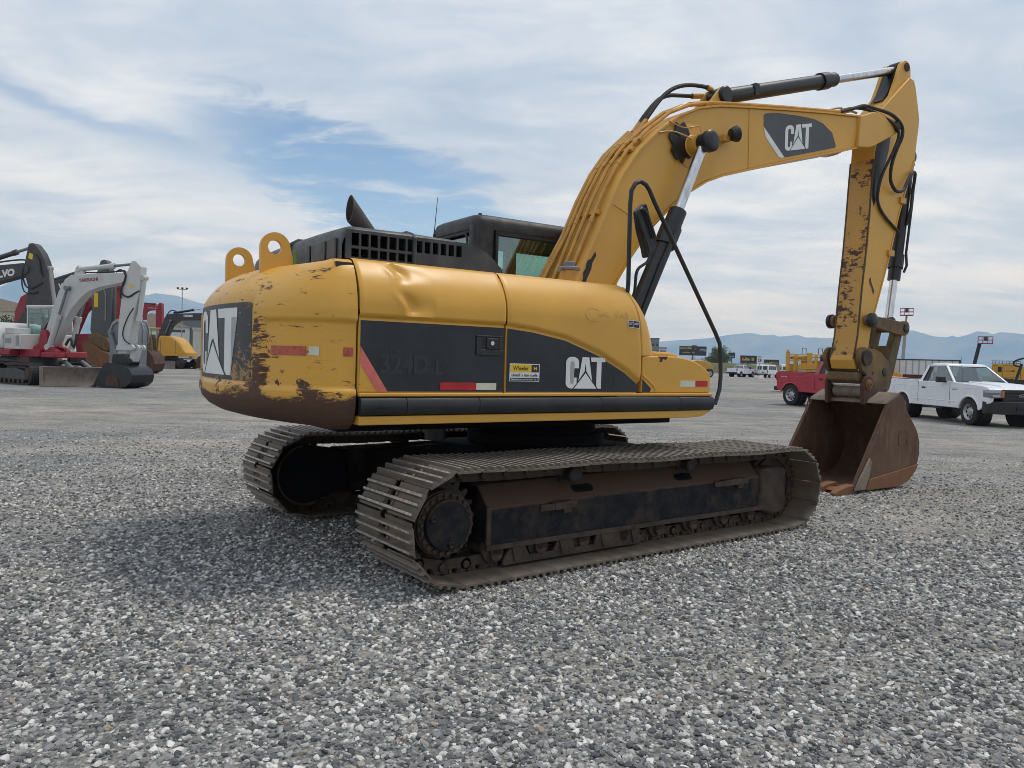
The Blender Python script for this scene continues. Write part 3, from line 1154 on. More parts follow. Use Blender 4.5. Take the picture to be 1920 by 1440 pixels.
def make_track(yc, near):
    m = MB()
    vs, fs = [], []
    for i, (x, z) in enumerate(PTS):
        c = Vector((max(SPU, min(IDU, x)), 0, ZC))
        d = (Vector((x, 0, z)) - c).normalized()
        for k in (-0.022, 0.022):
            for y in (yc - 0.07, yc + 0.07):
                p = Vector((x, y, z)) + d * k
                vs.append(tuple(p))
    for i in range(NS):
        j = (i + 1) % NS
        for a, b in ((0, 1), (1, 3), (3, 2), (2, 0)):
            fs.append((i * 4 + a, i * 4 + b, j * 4 + b, j * 4 + a))
    m.add(vs, fs)
    tr = under(m.build('track', 'mud_steel', EX))
    for i in range(NS):
        (x0, z0), (x1, z1) = PTS[i], PTS[(i + 1) % NS]
        cx, cz = (x0 + x1) / 2, (z0 + z1) / 2
        d = Vector((x1 - x0, 0, z1 - z0)).normalized()       # runs front->rear along the bottom
        nrm = Vector((d.z, 0, -d.x))                          # outward: for d=(-1,0,0) -> (0,0,1): flip
        nrm = -nrm if nrm.dot(Vector((cx, 0, cz - ZC)) - Vector((max(SPU, min(IDU, cx)), 0, 0))) < 0 else nrm
        X = d
        Z = nrm
        Y = Z.cross(X)
        rot = Matrix((X, Y, Z)).transposed().to_euler()
        base = Vector((cx, yc, cz))
        inst('shoe', SHOE, tr, base + nrm * 0.058, rot)
        inst('chain_link', LINK, tr, base, rot)
    return tr


make_track(-1.33, True)
make_track(1.33, False)


def bolts(m, c, r, n, br, h, ax):
    c, ax = Vector(c), Vector(ax)
    s = ax.orthogonal().normalized()
    u = ax.cross(s)
    for i in range(n):
        a = 2 * pi * i / n
        p = c + s * (cos(a) * r) + u * (sin(a) * r)
        m.cyl(p, p + ax * h, br, n=6)


for side in (-1, 1):
    yc = 1.33 * side
    out = Vector((0, side, 0))
    # sprocket with teeth
    m = MB()
    prof = []
    nt_ = 21
    for i in range(nt_):
        a0 = 2 * pi * i / nt_
        for da, r in ((0.0, 0.335), (0.075, 0.335), (0.12, 0.285), (0.22, 0.285)):
            prof.append((SPU + r * cos(a0 + da), ZC + r * sin(a0 + da)))
    m.prism(prof, yc - 0.035, yc + 0.035)
    m.cyl((SPU, yc - side * 0.25, ZC), (SPU, yc + side * 0.16, ZC), 0.235, n=36)
    sp = under(m.build('sprocket', 'mud_steel', EX, bevel=0))
    m = MB()
    m.lathe([(0.225, 0.16), (0.225, 0.185), (0.215, 0.19)], (SPU, yc, ZC), out, 40)
    fd = m.build('final_drive', 'mud_steel', sp)
    m = MB()
    m.lathe([(0.180, 0.185), (0.180, 0.225), (0.172, 0.234), (0.05, 0.238)], (SPU, yc, ZC), out, 40)
    for a in (-1.45, 2.75):
        p = Vector((SPU + 0.14 * cos(a), yc + side * 0.232, ZC + 0.14 * sin(a)))
        m.lathe([(0.026, 0), (0.026, 0.016), (0.015, 0.018), (0.012, 0.012)], p, out, 14)
    m.build('drive_cover', 'frame_paint', sp, bevel=0.003)
    m = MB()
    bolts(m, (SPU, yc + side * 0.186, ZC), 0.202, 22, 0.0155, 0.022, out)
    m.build('cover_bolts', 'mud_steel', sp)
    # idler wheel
    m = MB()
    m.lathe([(0.10, -0.09), (0.27, -0.085), (0.265, -0.05), (0.30, -0.045), (0.30, 0.045), (0.265, 0.05), (0.27, 0.085), (0.10, 0.09)], (IDU, yc, ZC - 0.02), (0, 1, 0), 40)
    under(m.build('idler_wheel', 'mud_steel', EX))
    # frame beam: vertical outer plate, sloping top, front yoke
    fo, fi = yc + side * 0.175, yc - side * 0.20
    m = MB()
    sec = lambda x, k: [(x, fo, 0.215), (x, fo, 0.50 + 0.02 * k), (x, yc + side * 0.02, 0.655 + 0.03 * k), (x, fi, 0.66 + 0.03 * k), (x, fi, 0.215)]
    m.loft([sec(-1.60, 0), sec(0.0, 0.6), sec(1.62, 1)])
    fr = under(m.build('track_frame', 'frame_paint', EX, bevel=0.012, fixn=True))
    m = MB()
    m.prism([(-1.62, 0.195), (1.66, 0.195), (1.66, 0.235), (-1.62, 0.235)], fo, fo + side * 0.022)
    m.prism([(-1.625, 0.235), (-1.585, 0.235), (-1.585, 0.515), (-1.625, 0.515)], fo, fo + side * 0.022)
    m.build('frame_flange', 'mud_steel', fr, bevel=0.004)
    m = MB()
    m.loft([[(1.62, fo + side * 0.02, 0.19), (1.62, fo + side * 0.03, 0.60), (1.62, yc - side * 0.16, 0.60), (1.62, yc - side * 0.16, 0.19)],
            [(1.80, fo + side * 0.035, 0.13), (1.80, fo + side * 0.04, 0.61), (1.80, yc - side * 0.16, 0.62), (1.80, yc - side * 0.16, 0.13)],
            [(2.02, fo + side * 0.02, 0.14), (2.02, fo + side * 0.02, 0.59), (2.02, yc - side * 0.14, 0.60), (2.02, yc - side * 0.14, 0.14)],
            [(2.07, fo - side * 0.02, 0.17), (2.07, fo - side * 0.02, 0.55), (2.07, yc - side * 0.12, 0.55), (2.07, yc - side * 0.12, 0.17)]])
    m.build('idler_cover', 'mud_steel', fr, bevel=0.03, seg=3, fixn=True)
    for (a, b, zz) in ((-1.12, -0.80, 0.475), (0.93, 1.36, 0.505)):
        m = MB()
        m.bar((a + 0.1, fo + side * 0.055, zz), (b, fo + side * 0.055, zz + 0.01), 0.02, 0.055)
        m.bar((a, fo + side * 0.01, zz - 0.01), (a + 0.1, fo + side * 0.055, zz), 0.02, 0.05)
        m.box(a + 0.1, b, fo, fo + side * 0.05, zz + 0.018, zz + 0.027)
        m.box(b - 0.10, b - 0.02, fo, fo + side * 0.03, zz - 0.065, zz - 0.02)
        m.build('frame_step', 'mud_steel', fr)
    m = MB()
    for (a, b) in ((-0.72, -0.55), (0.42, 0.60)):       # clean-out windows, set in as dark recess frames
        m.prism([(a, 0.5), (b - 0.04, 0.5), (b, 0.54), (b, 0.6), (a + 0.05, 0.6), (a, 0.56)], 0, 0.004, 'z')
    slope = atan2(0.16, 0.155)
    win = []
    for (a, b) in ((-0.75, -0.53), (0.46, 0.68)):
        mm = MB()
        poly = rrect(a, b, 0.05, 0.125, 0.03)
        yy = lambda t: fo - side * t * 0.155 / 0.223
        zf = lambda x, t: 0.505 + 0.02 * (x + 1.6) / 3.2 + t * 0.155 / 0.223 + 0.002
        mm.add([(p[0], yy(p[1]) + side * 0.0015, zf(p[0], p[1]) + 0.0015) for p in poly], [tuple(range(len(poly)))])
        mm.build('frame_opening', 'grease', fr, smooth=False)
    # rollers
    for x in (-1.52, -1.10, -0.66, -0.22, 0.22, 0.66, 1.10, 1.50):
        m = MB()
        m.lathe([(0.07, -0.15), (0.10, -0.14), (0.10, -0.10), (0.082, -0.09), (0.082, 0.09), (0.10, 0.10), (0.10, 0.14), (0.07, 0.15)], (x, yc, 0.185), (0, 1, 0), 20)
        m.box(x - 0.052, x + 0.052, yc + side * 0.145, yc + side * 0.185, 0.155, 0.212)
        m.cyl((x, yc + side * 0.145, 0.16), (x, yc + side * 0.185, 0.16), 0.052, n=14)
        inst_o = m.build('track_roller', 'mud_steel', fr)
    for x in (-0.78, 0.60):
        m = MB()
        m.lathe([(0.06, -0.02), (0.066, 0.0), (0.066, 0.06), (0.052, 0.075), (0.052, 0.13), (0.066, 0.145), (0.066, 0.19), (0.055, 0.20), (0.045, 0.192)], (x, yc + side * 0.0, 0.70), out, 20)
        m.box(x - 0.05, x + 0.05, yc - 0.06, yc + 0.03, 0.63, 0.70)
        m.build('carrier_roller', 'rubber', fr)
    # bolt-on roller guard
    m = MB()
    gy = yc + side * 0.165
    g = [(-1.46, 0.07), (-0.02, 0.07), (-0.02, 0.13), (-0.10, 0.195), (-0.18, 0.195)]
    for x in (-0.66,):
        g += [(x + 0.13, 0.195), (x + 0.11, 0.12), (x - 0.11, 0.12), (x - 0.13, 0.195)]
    g += [(-0.94, 0.195), (-0.98, 0.12), (-1.22, 0.12), (-1.26, 0.195), (-1.40, 0.195), (-1.46, 0.11)]
    m.prism(g, gy, gy + side * 0.02)
    for x in (-1.34, -0.88, -0.44, -0.10):
        m.prism([(x - 0.02, 0.09), (x + 0.02, 0.09), (x + 0.05, 0.195), (x - 0.05, 0.195)], gy + side * 0.02, gy + side * 0.035)
    m.build('roller_guard', 'mud_steel', fr)
    # travel motor guard on the inner face
    m = MB()
    iy = yc - side * 0.25
    m.prism(arc(SPU, ZC, 0.285, 0.5 * pi, 1.5 * pi, 16) + [(SPU + 0.42, ZC - 0.16), (SPU + 0.42, ZC + 0.22)], iy - 0.05, iy + 0.05)
    under(m.build('motor_guard', 'under_black', EX, bevel=0.015))
    m = MB()
    rim = [(x, iy - side * 0.055, z) for x, z in arc(SPU, ZC, 0.285, 0.55 * pi, 1.6 * pi, 18)]
    m.tube(rim, 0.012, 6)
    under(m.build('guard_rim', 'mud_steel', EX))

# ---- centre frame and swing bearing
m = MB()
m.box(-0.85, 0.85, -0.62, 0.62, 0.46, 0.78)
for sx in (-1, 1):
    for sy in (-1, 1):
        m.loft([[(sx * 0.85, sy * 0.25, 0.50), (sx * 0.35, sy * 0.62, 0.50), (sx * 0.35, sy * 0.62, 0.76), (sx * 0.85, sy * 0.25, 0.76)],
                [(sx * 1.32, sy * 1.14, 0.28), (sx * 0.72, sy * 1.14, 0.28), (sx * 0.72, sy * 1.14, 0.64), (sx * 1.32, sy * 1.14, 0.64)]])
under(m.build('carbody', 'under_black', EX, bevel=0.02, fixn=True))
m = MB()
m.lathe([(0.66, 0.78), (0.68, 0.80), (0.68, 0.90), (0.60, 0.905), (0.60, 1.04)], (0, 0, 0), (0, 0, 1), 48)
under(m.build('swing_bearing', 'under_black', EX))

# ---- upper frame
m = MB()
m.box(-2.45, 0.90, -0.98, 1.05, 1.03, 1.12)
m.box(-2.40, 1.70, -0.42, 0.42, 1.02, 1.20)
m.box(-2.2, 0.7, -1.20, 1.25, 1.12, 1.20)
dk = m.build('deck_frame', 'under_black', EX, bevel=0.01)
m = MB()
m.cyl((-1.42, -0.55, 0.90), (-1.42, -0.55, 1.04), 0.09, n=16)
m.cyl((-1.20, 0.25, 0.93), (-1.20, 0.25, 1.04), 0.06, n=16)
m.build('drain_boss', 'black_steel', dk)


def zc_(u):
    """height of the crease above the black side band"""
    T = [(-2.6, 1.845), (-1.29, 1.845), (-1.03, 1.822), (-0.72, 1.772), (-0.38, 1.662), (-0.09, 1.528), (0.20, 1.345), (0.5, 1.15), (1.0, 0.9)]
    for (a, za), (b, zb) in zip(T, T[1:]):
        if a <= u <= b:
            t = (u - a) / (b - a)
            return za + (zb - za) * t
    return 0.9


def inset(z):
    return 0.0 if z < 1.93 else 0.165 * ((z - 1.93) / 0.325) ** 2.1


def dent(u, z):
    d = 0.0
    if -2.45 < u < -1.9 and 1.82 < z < 2.3:
        t = (z - 1.86) / 0.38
        c = -2.21 + 0.10 * (1 - t) + 0.02 * sin(z * 30)
        x = (u - c)
        d = 0.034 * math.exp(-((x - 0.04) / 0.055) ** 2) - 0.014 * math.exp(-((x + 0.03) / 0.03) ** 2) + 0.012 * math.exp(-((x - 0.14) / 0.10) ** 2)
        d *= 0.55 + 0.45 * sin(z * 26 + 1.0)
        d *= smooth01((z - 1.85) / 0.06) * smooth01((2.27 - z) / 0.10)
    return d


def side_v(u, z):
    d = z - zc_(u)
    v = 1.396 + 0.020 * smooth01((d + 0.002) / 0.030) - 0.010 * math.exp(-((d - 0.004) / 0.012) ** 2)
    return -(v - inset(z) - dent(u, z))


TOPR = [(0.155, 2.245), (0.20, 2.262), (0.28, 2.272), (0.42, 2.276), (0.75, 2.276)]


def panel(name, u0f, u1f, mat, nu):
    zs = [1.337 + (2.235 - 1.337) * k / 74 for k in range(75)]
    rows = len(zs) + len(TOPR)
    m = MB()

    def fn(a, b):
        k = round(b * (rows - 1))
        z = zs[k] if k < len(zs) else TOPR[k - len(zs)][1]
        u = u0f(z) + (u1f(z) - u0f(z)) * a
        e = min(a, 1 - a) * (u1f(z) - u0f(z))
        r = 0.010 * max(0.0, 1 - e / 0.012) ** 2
        if k < len(zs):
            return (u, side_v(u, z) + r, z)
        return (u, -(1.416 - TOPR[k - len(zs)][0]) + r, z)
    m.grid(fn, nu, rows - 1)
    # returned edges, so that the panel gaps have depth
    for fu in (u0f, u1f):
        rim = [(fu(z), side_v(fu(z), z) + 0.010, z) for z in zs[::6]]
        vs, fs = [], []
        for p in rim:
            vs += [p, (p[0], p[1] + 0.06, p[2])]
        for i in range(len(rim) - 1):
            fs.append((2 * i, 2 * i + 1, 2 * i + 3, 2 * i + 2))
        m.add(vs, fs)
    return m.build(name, mat, EX, ang=50)


uf = lambda z: 0.10 - 0.11 * max(0.0, (z - 1.62) / 0.62) ** 1.7 - 0.03 * max(0.0, (1.5 - z) / 0.16)
d1 = panel('engine_door', lambda z: -2.465, lambda z: -1.292, 'yellow_paint', 70)
d2 = panel('pump_door', lambda z: -1.280, uf, 'yellow_paint', 60)

# dark void behind the panel gaps and tank block under the top
m = MB()
m.box(-2.48, 0.02, -1.20, 1.30, 1.20, 2.20)
core = m.build('body_core', 'black_steel', EX)
m = MB()
m.box(-1.26, 0.02, -0.99, -0.36, 2.235, 2.272)
m.build('tank_top', 'yellow_paint', EX, bevel=0.01)
# left side of the body
m = MB()
m.box(-2.465, -0.60, 1.30, 1.40, 1.335, 2.24)
m.build('left_door', 'yellow_paint', EX, bevel=0.06, seg=3)


def skin(polys, off, step=0.06):
    """2D outlines (u, z) laid on the right side panel"""
    vs, fs = sliced(polys, step)
    return [(u, side_v(u, z) - off, z) for u, z in vs], fs


def decal(name, polys, off, mat, parent, step=0.06):
    m = MB()
    m.add(*skin(polys, off, step))
    return m.build(name, mat, parent, smooth=False)


def flat_decal(name, polys, y, mat, parent):
    m = MB()
    for P in polys:
        m.prism(P, y, y + 0.0012)
    return m.build(name, mat, parent, smooth=False)


decal('black_band', [[(-2.455, 1.345), (-1.300, 1.345), (-1.300, 1.828), (-2.455, 1.828)]], 0.003, 'black_decal', d1)
bandf = [(-1.272, 1.345), (0.060, 1.345), (0.076, 1.40)] + [(u, zc_(u) - 0.017) for u in (0.076, 0.0, -0.09, -0.23, -0.38, -0.55, -0.72, -0.88, -1.03, -1.15, -1.272)]
decal('black_band', [bandf], 0.003, 'black_decal', d2, 0.04)
decal('corner_stripe', [[(-2.458, 1.345), (-2.250, 1.345), (-2.455, 1.655)]], 0.0055, 'yellow_counterweight', d1)
decal('pink_stripe', [[(-2.33, 1.345), (-2.250, 1.345), (-2.455, 1.655), (-2.456, 1.54)]], 0.0075, 'pink_stripe', d1)
lg = logo_polys()
decal('logo', [[(-0.705 + p[0] * 0.41, 1.372 + p[1] * 0.41 * 0.80) for p in P] for P in lg], 0.0065, 'decal_white', d2)
# maker's plate lettering
yb = -1.3985
for a, b, zz0, zz1, mt in ((-1.84, -1.54, 1.356, 1.412, 'reflector_red'), (-1.538, -1.362, 1.358, 1.410, 'reflector_white')):
    decal('reflector', [[(a, zz0), (b, zz0), (b, zz1), (a, zz1)]], 0.006, mt, d1)
decal('sticker', [[(-1.245, 1.425), (-0.965, 1.425), (-0.965, 1.562), (-1.245, 1.562)]], 0.006, 'decal_white', d2)
decal('sticker_panel', [[(-1.238, 1.497), (-1.045, 1.497), (-1.045, 1.556), (-1.238, 1.556)]], 0.0075, 'sticker_yellow', d2)
decal('sticker_panel', [[(-1.042, 1.497), (-0.971, 1.497), (-0.971, 1.556), (-1.042, 1.556)]], 0.0075, 'sticker_print', d2)
decal('sticker_panel', [[(-1.238, 1.430), (-0.971, 1.430), (-0.971, 1.452), (-1.238, 1.452)]], 0.0075, 'sticker_print', d2)
letters('lettering', 'Wheeler', 'sticker_print', d2, lambda a, b: (-1.215 + a * 0.145, side_v(-1.1, 1.52) - 0.009, 1.510 + b * 0.034), 0.012)
strokes('lettering', 21, 'sticker_print', d2, lambda a, b: (-1.228 + a * 0.245, side_v(-1.1, 1.47) - 0.009, 1.462 + b * 0.026), 3)
letters('lettering', 'M', 'sticker_yellow', d2, lambda a, b: (-1.022 + a * 0.03, side_v(-1.1, 1.52) - 0.009, 1.513 + b * 0.026), 0.02)
strokes('lettering', 26, 'decal_white', d2, lambda a, b: (-1.232 + a * 0.255, side_v(-1.1, 1.44) - 0.009, 1.435 + b * 0.012), 4)
letters('lettering', '324D', 'ghost_decal', d1, lambda a, b: (-2.31 + a * 0.375, side_v(-2.0, 1.5) - 0.006, 1.465 + b * 0.142), 0.035)
letters('lettering', 'L', 'ghost_decal', d1, lambda a, b: (-1.88 + a * 0.075, side_v(-2.0, 1.5) - 0.006, 1.465 + b * 0.10), 0.02)
strokes('lettering', 8, 'ghost_paint', d2, lambda a, b: (-0.40 + a * 0.34, side_v(-0.2, 1.965 + b * 0.06) - 0.003, 1.965 + b * 0.06), 6)
letters('lettering', 'C', 'ghost_paint', d2, lambda a, b: (-0.53 + a * 0.13, side_v(-0.5, 1.92 + b * 0.125) - 0.003, 1.92 + b * 0.125))
decal('nameplate', [[(-0.075, 1.892), (0.055, 1.885), (0.055, 1.950), (-0.075, 1.954)]], 0.004, 'decal_white', d2)
decal('nameplate', [[(-0.070, 1.897), (-0.022, 1.895), (-0.022, 1.948), (-0.070, 1.949)], [(-0.016, 1.895), (0.050, 1.890), (0.050, 1.945), (-0.016, 1.948)]], 0.006, 'sticker_print', d2)
letters('lettering', 'CAT', 'decal_white', d2, lambda a, b: (-0.065 + a * 0.036, side_v(0, 1.93) - 0.0085, 1.914 + b * 0.022), 0.02)
letters('lettering', 'ACERT', 'decal_white', d2, lambda a, b: (-0.010 + a * 0.052, side_v(0, 1.93) - 0.0085, 1.914 + b * 0.020), 0.015)

# door latch: recessed cup, paddle and key lock
m = MB()
hy = -1.399
m.holes([-1.548, -1.510, -1.35, -1.318], [1.615, 1.660, 1.752, 1.765], {(1, 1)}, hy - 0.012, hy + 0.0)
lt = m.build('door_latch', 'dark_rail', d1, bevel=0.004)
m = MB()
m.box(-1.51, -1.35, hy - 0.0045, hy + 0.0, 1.66, 1.752)
m.build('latch_cup', 'grease', d1)
m = MB()
m.box(-1.462, -1.352, hy - 0.014, hy - 0.005, 1.664, 1.748)
m.build('latch_paddle', 'black_steel', d1, bevel=0.004)
m = MB()
m.cyl((-1.415, hy - 0.013, 1.708), (-1.415, hy - 0.021, 1.708), 0.016, n=16)
m.build('key_lock', 'chrome', d1)

# sill: yellow ledge, black rubbing rail, yellow lower skirt
m = MB()
m.box(-2.465, 0.985, -1.425, -1.25, 1.311, 1.335)
sl = m.build('sill', 'yellow_paint', EX, bevel=0.006)
m = MB()
sec = [(-1.395, 1.309), (-1.435, 1.300), (-1.452, 1.275), (-1.452, 1.225), (-1.435, 1.190), (-1.395, 1.176)]
for a, b in ((-2.46, -2.12), (-2.118, -1.53), (-1.528, -0.36), (-0.358, 0.55), (0.552, 0.985)):
    m.prism(sec, a, b, 'x')
m.build('rubbing_rail', 'dark_rail', EX, bevel=0.004)
m = MB()
m.prism([(-2.46, 1.115), (0.72, 1.115), (0.86, 1.125), (0.97, 1.165), (0.985, 1.176), (-2.46, 1.176)], -1.415, -1.28)
m.build('skirt', 'yellow_counterweight' if False else 'yellow_paint', EX, bevel=0.006)

# front tool box with step lid
m = MB()
tb = [(0.122, 1.337), (0.972, 1.337), (0.972, 1.50)] + [(0.955, 1.525), (0.90, 1.562), (0.84, 1.594), (0.76, 1.622), (0.67, 1.645), (0.57, 1.657), (0.47, 1.662), (0.30, 1.660), (0.122, 1.652)]
m.prism(tb, -1.402, -1.10)
tbx = m.build('tool_box', 'yellow_paint', EX, bevel=0.012)
m = MB()
lid = [(0.12, 1.30), (0.945, 1.30), (0.945, 1.50), (0.93, 1.56), (0.89, 1.64), (0.85, 1.685), (0.78, 1.70), (0.25, 1.715), (0.20, 1.72), (0.12, 1.72)]
m.prism(lid, -1.095, -0.50)
m.build('tool_box_lid', 'yellow_paint', EX, bevel=0.02, seg=3)
flat_decal('black_band', [[(0.126, 1.345), (0.215, 1.345), (0.225, 1.36), (0.225, 1.378), (0.126, 1.455)]], -1.4035, 'black_decal', tbx)
m = MB()
m.tube([(0.13, -1.40, 1.485), (0.20, -1.40, 1.44), (0.27, -1.40, 1.385), (0.285, -1.40, 1.345)], 0.011, 6, 3)
m.build('pressed_rib', 'yellow_paint', tbx)
flat_decal('reflector', [[(0.585, 1.392), (0.775, 1.392), (0.775, 1.448), (0.585, 1.448)]], -1.4035, 'reflector_white', tbx)
flat_decal('reflector', [[(0.777, 1.394), (0.935, 1.394), (0.935, 1.448), (0.777, 1.448)]], -1.4035, 'reflector_red', tbx)
flat_decal('rust_patch', [[(0.30, 1.655), (0.42, 1.658), (0.40, 1.628), (0.36, 1.635), (0.35, 1.605), (0.315, 1.612), (0.33, 1.632)]], -1.4030, 'rust_dark', tbx)

# front cowl of the tank, sloping forward to the tool box
m = MB()
secs = []
for k in range(13):
    z = 1.665 + (2.245 - 1.665) * k / 12
    t = k / 12
    uu = uf(z) + 0.012
    w = 0.20 - 0.145 * t ** 1.3
    vi = -side_v(uf(z), z)
    secs.append([(uu, -vi + 0.004, z), (uu + w * 0.5, -vi + 0.02, z), (uu + w * 0.85, -vi + 0.06, z), (uu + w, -vi + 0.14, z), (uu + w, -0.45, z), (uu - 0.05, -0.45, z), (uu - 0.05, -vi + 0.05, z)])
m.loft(secs)
m.build('front_cowl', 'yellow_paint', EX, ang=50, fixn=True)
m = MB()
m.lathe([(0.03, 0), (0.035, 0.02), (0.02, 0.035)], (0.30, -1.15, 1.93), (1, 0, 0), 12)
m.build('cowl_latch', 'rubber', EX)

# filler cap on the tank top
m = MB()
m.lathe([(0.085, 0.0), (0.085, 0.125), (0.08, 0.13)], (-0.28, -0.85, 2.27), (0, 0, 1), 24)
fc = m.build('filler_neck', 'yellow_pipe', EX)
m = MB()
m.lathe([(0.098, 0.128), (0.10, 0.15), (0.09, 0.158), (0.052, 0.16), (0.052, 0.20), (0.046, 0.206)], (-0.28, -0.85, 2.27), (0, 0, 1), 24)
m.tube([(-0.37, -0.87, 2.40), (-0.40, -0.88, 2.405), (-0.415, -0.88, 2.37)], 0.012, 6)
m.build('filler_cap', 'steel_grey', fc)

# ---- counterweight: lofted arc with two recesses
CWR = 3.135


def cw_plan(n=150):
    """plan outline of the counterweight from the right front corner round the tail to the left one"""
    P = []
    a1 = math.asin(0.80 / CWR)
    P += [(-2.478 - 0.09 * i / 8, -1.402) for i in range(9)]
    p0, p1 = Vector((-2.568, -1.402)), Vector((-CWR * cos(a1), -0.80))
    t0, t1 = Vector((-1, 0)), Vector((-sin(a1), cos(a1)))
    for i in range(1, 40):                                # blend
        t = i / 40
        h = 0.80
        P.append(tuple(((2 * t ** 3 - 3 * t ** 2 + 1) * p0 + (t ** 3 - 2 * t ** 2 + t) * t0 * h + (-2 * t ** 3 + 3 * t ** 2) * p1 + (t ** 3 - t ** 2) * t1 * h)))
    P += [(-CWR * cos(a), CWR * sin(a)) for a in [-a1 + 2 * a1 * i / 110 for i in range(111)]]
    P += [(x, -y) for x, y in reversed(P[:48])]
    return P


CWP = cw_plan()
CWZ = [(0.42, 1.075), (0.26, 1.095), (0.15, 1.125), (0.07, 1.17), (0.022, 1.225), (0.0, 1.29)] + [(0.0, 1.29 + 0.605 * k / 46) for k in range(1, 47)] + [(0.008, 1.93), (0.028, 1.985), (0.066, 2.05), (0.12, 2.115), (0.18, 2.168), (0.245, 2.205), (0.31, 2.230), (0.37, 2.243), (0.42, 2.248)]


def recess(x, y, z):
    r = 0.0
    # rear plate
    if x < -2.95:
        e = min(0.84 - abs(y), z - 1.352, 1.972 - z)
        r = max(r, 0.022 * smooth01(e / 0.020))
    # side panels
    ang = atan2(abs(y), -x)
    if ang > 0.30:
        e = min((ang - 0.304) * 3.1, z - 1.345, 1.828 - z)
        r = max(r, 0.022 * smooth01(e / 0.024))
    return r


def cw_point(k, ins, z, off=0.0):
    x, y = CWP[k]
    q = CWP[min(k + 1, len(CWP) - 1)]
    p = CWP[max(k - 1, 0)]
    t = Vector((q[0] - p[0], q[1] - p[1])).normalized()
    nx, ny = -t.y, t.x                                    # to the left of travel: outward is the other way
    if nx * x + ny * y < 0:
        nx, ny = -nx, -ny
    side = smooth01((-2.48 - x) / 0.60)
    f = (0.42 + 0.58 * side) if z > 1.9 else (0.35 + 0.65 * side)
    if ins == 0.0:
        f = 0.0
    d = ins * f + (recess(x, y, z) if ins < 0.05 else 0.0) - off
    return (x - nx * d, y - ny * d, z - (0.0 if z < 2.0 else 0.0))


m = MB()
NP = len(CWP)
vs, fs = [], []
for ins, z in CWZ:
    vs += [cw_point(k, ins, z) for k in range(NP)]
for j in range(len(CWZ) - 1):
    for k in range(NP - 1):
        a = j * NP + k
        fs.append((a, a + NP, a + NP + 1, a + 1))
fs.append(tuple(range(NP)))
fs.append(tuple(reversed(range((len(CWZ) - 1) * NP, len(CWZ) * NP))))
# top deck: the rim carried forward to the hood
j = len(CWZ) - 1
base = len(vs)
vs += [(-2.478, vs[j * NP + k][1], 2.250) for k in range(NP)]
fs = fs[:-1] + [(j * NP + k, base + k, base + k + 1, j * NP + k + 1) for k in range(NP - 1)]
m.add(vs, fs)
# front closing faces
cw = m.build('counterweight', 'yellow_counterweight', EX, ang=50, fixn=True)
m = MB()
m.box(-2.60, -2.478, -1.30, 1.30, 1.10, 2.22)
m.build('counterweight_core', 'black_steel', cw)


def cw_skin(name, polys, off, mat):
    """flat outlines given as (distance round the tail, height) wrapped on the rear recess"""
    vs, fs = sliced(polys, 0.05)
    m = MB()
    R = CWR - 0.022 + off
    m.add([(-R * cos(s / CWR), R * sin(s / CWR), z) for s, z in vs], fs)
    return m.build(name, mat, cw, smooth=False)


cw_skin('name_plate', [rrect(-0.80, 0.80, 1.385, 1.945, 0.04)], 0.003, 'black_plate')
cw_skin('logo', [[(0.43 - p[0] * 1.02, 1.418 + p[1] * 0.63) for p in P] for P in lg], 0.006, 'decal_white')


def cw_side(name, ua, ub, za, zb, mat, off=0.004):
    """strip on the curved right flank, given by plan index range"""
    m = MB()
    ks = [k for k in range(NP // 2) if ua <= CWP[k][0] <= ub]
    vs, fs = [], []
    for k in ks:
        for z in (za, zb):
            vs.append(cw_point(k, 0.0, z, off))
    for i in range(len(ks) - 1):
        fs.append((2 * i, 2 * i + 2, 2 * i + 3, 2 * i + 1))
    m.add(vs, fs)
    return m.build(name, mat, cw, fixn=True)


cw_side('reflector', -2.965, -2.80, 1.578, 1.640, 'reflector_worn')
cw_side('reflector', -2.795, -2.715, 1.580, 1.640, 'reflector_white')
cw_side('reflector', -2.57, -2.49, 1.580, 1.640, 'reflector_worn')

# lifting eyes
for vy, lab in ((-0.52, True), (0.52, False)):
    m = MB()
    prof = [(-2.985, 2.08)] + [(-2.745 + 0.115 * cos(a), 2.395 + 0.115 * sin(a)) for a in [pi - pi * i / 12 for i in range(13)]] + [(-2.58, 2.14)]
    prof = [(-2.895, 2.12), (-2.895, 2.37)] + arc(-2.785, 2.375, 0.11, pi, 0, 14) + [(-2.66, 2.32), (-2.61, 2.15)]
    hole = arc(-2.79, 2.375, 0.052, pi, -pi, 16)
    # plate with a bored hole: ring built as quads between outline and hole
    no = 48
    outl = []
    per = [Vector(p) for p in prof]
    seg = [(per[(i + 1) % len(per)] - per[i]).length for i in range(len(per))]
    tot = sum(seg)
    for k in range(no):
        d = tot * k / no
        i = 0
        while d > seg[i]:
            d -= seg[i]
            i += 1
        outl.append(per[i] + (per[(i + 1) % len(per)] - per[i]) * (d / seg[i]))
    inn = []
    for p in outl:
        a = atan2(p.y - 2.375, p.x + 2.79)
        inn.append(Vector((-2.79 + 0.052 * cos(a), 2.375 + 0.052 * sin(a))))
    vs, fs = [], []
    for y in (vy - 0.022, vy + 0.022):
        vs += [(p.x, y, p.y) for p in outl] + [(p.x, y, p.y) for p in inn]
    for k in range(no):
        k2 = (k + 1) % no
        fs += [(k, k2, no + k2, no + k), (2 * no + k2, 2 * no + k, 3 * no + k, 3 * no + k2), (k2, k, 2 * no + k, 2 * no + k2), (no + k, no + k2, 3 * no + k2, 3 * no + k)]
    m.add(vs, fs)
    # turn across the machine a little, as mounted
    ey = m.build('lifting_eye', 'yellow_paint', cw, fixn=True)
m = MB()
m.box(-2.655, -2.635, -0.552, -0.546, 2.20, 2.36)
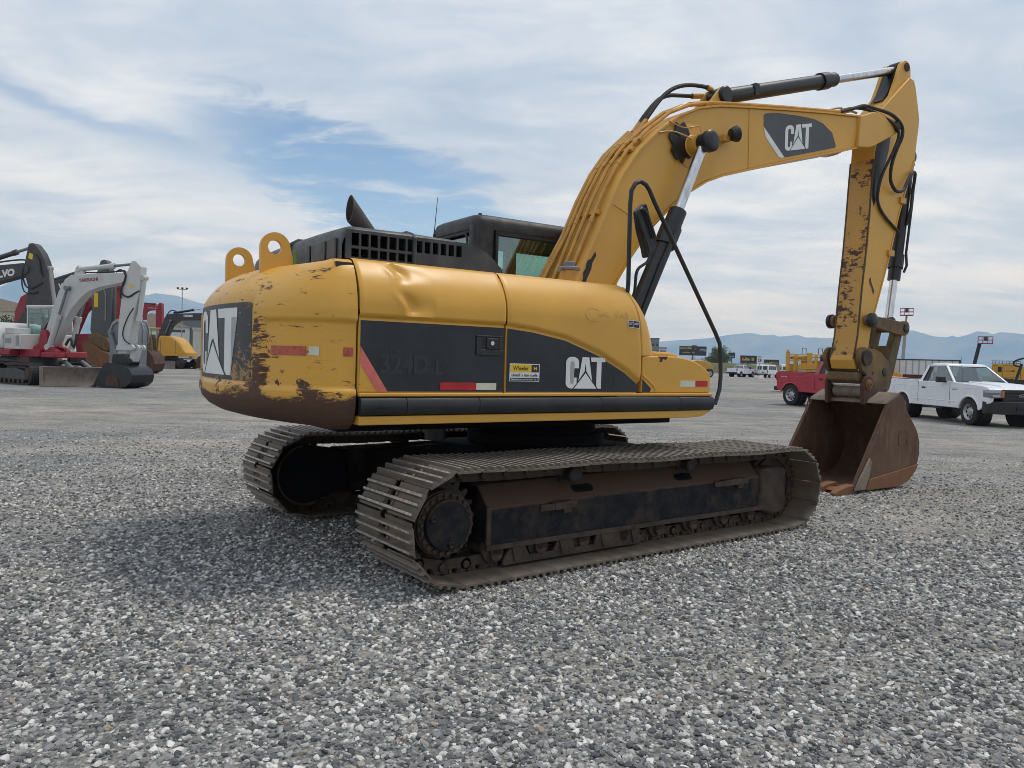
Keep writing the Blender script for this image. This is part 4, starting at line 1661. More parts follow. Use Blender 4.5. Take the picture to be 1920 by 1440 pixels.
m.build('hoist_label', 'green_tag', cw)
m = MB()
m.lathe([(0.05, 0), (0.05, 0.03), (0.03, 0.045), (0.018, 0.05)], (-2.50, -0.72, 2.243), (0, 0, 1), 6)
m.box(-2.60, -2.40, -0.78, -0.66, 2.236, 2.248)
m.build('mounting_bolt', 'rust_cap', cw)

# ---- engine hood (dark plastic) with open grille
HY = -1.06
m = MB()
us = [-2.45, -2.405, -2.348, -2.332, -2.275, -2.259, -2.202, -2.186, -2.129, -2.113, -2.056, -2.040, -1.983, -1.967, -1.915]
zs = [2.26, 2.292, 2.352, 2.372, 2.462, 2.485]
sk = {(i, 1) for i in range(1, 14, 2)} | {(i, 3) for i in range(1, 14, 2)}
m.holes(us, zs, sk, HY - 0.015, HY + 0.01)
us2 = [-1.915, -1.893, -1.845, -1.825, -1.777, -1.757, -1.709, -1.689, -1.641, -1.621, -1.573, -1.553, -1.505, -1.47]
zs2 = [2.26, 2.372, 2.458, 2.485]
m.holes(us2, zs2, {(i, 1) for i in range(1, 13, 2)}, HY - 0.015, HY + 0.01)
prof = [(-1.47, 2.26), (-1.10, 2.26)] + [(-1.13, 2.30), (-1.17, 2.345), (-1.22, 2.39), (-1.28, 2.43), (-1.36, 2.463), (-1.47, 2.485)]
m.prism(prof, HY - 0.015, HY + 0.01)
gr = m.build('hood_grille', 'hood_plastic', EX)
m = MB()
# top shell with rounded shoulders, open below
topn = [(-2.475, 2.26), (-2.475, 2.40), (-2.46, 2.46), (-2.43, 2.495), (-2.38, 2.512), (-1.90, 2.515), (-1.55, 2.505), (-1.38, 2.478), (-1.28, 2.445), (-1.20, 2.395), (-1.14, 2.33), (-1.10, 2.26)]
lat = [(HY - 0.012, -0.045), (HY + 0.0, -0.018), (HY + 0.03, -0.002), (HY + 0.10, 0.012), (-0.5, 0.022), (0.0, 0.026), (0.6, 0.022), (1.12, 0.012), (1.20, -0.002), (1.23, -0.02), (1.25, -0.05)]
vs = []
for (u, z) in topn:
    for (v, dz) in lat:
        k = smooth01((z - 2.28) / 0.2)
        vs.append((u, v, max(2.24, z + dz * k)))
nl = len(lat)
fs = [(i * nl + j, (i + 1) * nl + j, (i + 1) * nl + j + 1, i * nl + j + 1) for i in range(len(topn) - 1) for j in range(nl - 1)]
m.add(vs, fs)
m.prism([(u, z - 0.03) for u, z in topn], 1.225, 1.245)
hd = m.build('engine_hood', 'hood_plastic', EX, ang=50, fixn=True)
for y0 in (0.15,):
    m = MB()
    m.tube([(-2.488, y0, 2.25), (-2.490, y0, 2.42), (-2.462, y0, 2.495), (-2.40, y0, 2.535), (-1.9, y0, 2.545)], 0.022, 8)
    m.build('hood_strap', 'hood_plastic', hd)
m = MB()
m.tube([(-1.912, HY - 0.02, 2.26), (-1.912, HY - 0.02, 2.47), (-1.912, HY + 0.03, 2.505), (-1.912, HY + 0.12, 2.53), (-1.912, 0.9, 2.545)], 0.016, 8)
m.build('hood_seam', 'hood_plastic', hd)
for a, b in ((-0.98, -0.80), (-0.76, -0.46), (-0.42, 0.10), (0.22, 0.62), (0.66, 1.05)):
    m = MB()
    m.prism(rrect(a, b, 2.26, 2.435, 0.02), -2.492, -2.474, 'x')
    m.build('hood_rear_panel', 'hood_plastic', hd, bevel=0.008)
# engine bay bits seen through the slots
m = MB()
m.cyl((-1.9, -0.35, 2.30), (-1.9, 0.45, 2.30), 0.17, n=20)
m.box(-2.4, -1.3, -0.9, 0.9, 2.236, 2.25)
m.build('silencer', 'grease', EX)
m = MB()
m.tube([(-1.885, -0.10, 2.40), (-1.885, -0.10, 2.665)], 0.080, 20)
m.build('exhaust_stack', 'exhaust_steel', EX)
m = MB()
d = Vector((-0.24, 0.0, 0.26)).normalized()
s_, u_ = Vector((0, 1, 0)), d.cross(Vector((0, 1, 0)))
vs = []
nn = 24
for ri, r in ((0, 0.084), (1, 0.084), (1, 0.075), (0, 0.075)):
    for i in range(nn):
        a = 2 * pi * i / nn
        off = s_ * (cos(a) * r) + u_ * (sin(a) * r)
        if ri == 0:
            p = Vector((-1.885, -0.10, 2.65)) + off
            p.z = 2.65 + (p.x + 1.885) * 0.4
        else:
            base = Vector((-1.885, -0.10, 2.65)) + off
            # oblique cut, nearly upright opening
            L_ = 0.235 + u_.dot(off) * -0.95
            p = base + d * L_
        vs.append(p)
fs = []
for k in range(3):
    fs += [(k * nn + i, k * nn + (i + 1) % nn, (k + 1) * nn + (i + 1) % nn, (k + 1) * nn + i) for i in range(nn)]
m.add(vs, fs)
m.build('exhaust_tip', 'exhaust_steel', EX)

# ---- cab
cb = MB()
cx0, cx1, cy0, cy1 = -0.52, 1.30, 0.40, 1.36


def cab_ring(z, ins):
    return [(p[0], p[1], z) for p in rrect(cx0 + ins, cx1 - ins * 1.5, cy0 + ins, cy1 - ins, 0.10, 4)]


cb.loft([cab_ring(1.18, 0.0), cab_ring(2.02, 0.0)])
cab = cb.build('cab', 'cab_black', EX, ang=45)
m = MB()
m.loft([cab_ring(2.91, 0.005), cab_ring(2.98, 0.0), cab_ring(3.035, 0.02), cab_ring(3.062, 0.06), cab_ring(3.075, 0.14)])
m.build('cab_roof', 'cab_black', cab, ang=60)
m = MB()
m.loft([[(p[0], p[1], z) for p in rrect(cx0 + 0.06, cx1 - 0.10, cy0 + 0.06, cy1 - 0.06, 0.06)] for z in (2.885, 2.93)])
m.build('headliner', 'headliner', cab)
# corner posts: (x0,x1,y0,y1)
for nm, (a, b, c_, d_) in {'rear_post': (cx0, -0.27, cy0, 0.56), 'rear_post.b': (cx0, -0.30, 1.24, cy1), 'front_post': (1.16, cx1, cy0, 0.48), 'front_post.b': (1.16, cx1, 1.27, cy1)}.items():
    m = MB()
    P = rrect(a, b, c_, d_, 0.055 if 'rear' in nm else 0.03)
    m.loft([[(p[0], p[1], z) for p in P] for z in (1.95, 2.95)])
    m.build(nm.split('.')[0], 'cab_black', cab)
m = MB()
m.box(cx0 + 0.015, -0.36, 0.56, 1.24, 2.885, 2.95)
m.box(cx0 + 0.015, -0.44, 0.56, 1.24, 1.98, 2.34)
m.box(-0.27, 1.2, 1.29, 1.345, 2.86, 2.95)
m.box(-0.27, 1.2, cy0 + 0.01, cy0 + 0.06, 2.87, 2.95)
m.box(0.42, 0.56, 1.27, 1.345, 1.95, 2.9)
m.build('cab_rail', 'cab_black', cab)
m = MB()
m.box(cx0 + 0.045, cx0 + 0.053, 0.56, 1.24, 2.30, 2.89)
m.build('rear_window', 'cab_glass', cab)
m = MB()
m.tube([(cx0 + 0.008, y, z) for y, z in rrect(0.57, 1.23, 2.34, 2.875, 0.07, 5)] + [(cx0 + 0.008, 1.16, 2.34)], 0.013, 6)
m.build('window_seal', 'rubber', cab)
m = MB()
m.box(-0.27, 0.98, cy0 + 0.028, cy0 + 0.034, 2.0, 2.89)
m.build('side_window', 'cab_glass', cab)
m = MB()
m.box(-0.27, 1.18, 1.31, 1.316, 2.0, 2.89)
m.build('door_window', 'cab_glass', cab)
m = MB()
m.box(1.235, 1.241, 0.47, 1.28, 1.5, 2.93)
m.build('windscreen', 'cab_glass', cab)
for a, b in (((-0.265, 2.88), (0.99, 2.88)), ((-0.258, 2.0), (-0.258, 2.9)), ((0.99, 2.0), (0.99, 2.9))):
    m = MB()
    m.bar((a[0], cy0 + 0.018, a[1]), (b[0], cy0 + 0.018, b[1]), 0.03, 0.045, (0, 1, 0))
    m.build('window_frame', 'rubber', cab)
m = MB()
m.box(0.1, 0.62, 0.62, 1.12, 1.55, 1.75)
m.box(0.02, 0.16, 0.64, 1.10, 1.75, 2.35)
m.box(0.03, 0.13, 0.74, 1.00, 2.35, 2.58)
m.build('operator_seat', 'seat_grey', cab, bevel=0.04)
m = MB()
m.tube([(cx0 - 0.02, 1.30, 2.66), (cx0 - 0.02, 1.30, 2.75), (cx0 + 0.005, 1.29, 3.02), (cx0 + 0.03, 1.285, 3.36)], [0.012, 0.010, 0.005, 0.003], 6)
m.lathe([(0.03, 0), (0.03, 0.04), (0.015, 0.05)], (cx0 - 0.02, 1.30, 2.63), (0, 0, 1), 10)
m.build('antenna', 'black_steel', cab)
m = MB()
m.lathe([(0.02, 0), (0.02, 0.02), (0.012, 0.024)], (-0.38, 0.55, 3.068), (0, 0, 1), 8)
m.build('roof_bolt', 'black_steel', cab)

# ---- handrail and mirror
m = MB()
m.tube([(0.03, -1.27, 2.12), (0.02, -1.30, 2.27), (-0.015, -1.33, 2.95), (-0.01, -1.335, 3.06), (0.03, -1.335, 3.125), (0.09, -1.335, 3.155), (0.155, -1.335, 3.135), (0.20, -1.335, 3.09), (0.26, -1.335, 3.0),
        (1.06, -1.36, 1.90), (1.115, -1.37, 1.80), (1.135, -1.37, 1.68), (1.145, -1.37, 1.48), (1.125, -1.38, 1.37), (1.05, -1.40, 1.235)], 0.0195, 10)
m.build('handrail', 'dark_rail', EX)
m = MB()
m.tube([(0.10, -1.25, 2.10), (0.115, -1.28, 2.22), (0.115, -1.29, 2.36), (0.15, -1.29, 2.425), (0.235, -1.29, 2.475), (0.265, -1.29, 2.53), (0.255, -1.29, 2.60), (0.13, -1.29, 2.83), (0.11, -1.29, 2.90), (0.16, -1.29, 2.935), (0.22, -1.29, 2.90), (0.33, -1.29, 2.70)], 0.014, 8, 2)
mr = m.build('mirror_arm', 'black_steel', EX)
m = MB()
ax = Vector((0.50, 0.0, -0.866))
mm = [(0.13, 2.915), (0.16, 2.945), (0.215, 2.995), (0.245, 2.985), (0.36, 2.73), (0.375, 2.66), (0.36, 2.60), (0.275, 2.525), (0.255, 2.53), (0.235, 2.60), (0.17, 2.75)]
m.prism(mm, -1.265, -1.20)
m.build('mirror', 'black_steel', EX, bevel=0.018, seg=3)

# ---- boom
BT = [(0.20, 2.28), (0.26, 2.40), (0.51, 2.90), (0.68, 3.27), (0.81, 3.52), (1.02, 3.80), (1.29, 4.05), (1.58, 4.26), (1.87, 4.40), (2.19, 4.49), (2.63, 4.565), (3.4, 4.69), (4.13, 4.80), (4.83, 4.895)]
BB = [(4.79, 4.49), (3.58, 4.145), (2.67, 3.865), (2.32, 3.755), (2.02, 3.635), (1.74, 3.47), (1.52, 3.31), (1.37, 3.175), (1.24, 3.055), (1.06, 2.85), (0.92, 2.675), (0.75, 2.42), (0.62, 2.10), (0.58, 1.80)]
BW = 0.285
prof = [(0.30, 1.70), (0.15, 1.85), (0.12, 2.05)] + BT + BB
m = MB()
m.prism(prof, -BW, BW)
boom = m.build('boom', 'yellow_boom', EX, bevel=0.012, ang=35)
# top and bottom flange plates stand a little proud of the sides
m = MB()
for line, off in ((BT, 0.0), (BB[:13], 0.0)):
    vs, fs = [], []
    for i, (u, z) in enumerate(line):
        a = Vector(line[max(0, i - 1)])
        b = Vector(line[min(len(line) - 1, i + 1)])
        t = (b - a).normalized()
        nn_ = Vector((-t.y, t.x))                     # outward for the top line and for the reversed bottom line
        p, q = Vector((u, z)) - nn_ * 0.004, Vector((u, z)) + nn_ * 0.016
        vs += [(p.x, -BW - 0.022, p.y), (q.x, -BW - 0.022, q.y), (q.x, BW + 0.022, q.y), (p.x, BW + 0.022, p.y)]
    for i in range(len(line) - 1):
        for j in range(4):
            fs.append((i * 4 + j, i * 4 + (j + 1) % 4, (i + 1) * 4 + (j + 1) % 4, (i + 1) * 4 + j))
    fs += [(0, 1, 2, 3), tuple((len(line) - 1) * 4 + k for k in (3, 2, 1, 0))]
    m.add(vs, fs)
m.build('boom_flange', 'yellow_boom', boom, fixn=True)
# nose with cheek plates
nose = [(4.83, 4.90), (4.98, 4.955), (5.10, 5.005), (5.22, 5.02), (5.44, 4.995)] + arc(5.645, 4.915, 0.088, 1.2, -1.1, 8) + [(5.50, 4.74), (5.15, 4.565), (5.04, 4.525), (4.79, 4.49)]
for y0, y1 in ((-0.325, -0.205), (0.205, 0.325)):
    m = MB()
    m.prism(nose, y0, y1)
    m.build('boom_nose', 'yellow_boom', boom, bevel=0.012)
m = MB()
m.prism([(4.80, 4.50), (4.98, 4.54), (4.98, 4.94), (4.80, 4.89)], -0.30, 0.30)
m.build('nose_block', 'yellow_boom', boom)
m = MB()
m.cyl((5.655, -0.355, 4.915), (5.655, 0.355, 4.915), 0.062, n=20)
for s in (-1, 1):
    m.lathe([(0.075, 0.318), (0.075, 0.335), (0.05, 0.338), (0.05, 0.352), (0.03, 0.36)], (5.655, 0, 4.915), (0, s, 0), 18)
m.build('boom_pin', 'mud_steel', boom)
# weld seams and stiffeners on the side
m = MB()
for (a, b) in (((2.72, 3.89), (2.70, 4.57)), ((0.70, 3.20), (1.20, 3.02))):
    m.bar((a[0], -BW - 0.001, a[1]), (b[0], -BW - 0.001, b[1]), 0.012, 0.012)
m.build('weld_seam', 'yellow_boom', boom)
m = MB()
m.lathe([(0.24, 0), (0.24, 0.006), (0.225, 0.012), (0.13, 0.018), (0.11, 0.04), (0.11, 0.15)], (1.77, -BW, 3.97), (0, -1, 0), 36)
m.lathe([(0.24, 0), (0.24, 0.006), (0.225, 0.012), (0.13, 0.018), (0.11, 0.04), (0.11, 0.15)], (1.77, BW, 3.97), (0, 1, 0), 36)
m.build('boom_boss', 'yellow_boom', boom)
m = MB()
gp = [(1.60 + 0.16 * cos(a) * (1 + 0.18 * sin(a * 7)), 3.98 + 0.20 * sin(a) * (1 + 0.14 * cos(a * 9))) for a in [2 * pi * i / 40 for i in range(40)]]
m.prism(gp, -BW - 0.030, -BW - 0.018)
m.build('grease_patch', 'grease', boom)
m = MB()
gs = [(0.30, 2.30), (0.335, 2.30), (0.38, 2.42), (0.43, 2.52), (0.44, 2.58), (0.49, 2.66), (0.475, 2.70), (0.42, 2.62), (0.37, 2.60), (0.36, 2.52), (0.33, 2.48), (0.33, 2.42), (0.30, 2.36)]
m.prism(gs, -BW - 0.0025, -BW - 0.001)
m.build('grease_patch', 'grease', boom)
# boom decal
m = MB()
dec = [(2.955, 4.545), (2.985, 4.58), (3.05, 4.605), (3.35, 4.655), (3.60, 4.685), (3.85, 4.695), (4.02, 4.685), (4.14, 4.655), (4.28, 4.585), (4.37, 4.44), (4.36, 4.415), (4.30, 4.395), (3.42, 4.145), (3.24, 4.115), (3.16, 4.14), (3.0, 4.32), (2.96, 4.40)]
dec = [(2.96, 4.42), (2.955, 4.545), (2.98, 4.57), (3.2, 4.62), (3.60, 4.665), (3.90, 4.685), (4.08, 4.665), (4.28, 4.585), (4.365, 4.44), (4.35, 4.41), (3.43, 4.14), (3.36, 4.125)]
m.prism(dec, -BW - 0.0035, -BW - 0.002)
m.build('boom_decal', 'decal_grey', boom, smooth=False)
m = MB()
m.prism([(2.958, 4.415), (3.355, 4.122), (3.30, 4.105), (3.25, 4.11), (3.0, 4.30)], -BW - 0.0036, -BW - 0.002)
m.build('decal_stripe', 'decal_white', boom, smooth=False)
sh = 0.245
m = MB()
for P in lg:
    m.prism([(3.355 + p[0] * 0.50, 4.195 + p[1] * 0.50 * 0.78 + p[0] * 0.50 * sh) for p in P], -BW - 0.0055, -BW - 0.0042)
m.build('logo', 'decal_white', boom, smooth=False)
# work lamp
m = MB()
m.lathe([(0.02, -0.06), (0.065, -0.05), (0.085, 0.0), (0.09, 0.03), (0.07, 0.045), (0.0, 0.05)], (2.30, -0.43, 4.17), (0.9, -0.25, 0.25), 18)
wl = m.build('work_lamp', 'black_steel', boom)
m = MB()
m.box(2.16, 2.27, -0.40, -BW, 4.09, 4.15)
m.build('lamp_bracket', 'yellow_pipe', boom)
m = MB()
m.tube([(1.40, -BW - 0.03, 4.17), (1.62, -BW - 0.03, 4.14), (1.85, -BW - 0.03, 4.20), (1.87, -BW - 0.04, 4.16), (1.93, -BW - 0.04, 4.05), (2.05, -BW - 0.05, 4.01), (2.18, -BW - 0.05, 4.07)], 0.007, 6, 3)
m.tube([(1.28, -BW - 0.02, 4.03), (1.45, -BW - 0.03, 4.07), (1.60, -BW - 0.06, 4.05), (1.70, -0.42, 3.99)], 0.008, 6, 3)
m.build('lamp_wire', 'yellow_pipe', boom)


def off_line(line, d):
    out = []
    for i, (u, z) in enumerate(line):
        a = Vector(line[max(0, i - 1)])
        b = Vector(line[min(len(line) - 1, i + 1)])
        t = (b - a).normalized()
        n_ = Vector((-t.y, t.x))
        out.append((u + n_.x * d, z + n_.y * d))
    return out


BTx = [(0.22, 2.30), (0.51, 2.90), (0.68, 3.27), (0.85, 3.575), (1.02, 3.80), (1.29, 4.05), (1.58, 4.26)]
for y, d, ends in ((-0.17, 0.060, 'long'), (-0.06, 0.075, 'long'), (0.06, 0.075, 'hose'), (0.16, 0.065, 'hose'), (0.235, 0.055, 'hose2')):
    m = MB()
    ln = off_line(BTx, d)
    ln = [(ln[0][0] + (0.02 if y < 0.1 else -0.06), ln[0][1])] + ln[1:]
    pts = [(u, y, z) for u, z in ln]
    if ends == 'long':
        more = off_line([(1.58, 4.26), (1.87, 4.40), (2.19, 4.49), (2.63, 4.565), (3.4, 4.69), (4.13, 4.80), (4.60, 4.87)], d + 0.012)
        pts = pts[:-1] + [(u, y, z) for u, z in more]
    else:
        pts = pts[:-2] + [(1.33, y, 4.16)]
    m.tube(pts, 0.021 if ends != 'hose2' else 0.026, 8)
    # couplings
    for k in (1, 3, 4):
        if k + 1 < len(pts):
            p, q = Vector(pts[k]), Vector(pts[k + 1])
            c = p.lerp(q, 0.3)
            dv = (q - p).normalized()
            m.cyl(c - dv * 0.03, c + dv * 0.03, 0.025, n=8)
    m.build('hydraulic_pipe', 'yellow_pipe', boom)
for (u, z) in ((0.60, 3.10), (1.14, 3.93), (1.02, 3.80), (2.4, 4.53), (3.75, 4.74), (4.35, 4.835)):
    m = MB()
    t = Vector((0.44, 0.9)) if u < 0.9 else (Vector((0.7, 0.71)) if u < 1.5 else Vector((0.985, 0.15)))
    n_ = Vector((-t.y, t.x))
    c = Vector((u, z)) + n_ * 0.04
    w_ = 0.24 if u < 1.5 else 0.16
    m.bar((c.x, -w_ + 0.02, c.y), (c.x, w_ if u < 1.5 else 0.0, c.y), 0.05, 0.035, (n_.x, 0, n_.y))
    m.build('pipe_clamp', 'yellow_pipe', boom)
# upper hoses to the stick cylinder
for y, pts in ((0.06, [(1.33, 4.16), (1.48, 4.36), (1.66, 4.58), (1.85, 4.72), (2.08, 4.80), (2.36, 4.835), (2.44, 4.82)]), (0.14, [(1.33, 4.16), (1.46, 4.34), (1.64, 4.54), (1.80, 4.64), (2.0, 4.685), (2.20, 4.72), (2.38, 4.76)])):
    m = MB()
    m.tube([(u, y, z) for u, z in pts], 0.024, 8, 3)
    m.build('hydraulic_hose', 'rubber', boom)
    m = MB()
    m.cyl((pts[-2][0], y, pts[-2][1]), (pts[-1][0], y, pts[-1][1]), 0.032, n=10)
    m.cyl((pts[0][0] - 0.02, y, pts[0][1] - 0.03), (pts[1][0] - 0.06, y, pts[1][1] - 0.09), 0.030, n=10)
    m.build('hose_fitting', 'yellow_pipe', boom)
m = MB()
m.tube([(1.55, -0.12, 4.33), (1.9, -0.10, 4.52), (2.1, -0.08, 4.575), (2.7, -0.08, 4.66), (3.9, -0.08, 4.85), (4.2, -0.08, 4.87), (4.75, 0.0, 5.06), (4.95, 0.05, 5.12), (5.1, 0.08, 5.06)], 0.012, 6)
m.tube([(4.2, -0.14, 4.87), (4.6, -0.14, 4.93), (4.95, -0.10, 5.04), (5.10, -0.08, 5.05)], 0.016, 6)
m.build('grease_line', 'yellow_pipe', boom)


def cylinder(name, p0, pm, p1, rb, rr, parent, gland=0.14):
    """barrel from p0 to pm, rod from pm to p1"""
    p0, pm, p1 = Vector(p0), Vector(pm), Vector(p1)
    d = (p1 - p0).normalized()
    m = MB()
    m.cyl(p0 + d * rb * 0.6, pm, rb, n=24)
    o = m.build(name, 'black_steel', parent)
    if parent is not None and parent.parent is not None:
        tgt = parent
    else:
        tgt = o
    m = MB()
    m.cyl(pm - d * gland, pm - d * gland * 0.35, rb * 1.22, n=24)
    m.cyl(pm - d * gland * 0.35, pm + d * gland * 0.25, rb * 1.02, n=24)
    bolts(m, pm - d * gland * 0.35, rb * 1.08, 10, rb * 0.10, 0.018, d)
    m.cyl(p0 + d * (rb * 1.1), p0 + d * (rb * 1.5), rb * 1.10, n=24)
    m.build('cylinder_gland', 'black_steel', tgt)
    m = MB()
    m.cyl(pm, p1 - d * 0.07, rr, n=20)
    m.build('cylinder_rod', 'chrome', tgt)
    m = MB()
    m.cyl((p0.x, p0.y - 0.07, p0.z), (p0.x, p0.y + 0.07, p0.z), rb * 1.05, n=20)
    m.cyl((p1.x, p1.y - 0.065, p1.z), (p1.x, p1.y + 0.065, p1.z), rr * 1.75, n=20)
    m.build('cylinder_eye', 'black_steel', tgt)
    return o


for s in (-1, 1):
    bc = cylinder('boom_cylinder', (0.54, 0.49 * s, 1.45), (1.38, 0.475 * s, 3.12), (1.785, 0.465 * s, 3.975), 0.093, 0.056, EX, 0.34)
    m = MB()
    m.lathe([(0.10, 0.0), (0.115, 0.02), (0.115, 0.075), (0.10, 0.09), (0.07, 0.10)], (1.785, 0.50 * s, 3.975), (0, s, 0), 24)
    m.build('pin_cap', 'black_steel', bc)
    m = MB()
    m.tube([(1.30, 0.49 * s - 0.10 * 1, 2.98), (1.10, 0.49 * s - 0.11, 2.62), (0.86, 0.49 * s - 0.11, 2.10), (0.72, 0.49 * s - 0.11, 1.75)], 0.026, 8)
    m.build('cylinder_line', 'black_steel', bc)
sc_ = cylinder('stick_cylinder', (2.46, 0, 4.72), (4.62, 0, 5.405), (6.12, 0, 5.875), 0.090, 0.056, EX, 0.26)
for s in (-1, 1):
    m = MB()
    m.prism([(2.15, 4.49), (2.32, 4.70), (2.40, 4.80), (2.50, 4.80), (2.55, 4.70), (2.62, 4.57)], s * 0.10 - 0.02, s * 0.10 + 0.02)
    m.build('cylinder_bracket', 'yellow_boom', boom)
m = MB()
m.lathe([(0.10, 0.0), (0.10, 0.03), (0.085, 0.045)], (2.46, -0.12, 4.72), (0, -1, 0), 20)
m.build('pin_cap', 'black_steel', sc_)
m = MB()
m.box(3.02, 3.09, -0.10, 0.10, 4.86, 4.99)
m.build('cylinder_band', 'black_steel', sc_)

# ---- stick
SP = [(6.16, 5.73), (6.27, 5.71), (6.32, 5.62), (6.45, 5.20), (6.44, 5.10), (6.37, 4.60), (6.04, 3.80), (5.85, 3.20), (5.62, 2.58), (5.50, 2.27), (5.45, 2.05), (5.40, 1.70), (5.33, 1.60), (5.12, 1.60), (5.07, 1.72),
      (5.13, 1.90), (5.175, 2.10), (5.22, 2.70), (5.28, 3.20), (5.32, 3.70), (5.345, 4.11), (5.375, 4.50), (5.41, 4.9), (5.45, 5.06), (5.56, 5.20), (5.85, 5.46)]
m = MB()
m.prism(SP, -0.195, 0.155)
stick = m.build('stick', 'yellow_stick', EX, bevel=0.010)
for s in (-1, 1):
    m = MB()
    m.prism([(5.60, 5.24), (5.78, 5.42), (5.90, 5.66), (6.0, 5.90), (6.06, 5.955), (6.13, 5.97), (6.20, 5.94), (6.235, 5.87), (6.245, 5.74), (6.16, 5.66), (5.95, 5.40)], s * 0.125 - 0.03, s * 0.125 + 0.03)
    m.build('stick_ear', 'yellow_stick', stick, bevel=0.008)
m = MB()
m.cyl((6.125, -0.175, 5.875), (6.125, 0.175, 5.875), 0.05, n=18)
m.lathe([(0.06, 0.155), (0.06, 0.17), (0.03, 0.175)], (6.125, 0, 5.875), (0, -1, 0), 14)
m.build('ear_pin', 'mud_steel', stick)
m = MB()
m.prism([(5.68, 5.34), (5.80, 5.48), (5.93, 5.72), (6.03, 5.86), (6.05, 5.72), (5.92, 5.48)], -0.085, 0.085)
m.build('grease_patch', 'grease', stick)
# scraped belly plate facing the machine
m = MB()
ln = [(5.085, 1.74), (5.13, 1.90), (5.165, 2.05), (5.22, 2.70), (5.28, 3.20), (5.32, 3.70), (5.345, 4.11), (5.372, 4.46)]
vs, fs = [], []
for u, z in ln:
    vs += [(u - 0.006, -0.198, z), (u - 0.006, 0.158, z)]
    vs += [(u + 0.02, 0.158, z), (u + 0.02, -0.198, z)]
for i in range(len(ln) - 1):
    for j in range(4):
        fs.append((i * 4 + j, i * 4 + (j + 1) % 4, (i + 1) * 4 + (j + 1) % 4, (i + 1) * 4 + j))
fs += [(0, 1, 2, 3), tuple((len(ln) - 1) * 4 + k for k in (3, 2, 1, 0))]
m.add(vs, fs)
m.build('belly_plate', 'yellow_scraped', stick, fixn=True)
for s in (-1, 1):
    m = MB()
    for (a, b) in zip(ln, ln[1:]):
        yy = -0.192 if s < 0 else 0.152
        m.bar((a[0] - 0.004, yy, a[1]), (b[0] - 0.004, yy, b[1]), 0.020, 0.014, (1, 0, 0))
    m.build('worn_edge', 'edge_wear', stick)
m = MB()
ln = [(6.37, 4.60), (6.04, 3.80), (5.85, 3.20), (5.62, 2.58), (5.50, 2.27)]
for (a, b) in zip(ln, ln[1:]):
    m.bar((a[0] - 0.02, -0.20, a[1]), (b[0] - 0.02, -0.20, b[1]), 0.012, 0.018)
m.build('weld_seam', 'yellow_stick', stick)
m = MB()
m.prism([(5.355, 4.12), (5.385, 4.55), (5.45, 4.75), (5.62, 4.90), (5.74, 4.85), (5.70, 4.62), (5.64, 4.45), (5.55, 4.30), (5.49, 4.14), (5.48, 4.0), (5.44, 3.90), (5.40, 3.82), (5.345, 3.95)], -0.1985, -0.196)
m.build('grease_patch', 'grease', stick)
m = MB()
m.prism([(5.37, 2.83), (5.40, 2.86), (5.42, 2.80), (5.50, 2.68), (5.49, 2.63), (5.46, 2.66), (5.43, 2.72), (5.38, 2.77)], -0.198, -0.196)
m.build('paint_chip', 'rust_dark', stick)
# stick hoses
for pts, r in (([(4.62, -0.16, 4.95), (4.85, -0.20, 5.03), (5.05, -0.22, 5.10), (5.25, -0.26, 5.09), (5.50, -0.33, 5.05), (5.72, -0.35, 4.95), (5.76, -0.35, 4.80), (5.68, -0.33, 4.62), (5.62, -0.30, 4.40), (5.66, -0.27, 4.20), (5.82, -0.26, 4.08), (6.0, -0.26, 4.12), (6.12, -0.25, 4.27), (6.24, -0.24, 4.40), (6.38, -0.20, 4.42), (6.46, -0.15, 4.32), (6.47, -0.12, 4.15)], 0.023),
               ([(4.60, -0.06, 4.95), (4.90, -0.12, 5.06), (5.10, -0.20, 5.07), (5.30, -0.28, 5.02), (5.55, -0.34, 4.93), (5.66, -0.36, 4.80), (5.58, -0.33, 4.55), (5.47, -0.26, 4.25), (5.43, -0.23, 3.98), (5.50, -0.22, 3.82), (5.66, -0.22, 3.70), (5.82, -0.22, 3.62), (6.0, -0.21, 3.54), (6.10, -0.16, 3.48)], 0.020)):
    m = MB()
    m.tube(pts, r, 8, 4)
    m.build('hydraulic_hose', 'rubber', stick)
bk = cylinder('bucket_cylinder', (6.55, 0, 4.72), (6.31, 0, 2.98), (6.205, 0, 2.27), 0.085, 0.055, EX, 0.30)
m = MB()
m.tube([(6.55, -0.10, 4.35), (6.50, -0.11, 4.0), (6.40, -0.11, 3.3), (6.43, -0.11, 3.12), (6.38, -0.10, 3.02)], 0.018, 8)
m.tube([(6.47, -0.12, 4.15), (6.45, -0.12, 3.95), (6.40, -0.10, 3.70)], 0.018, 8)
m.build('hydraulic_pipe', 'black_steel', bk)
for (u, z) in ((6.10, 4.0), (5.86, 3.24)):
    m = MB()
    m.box(u - 0.09, u + 0.05, -0.225, -0.19, z - 0.05, z + 0.03)
    m.build('pipe_clamp', 'yellow_pipe', stick)

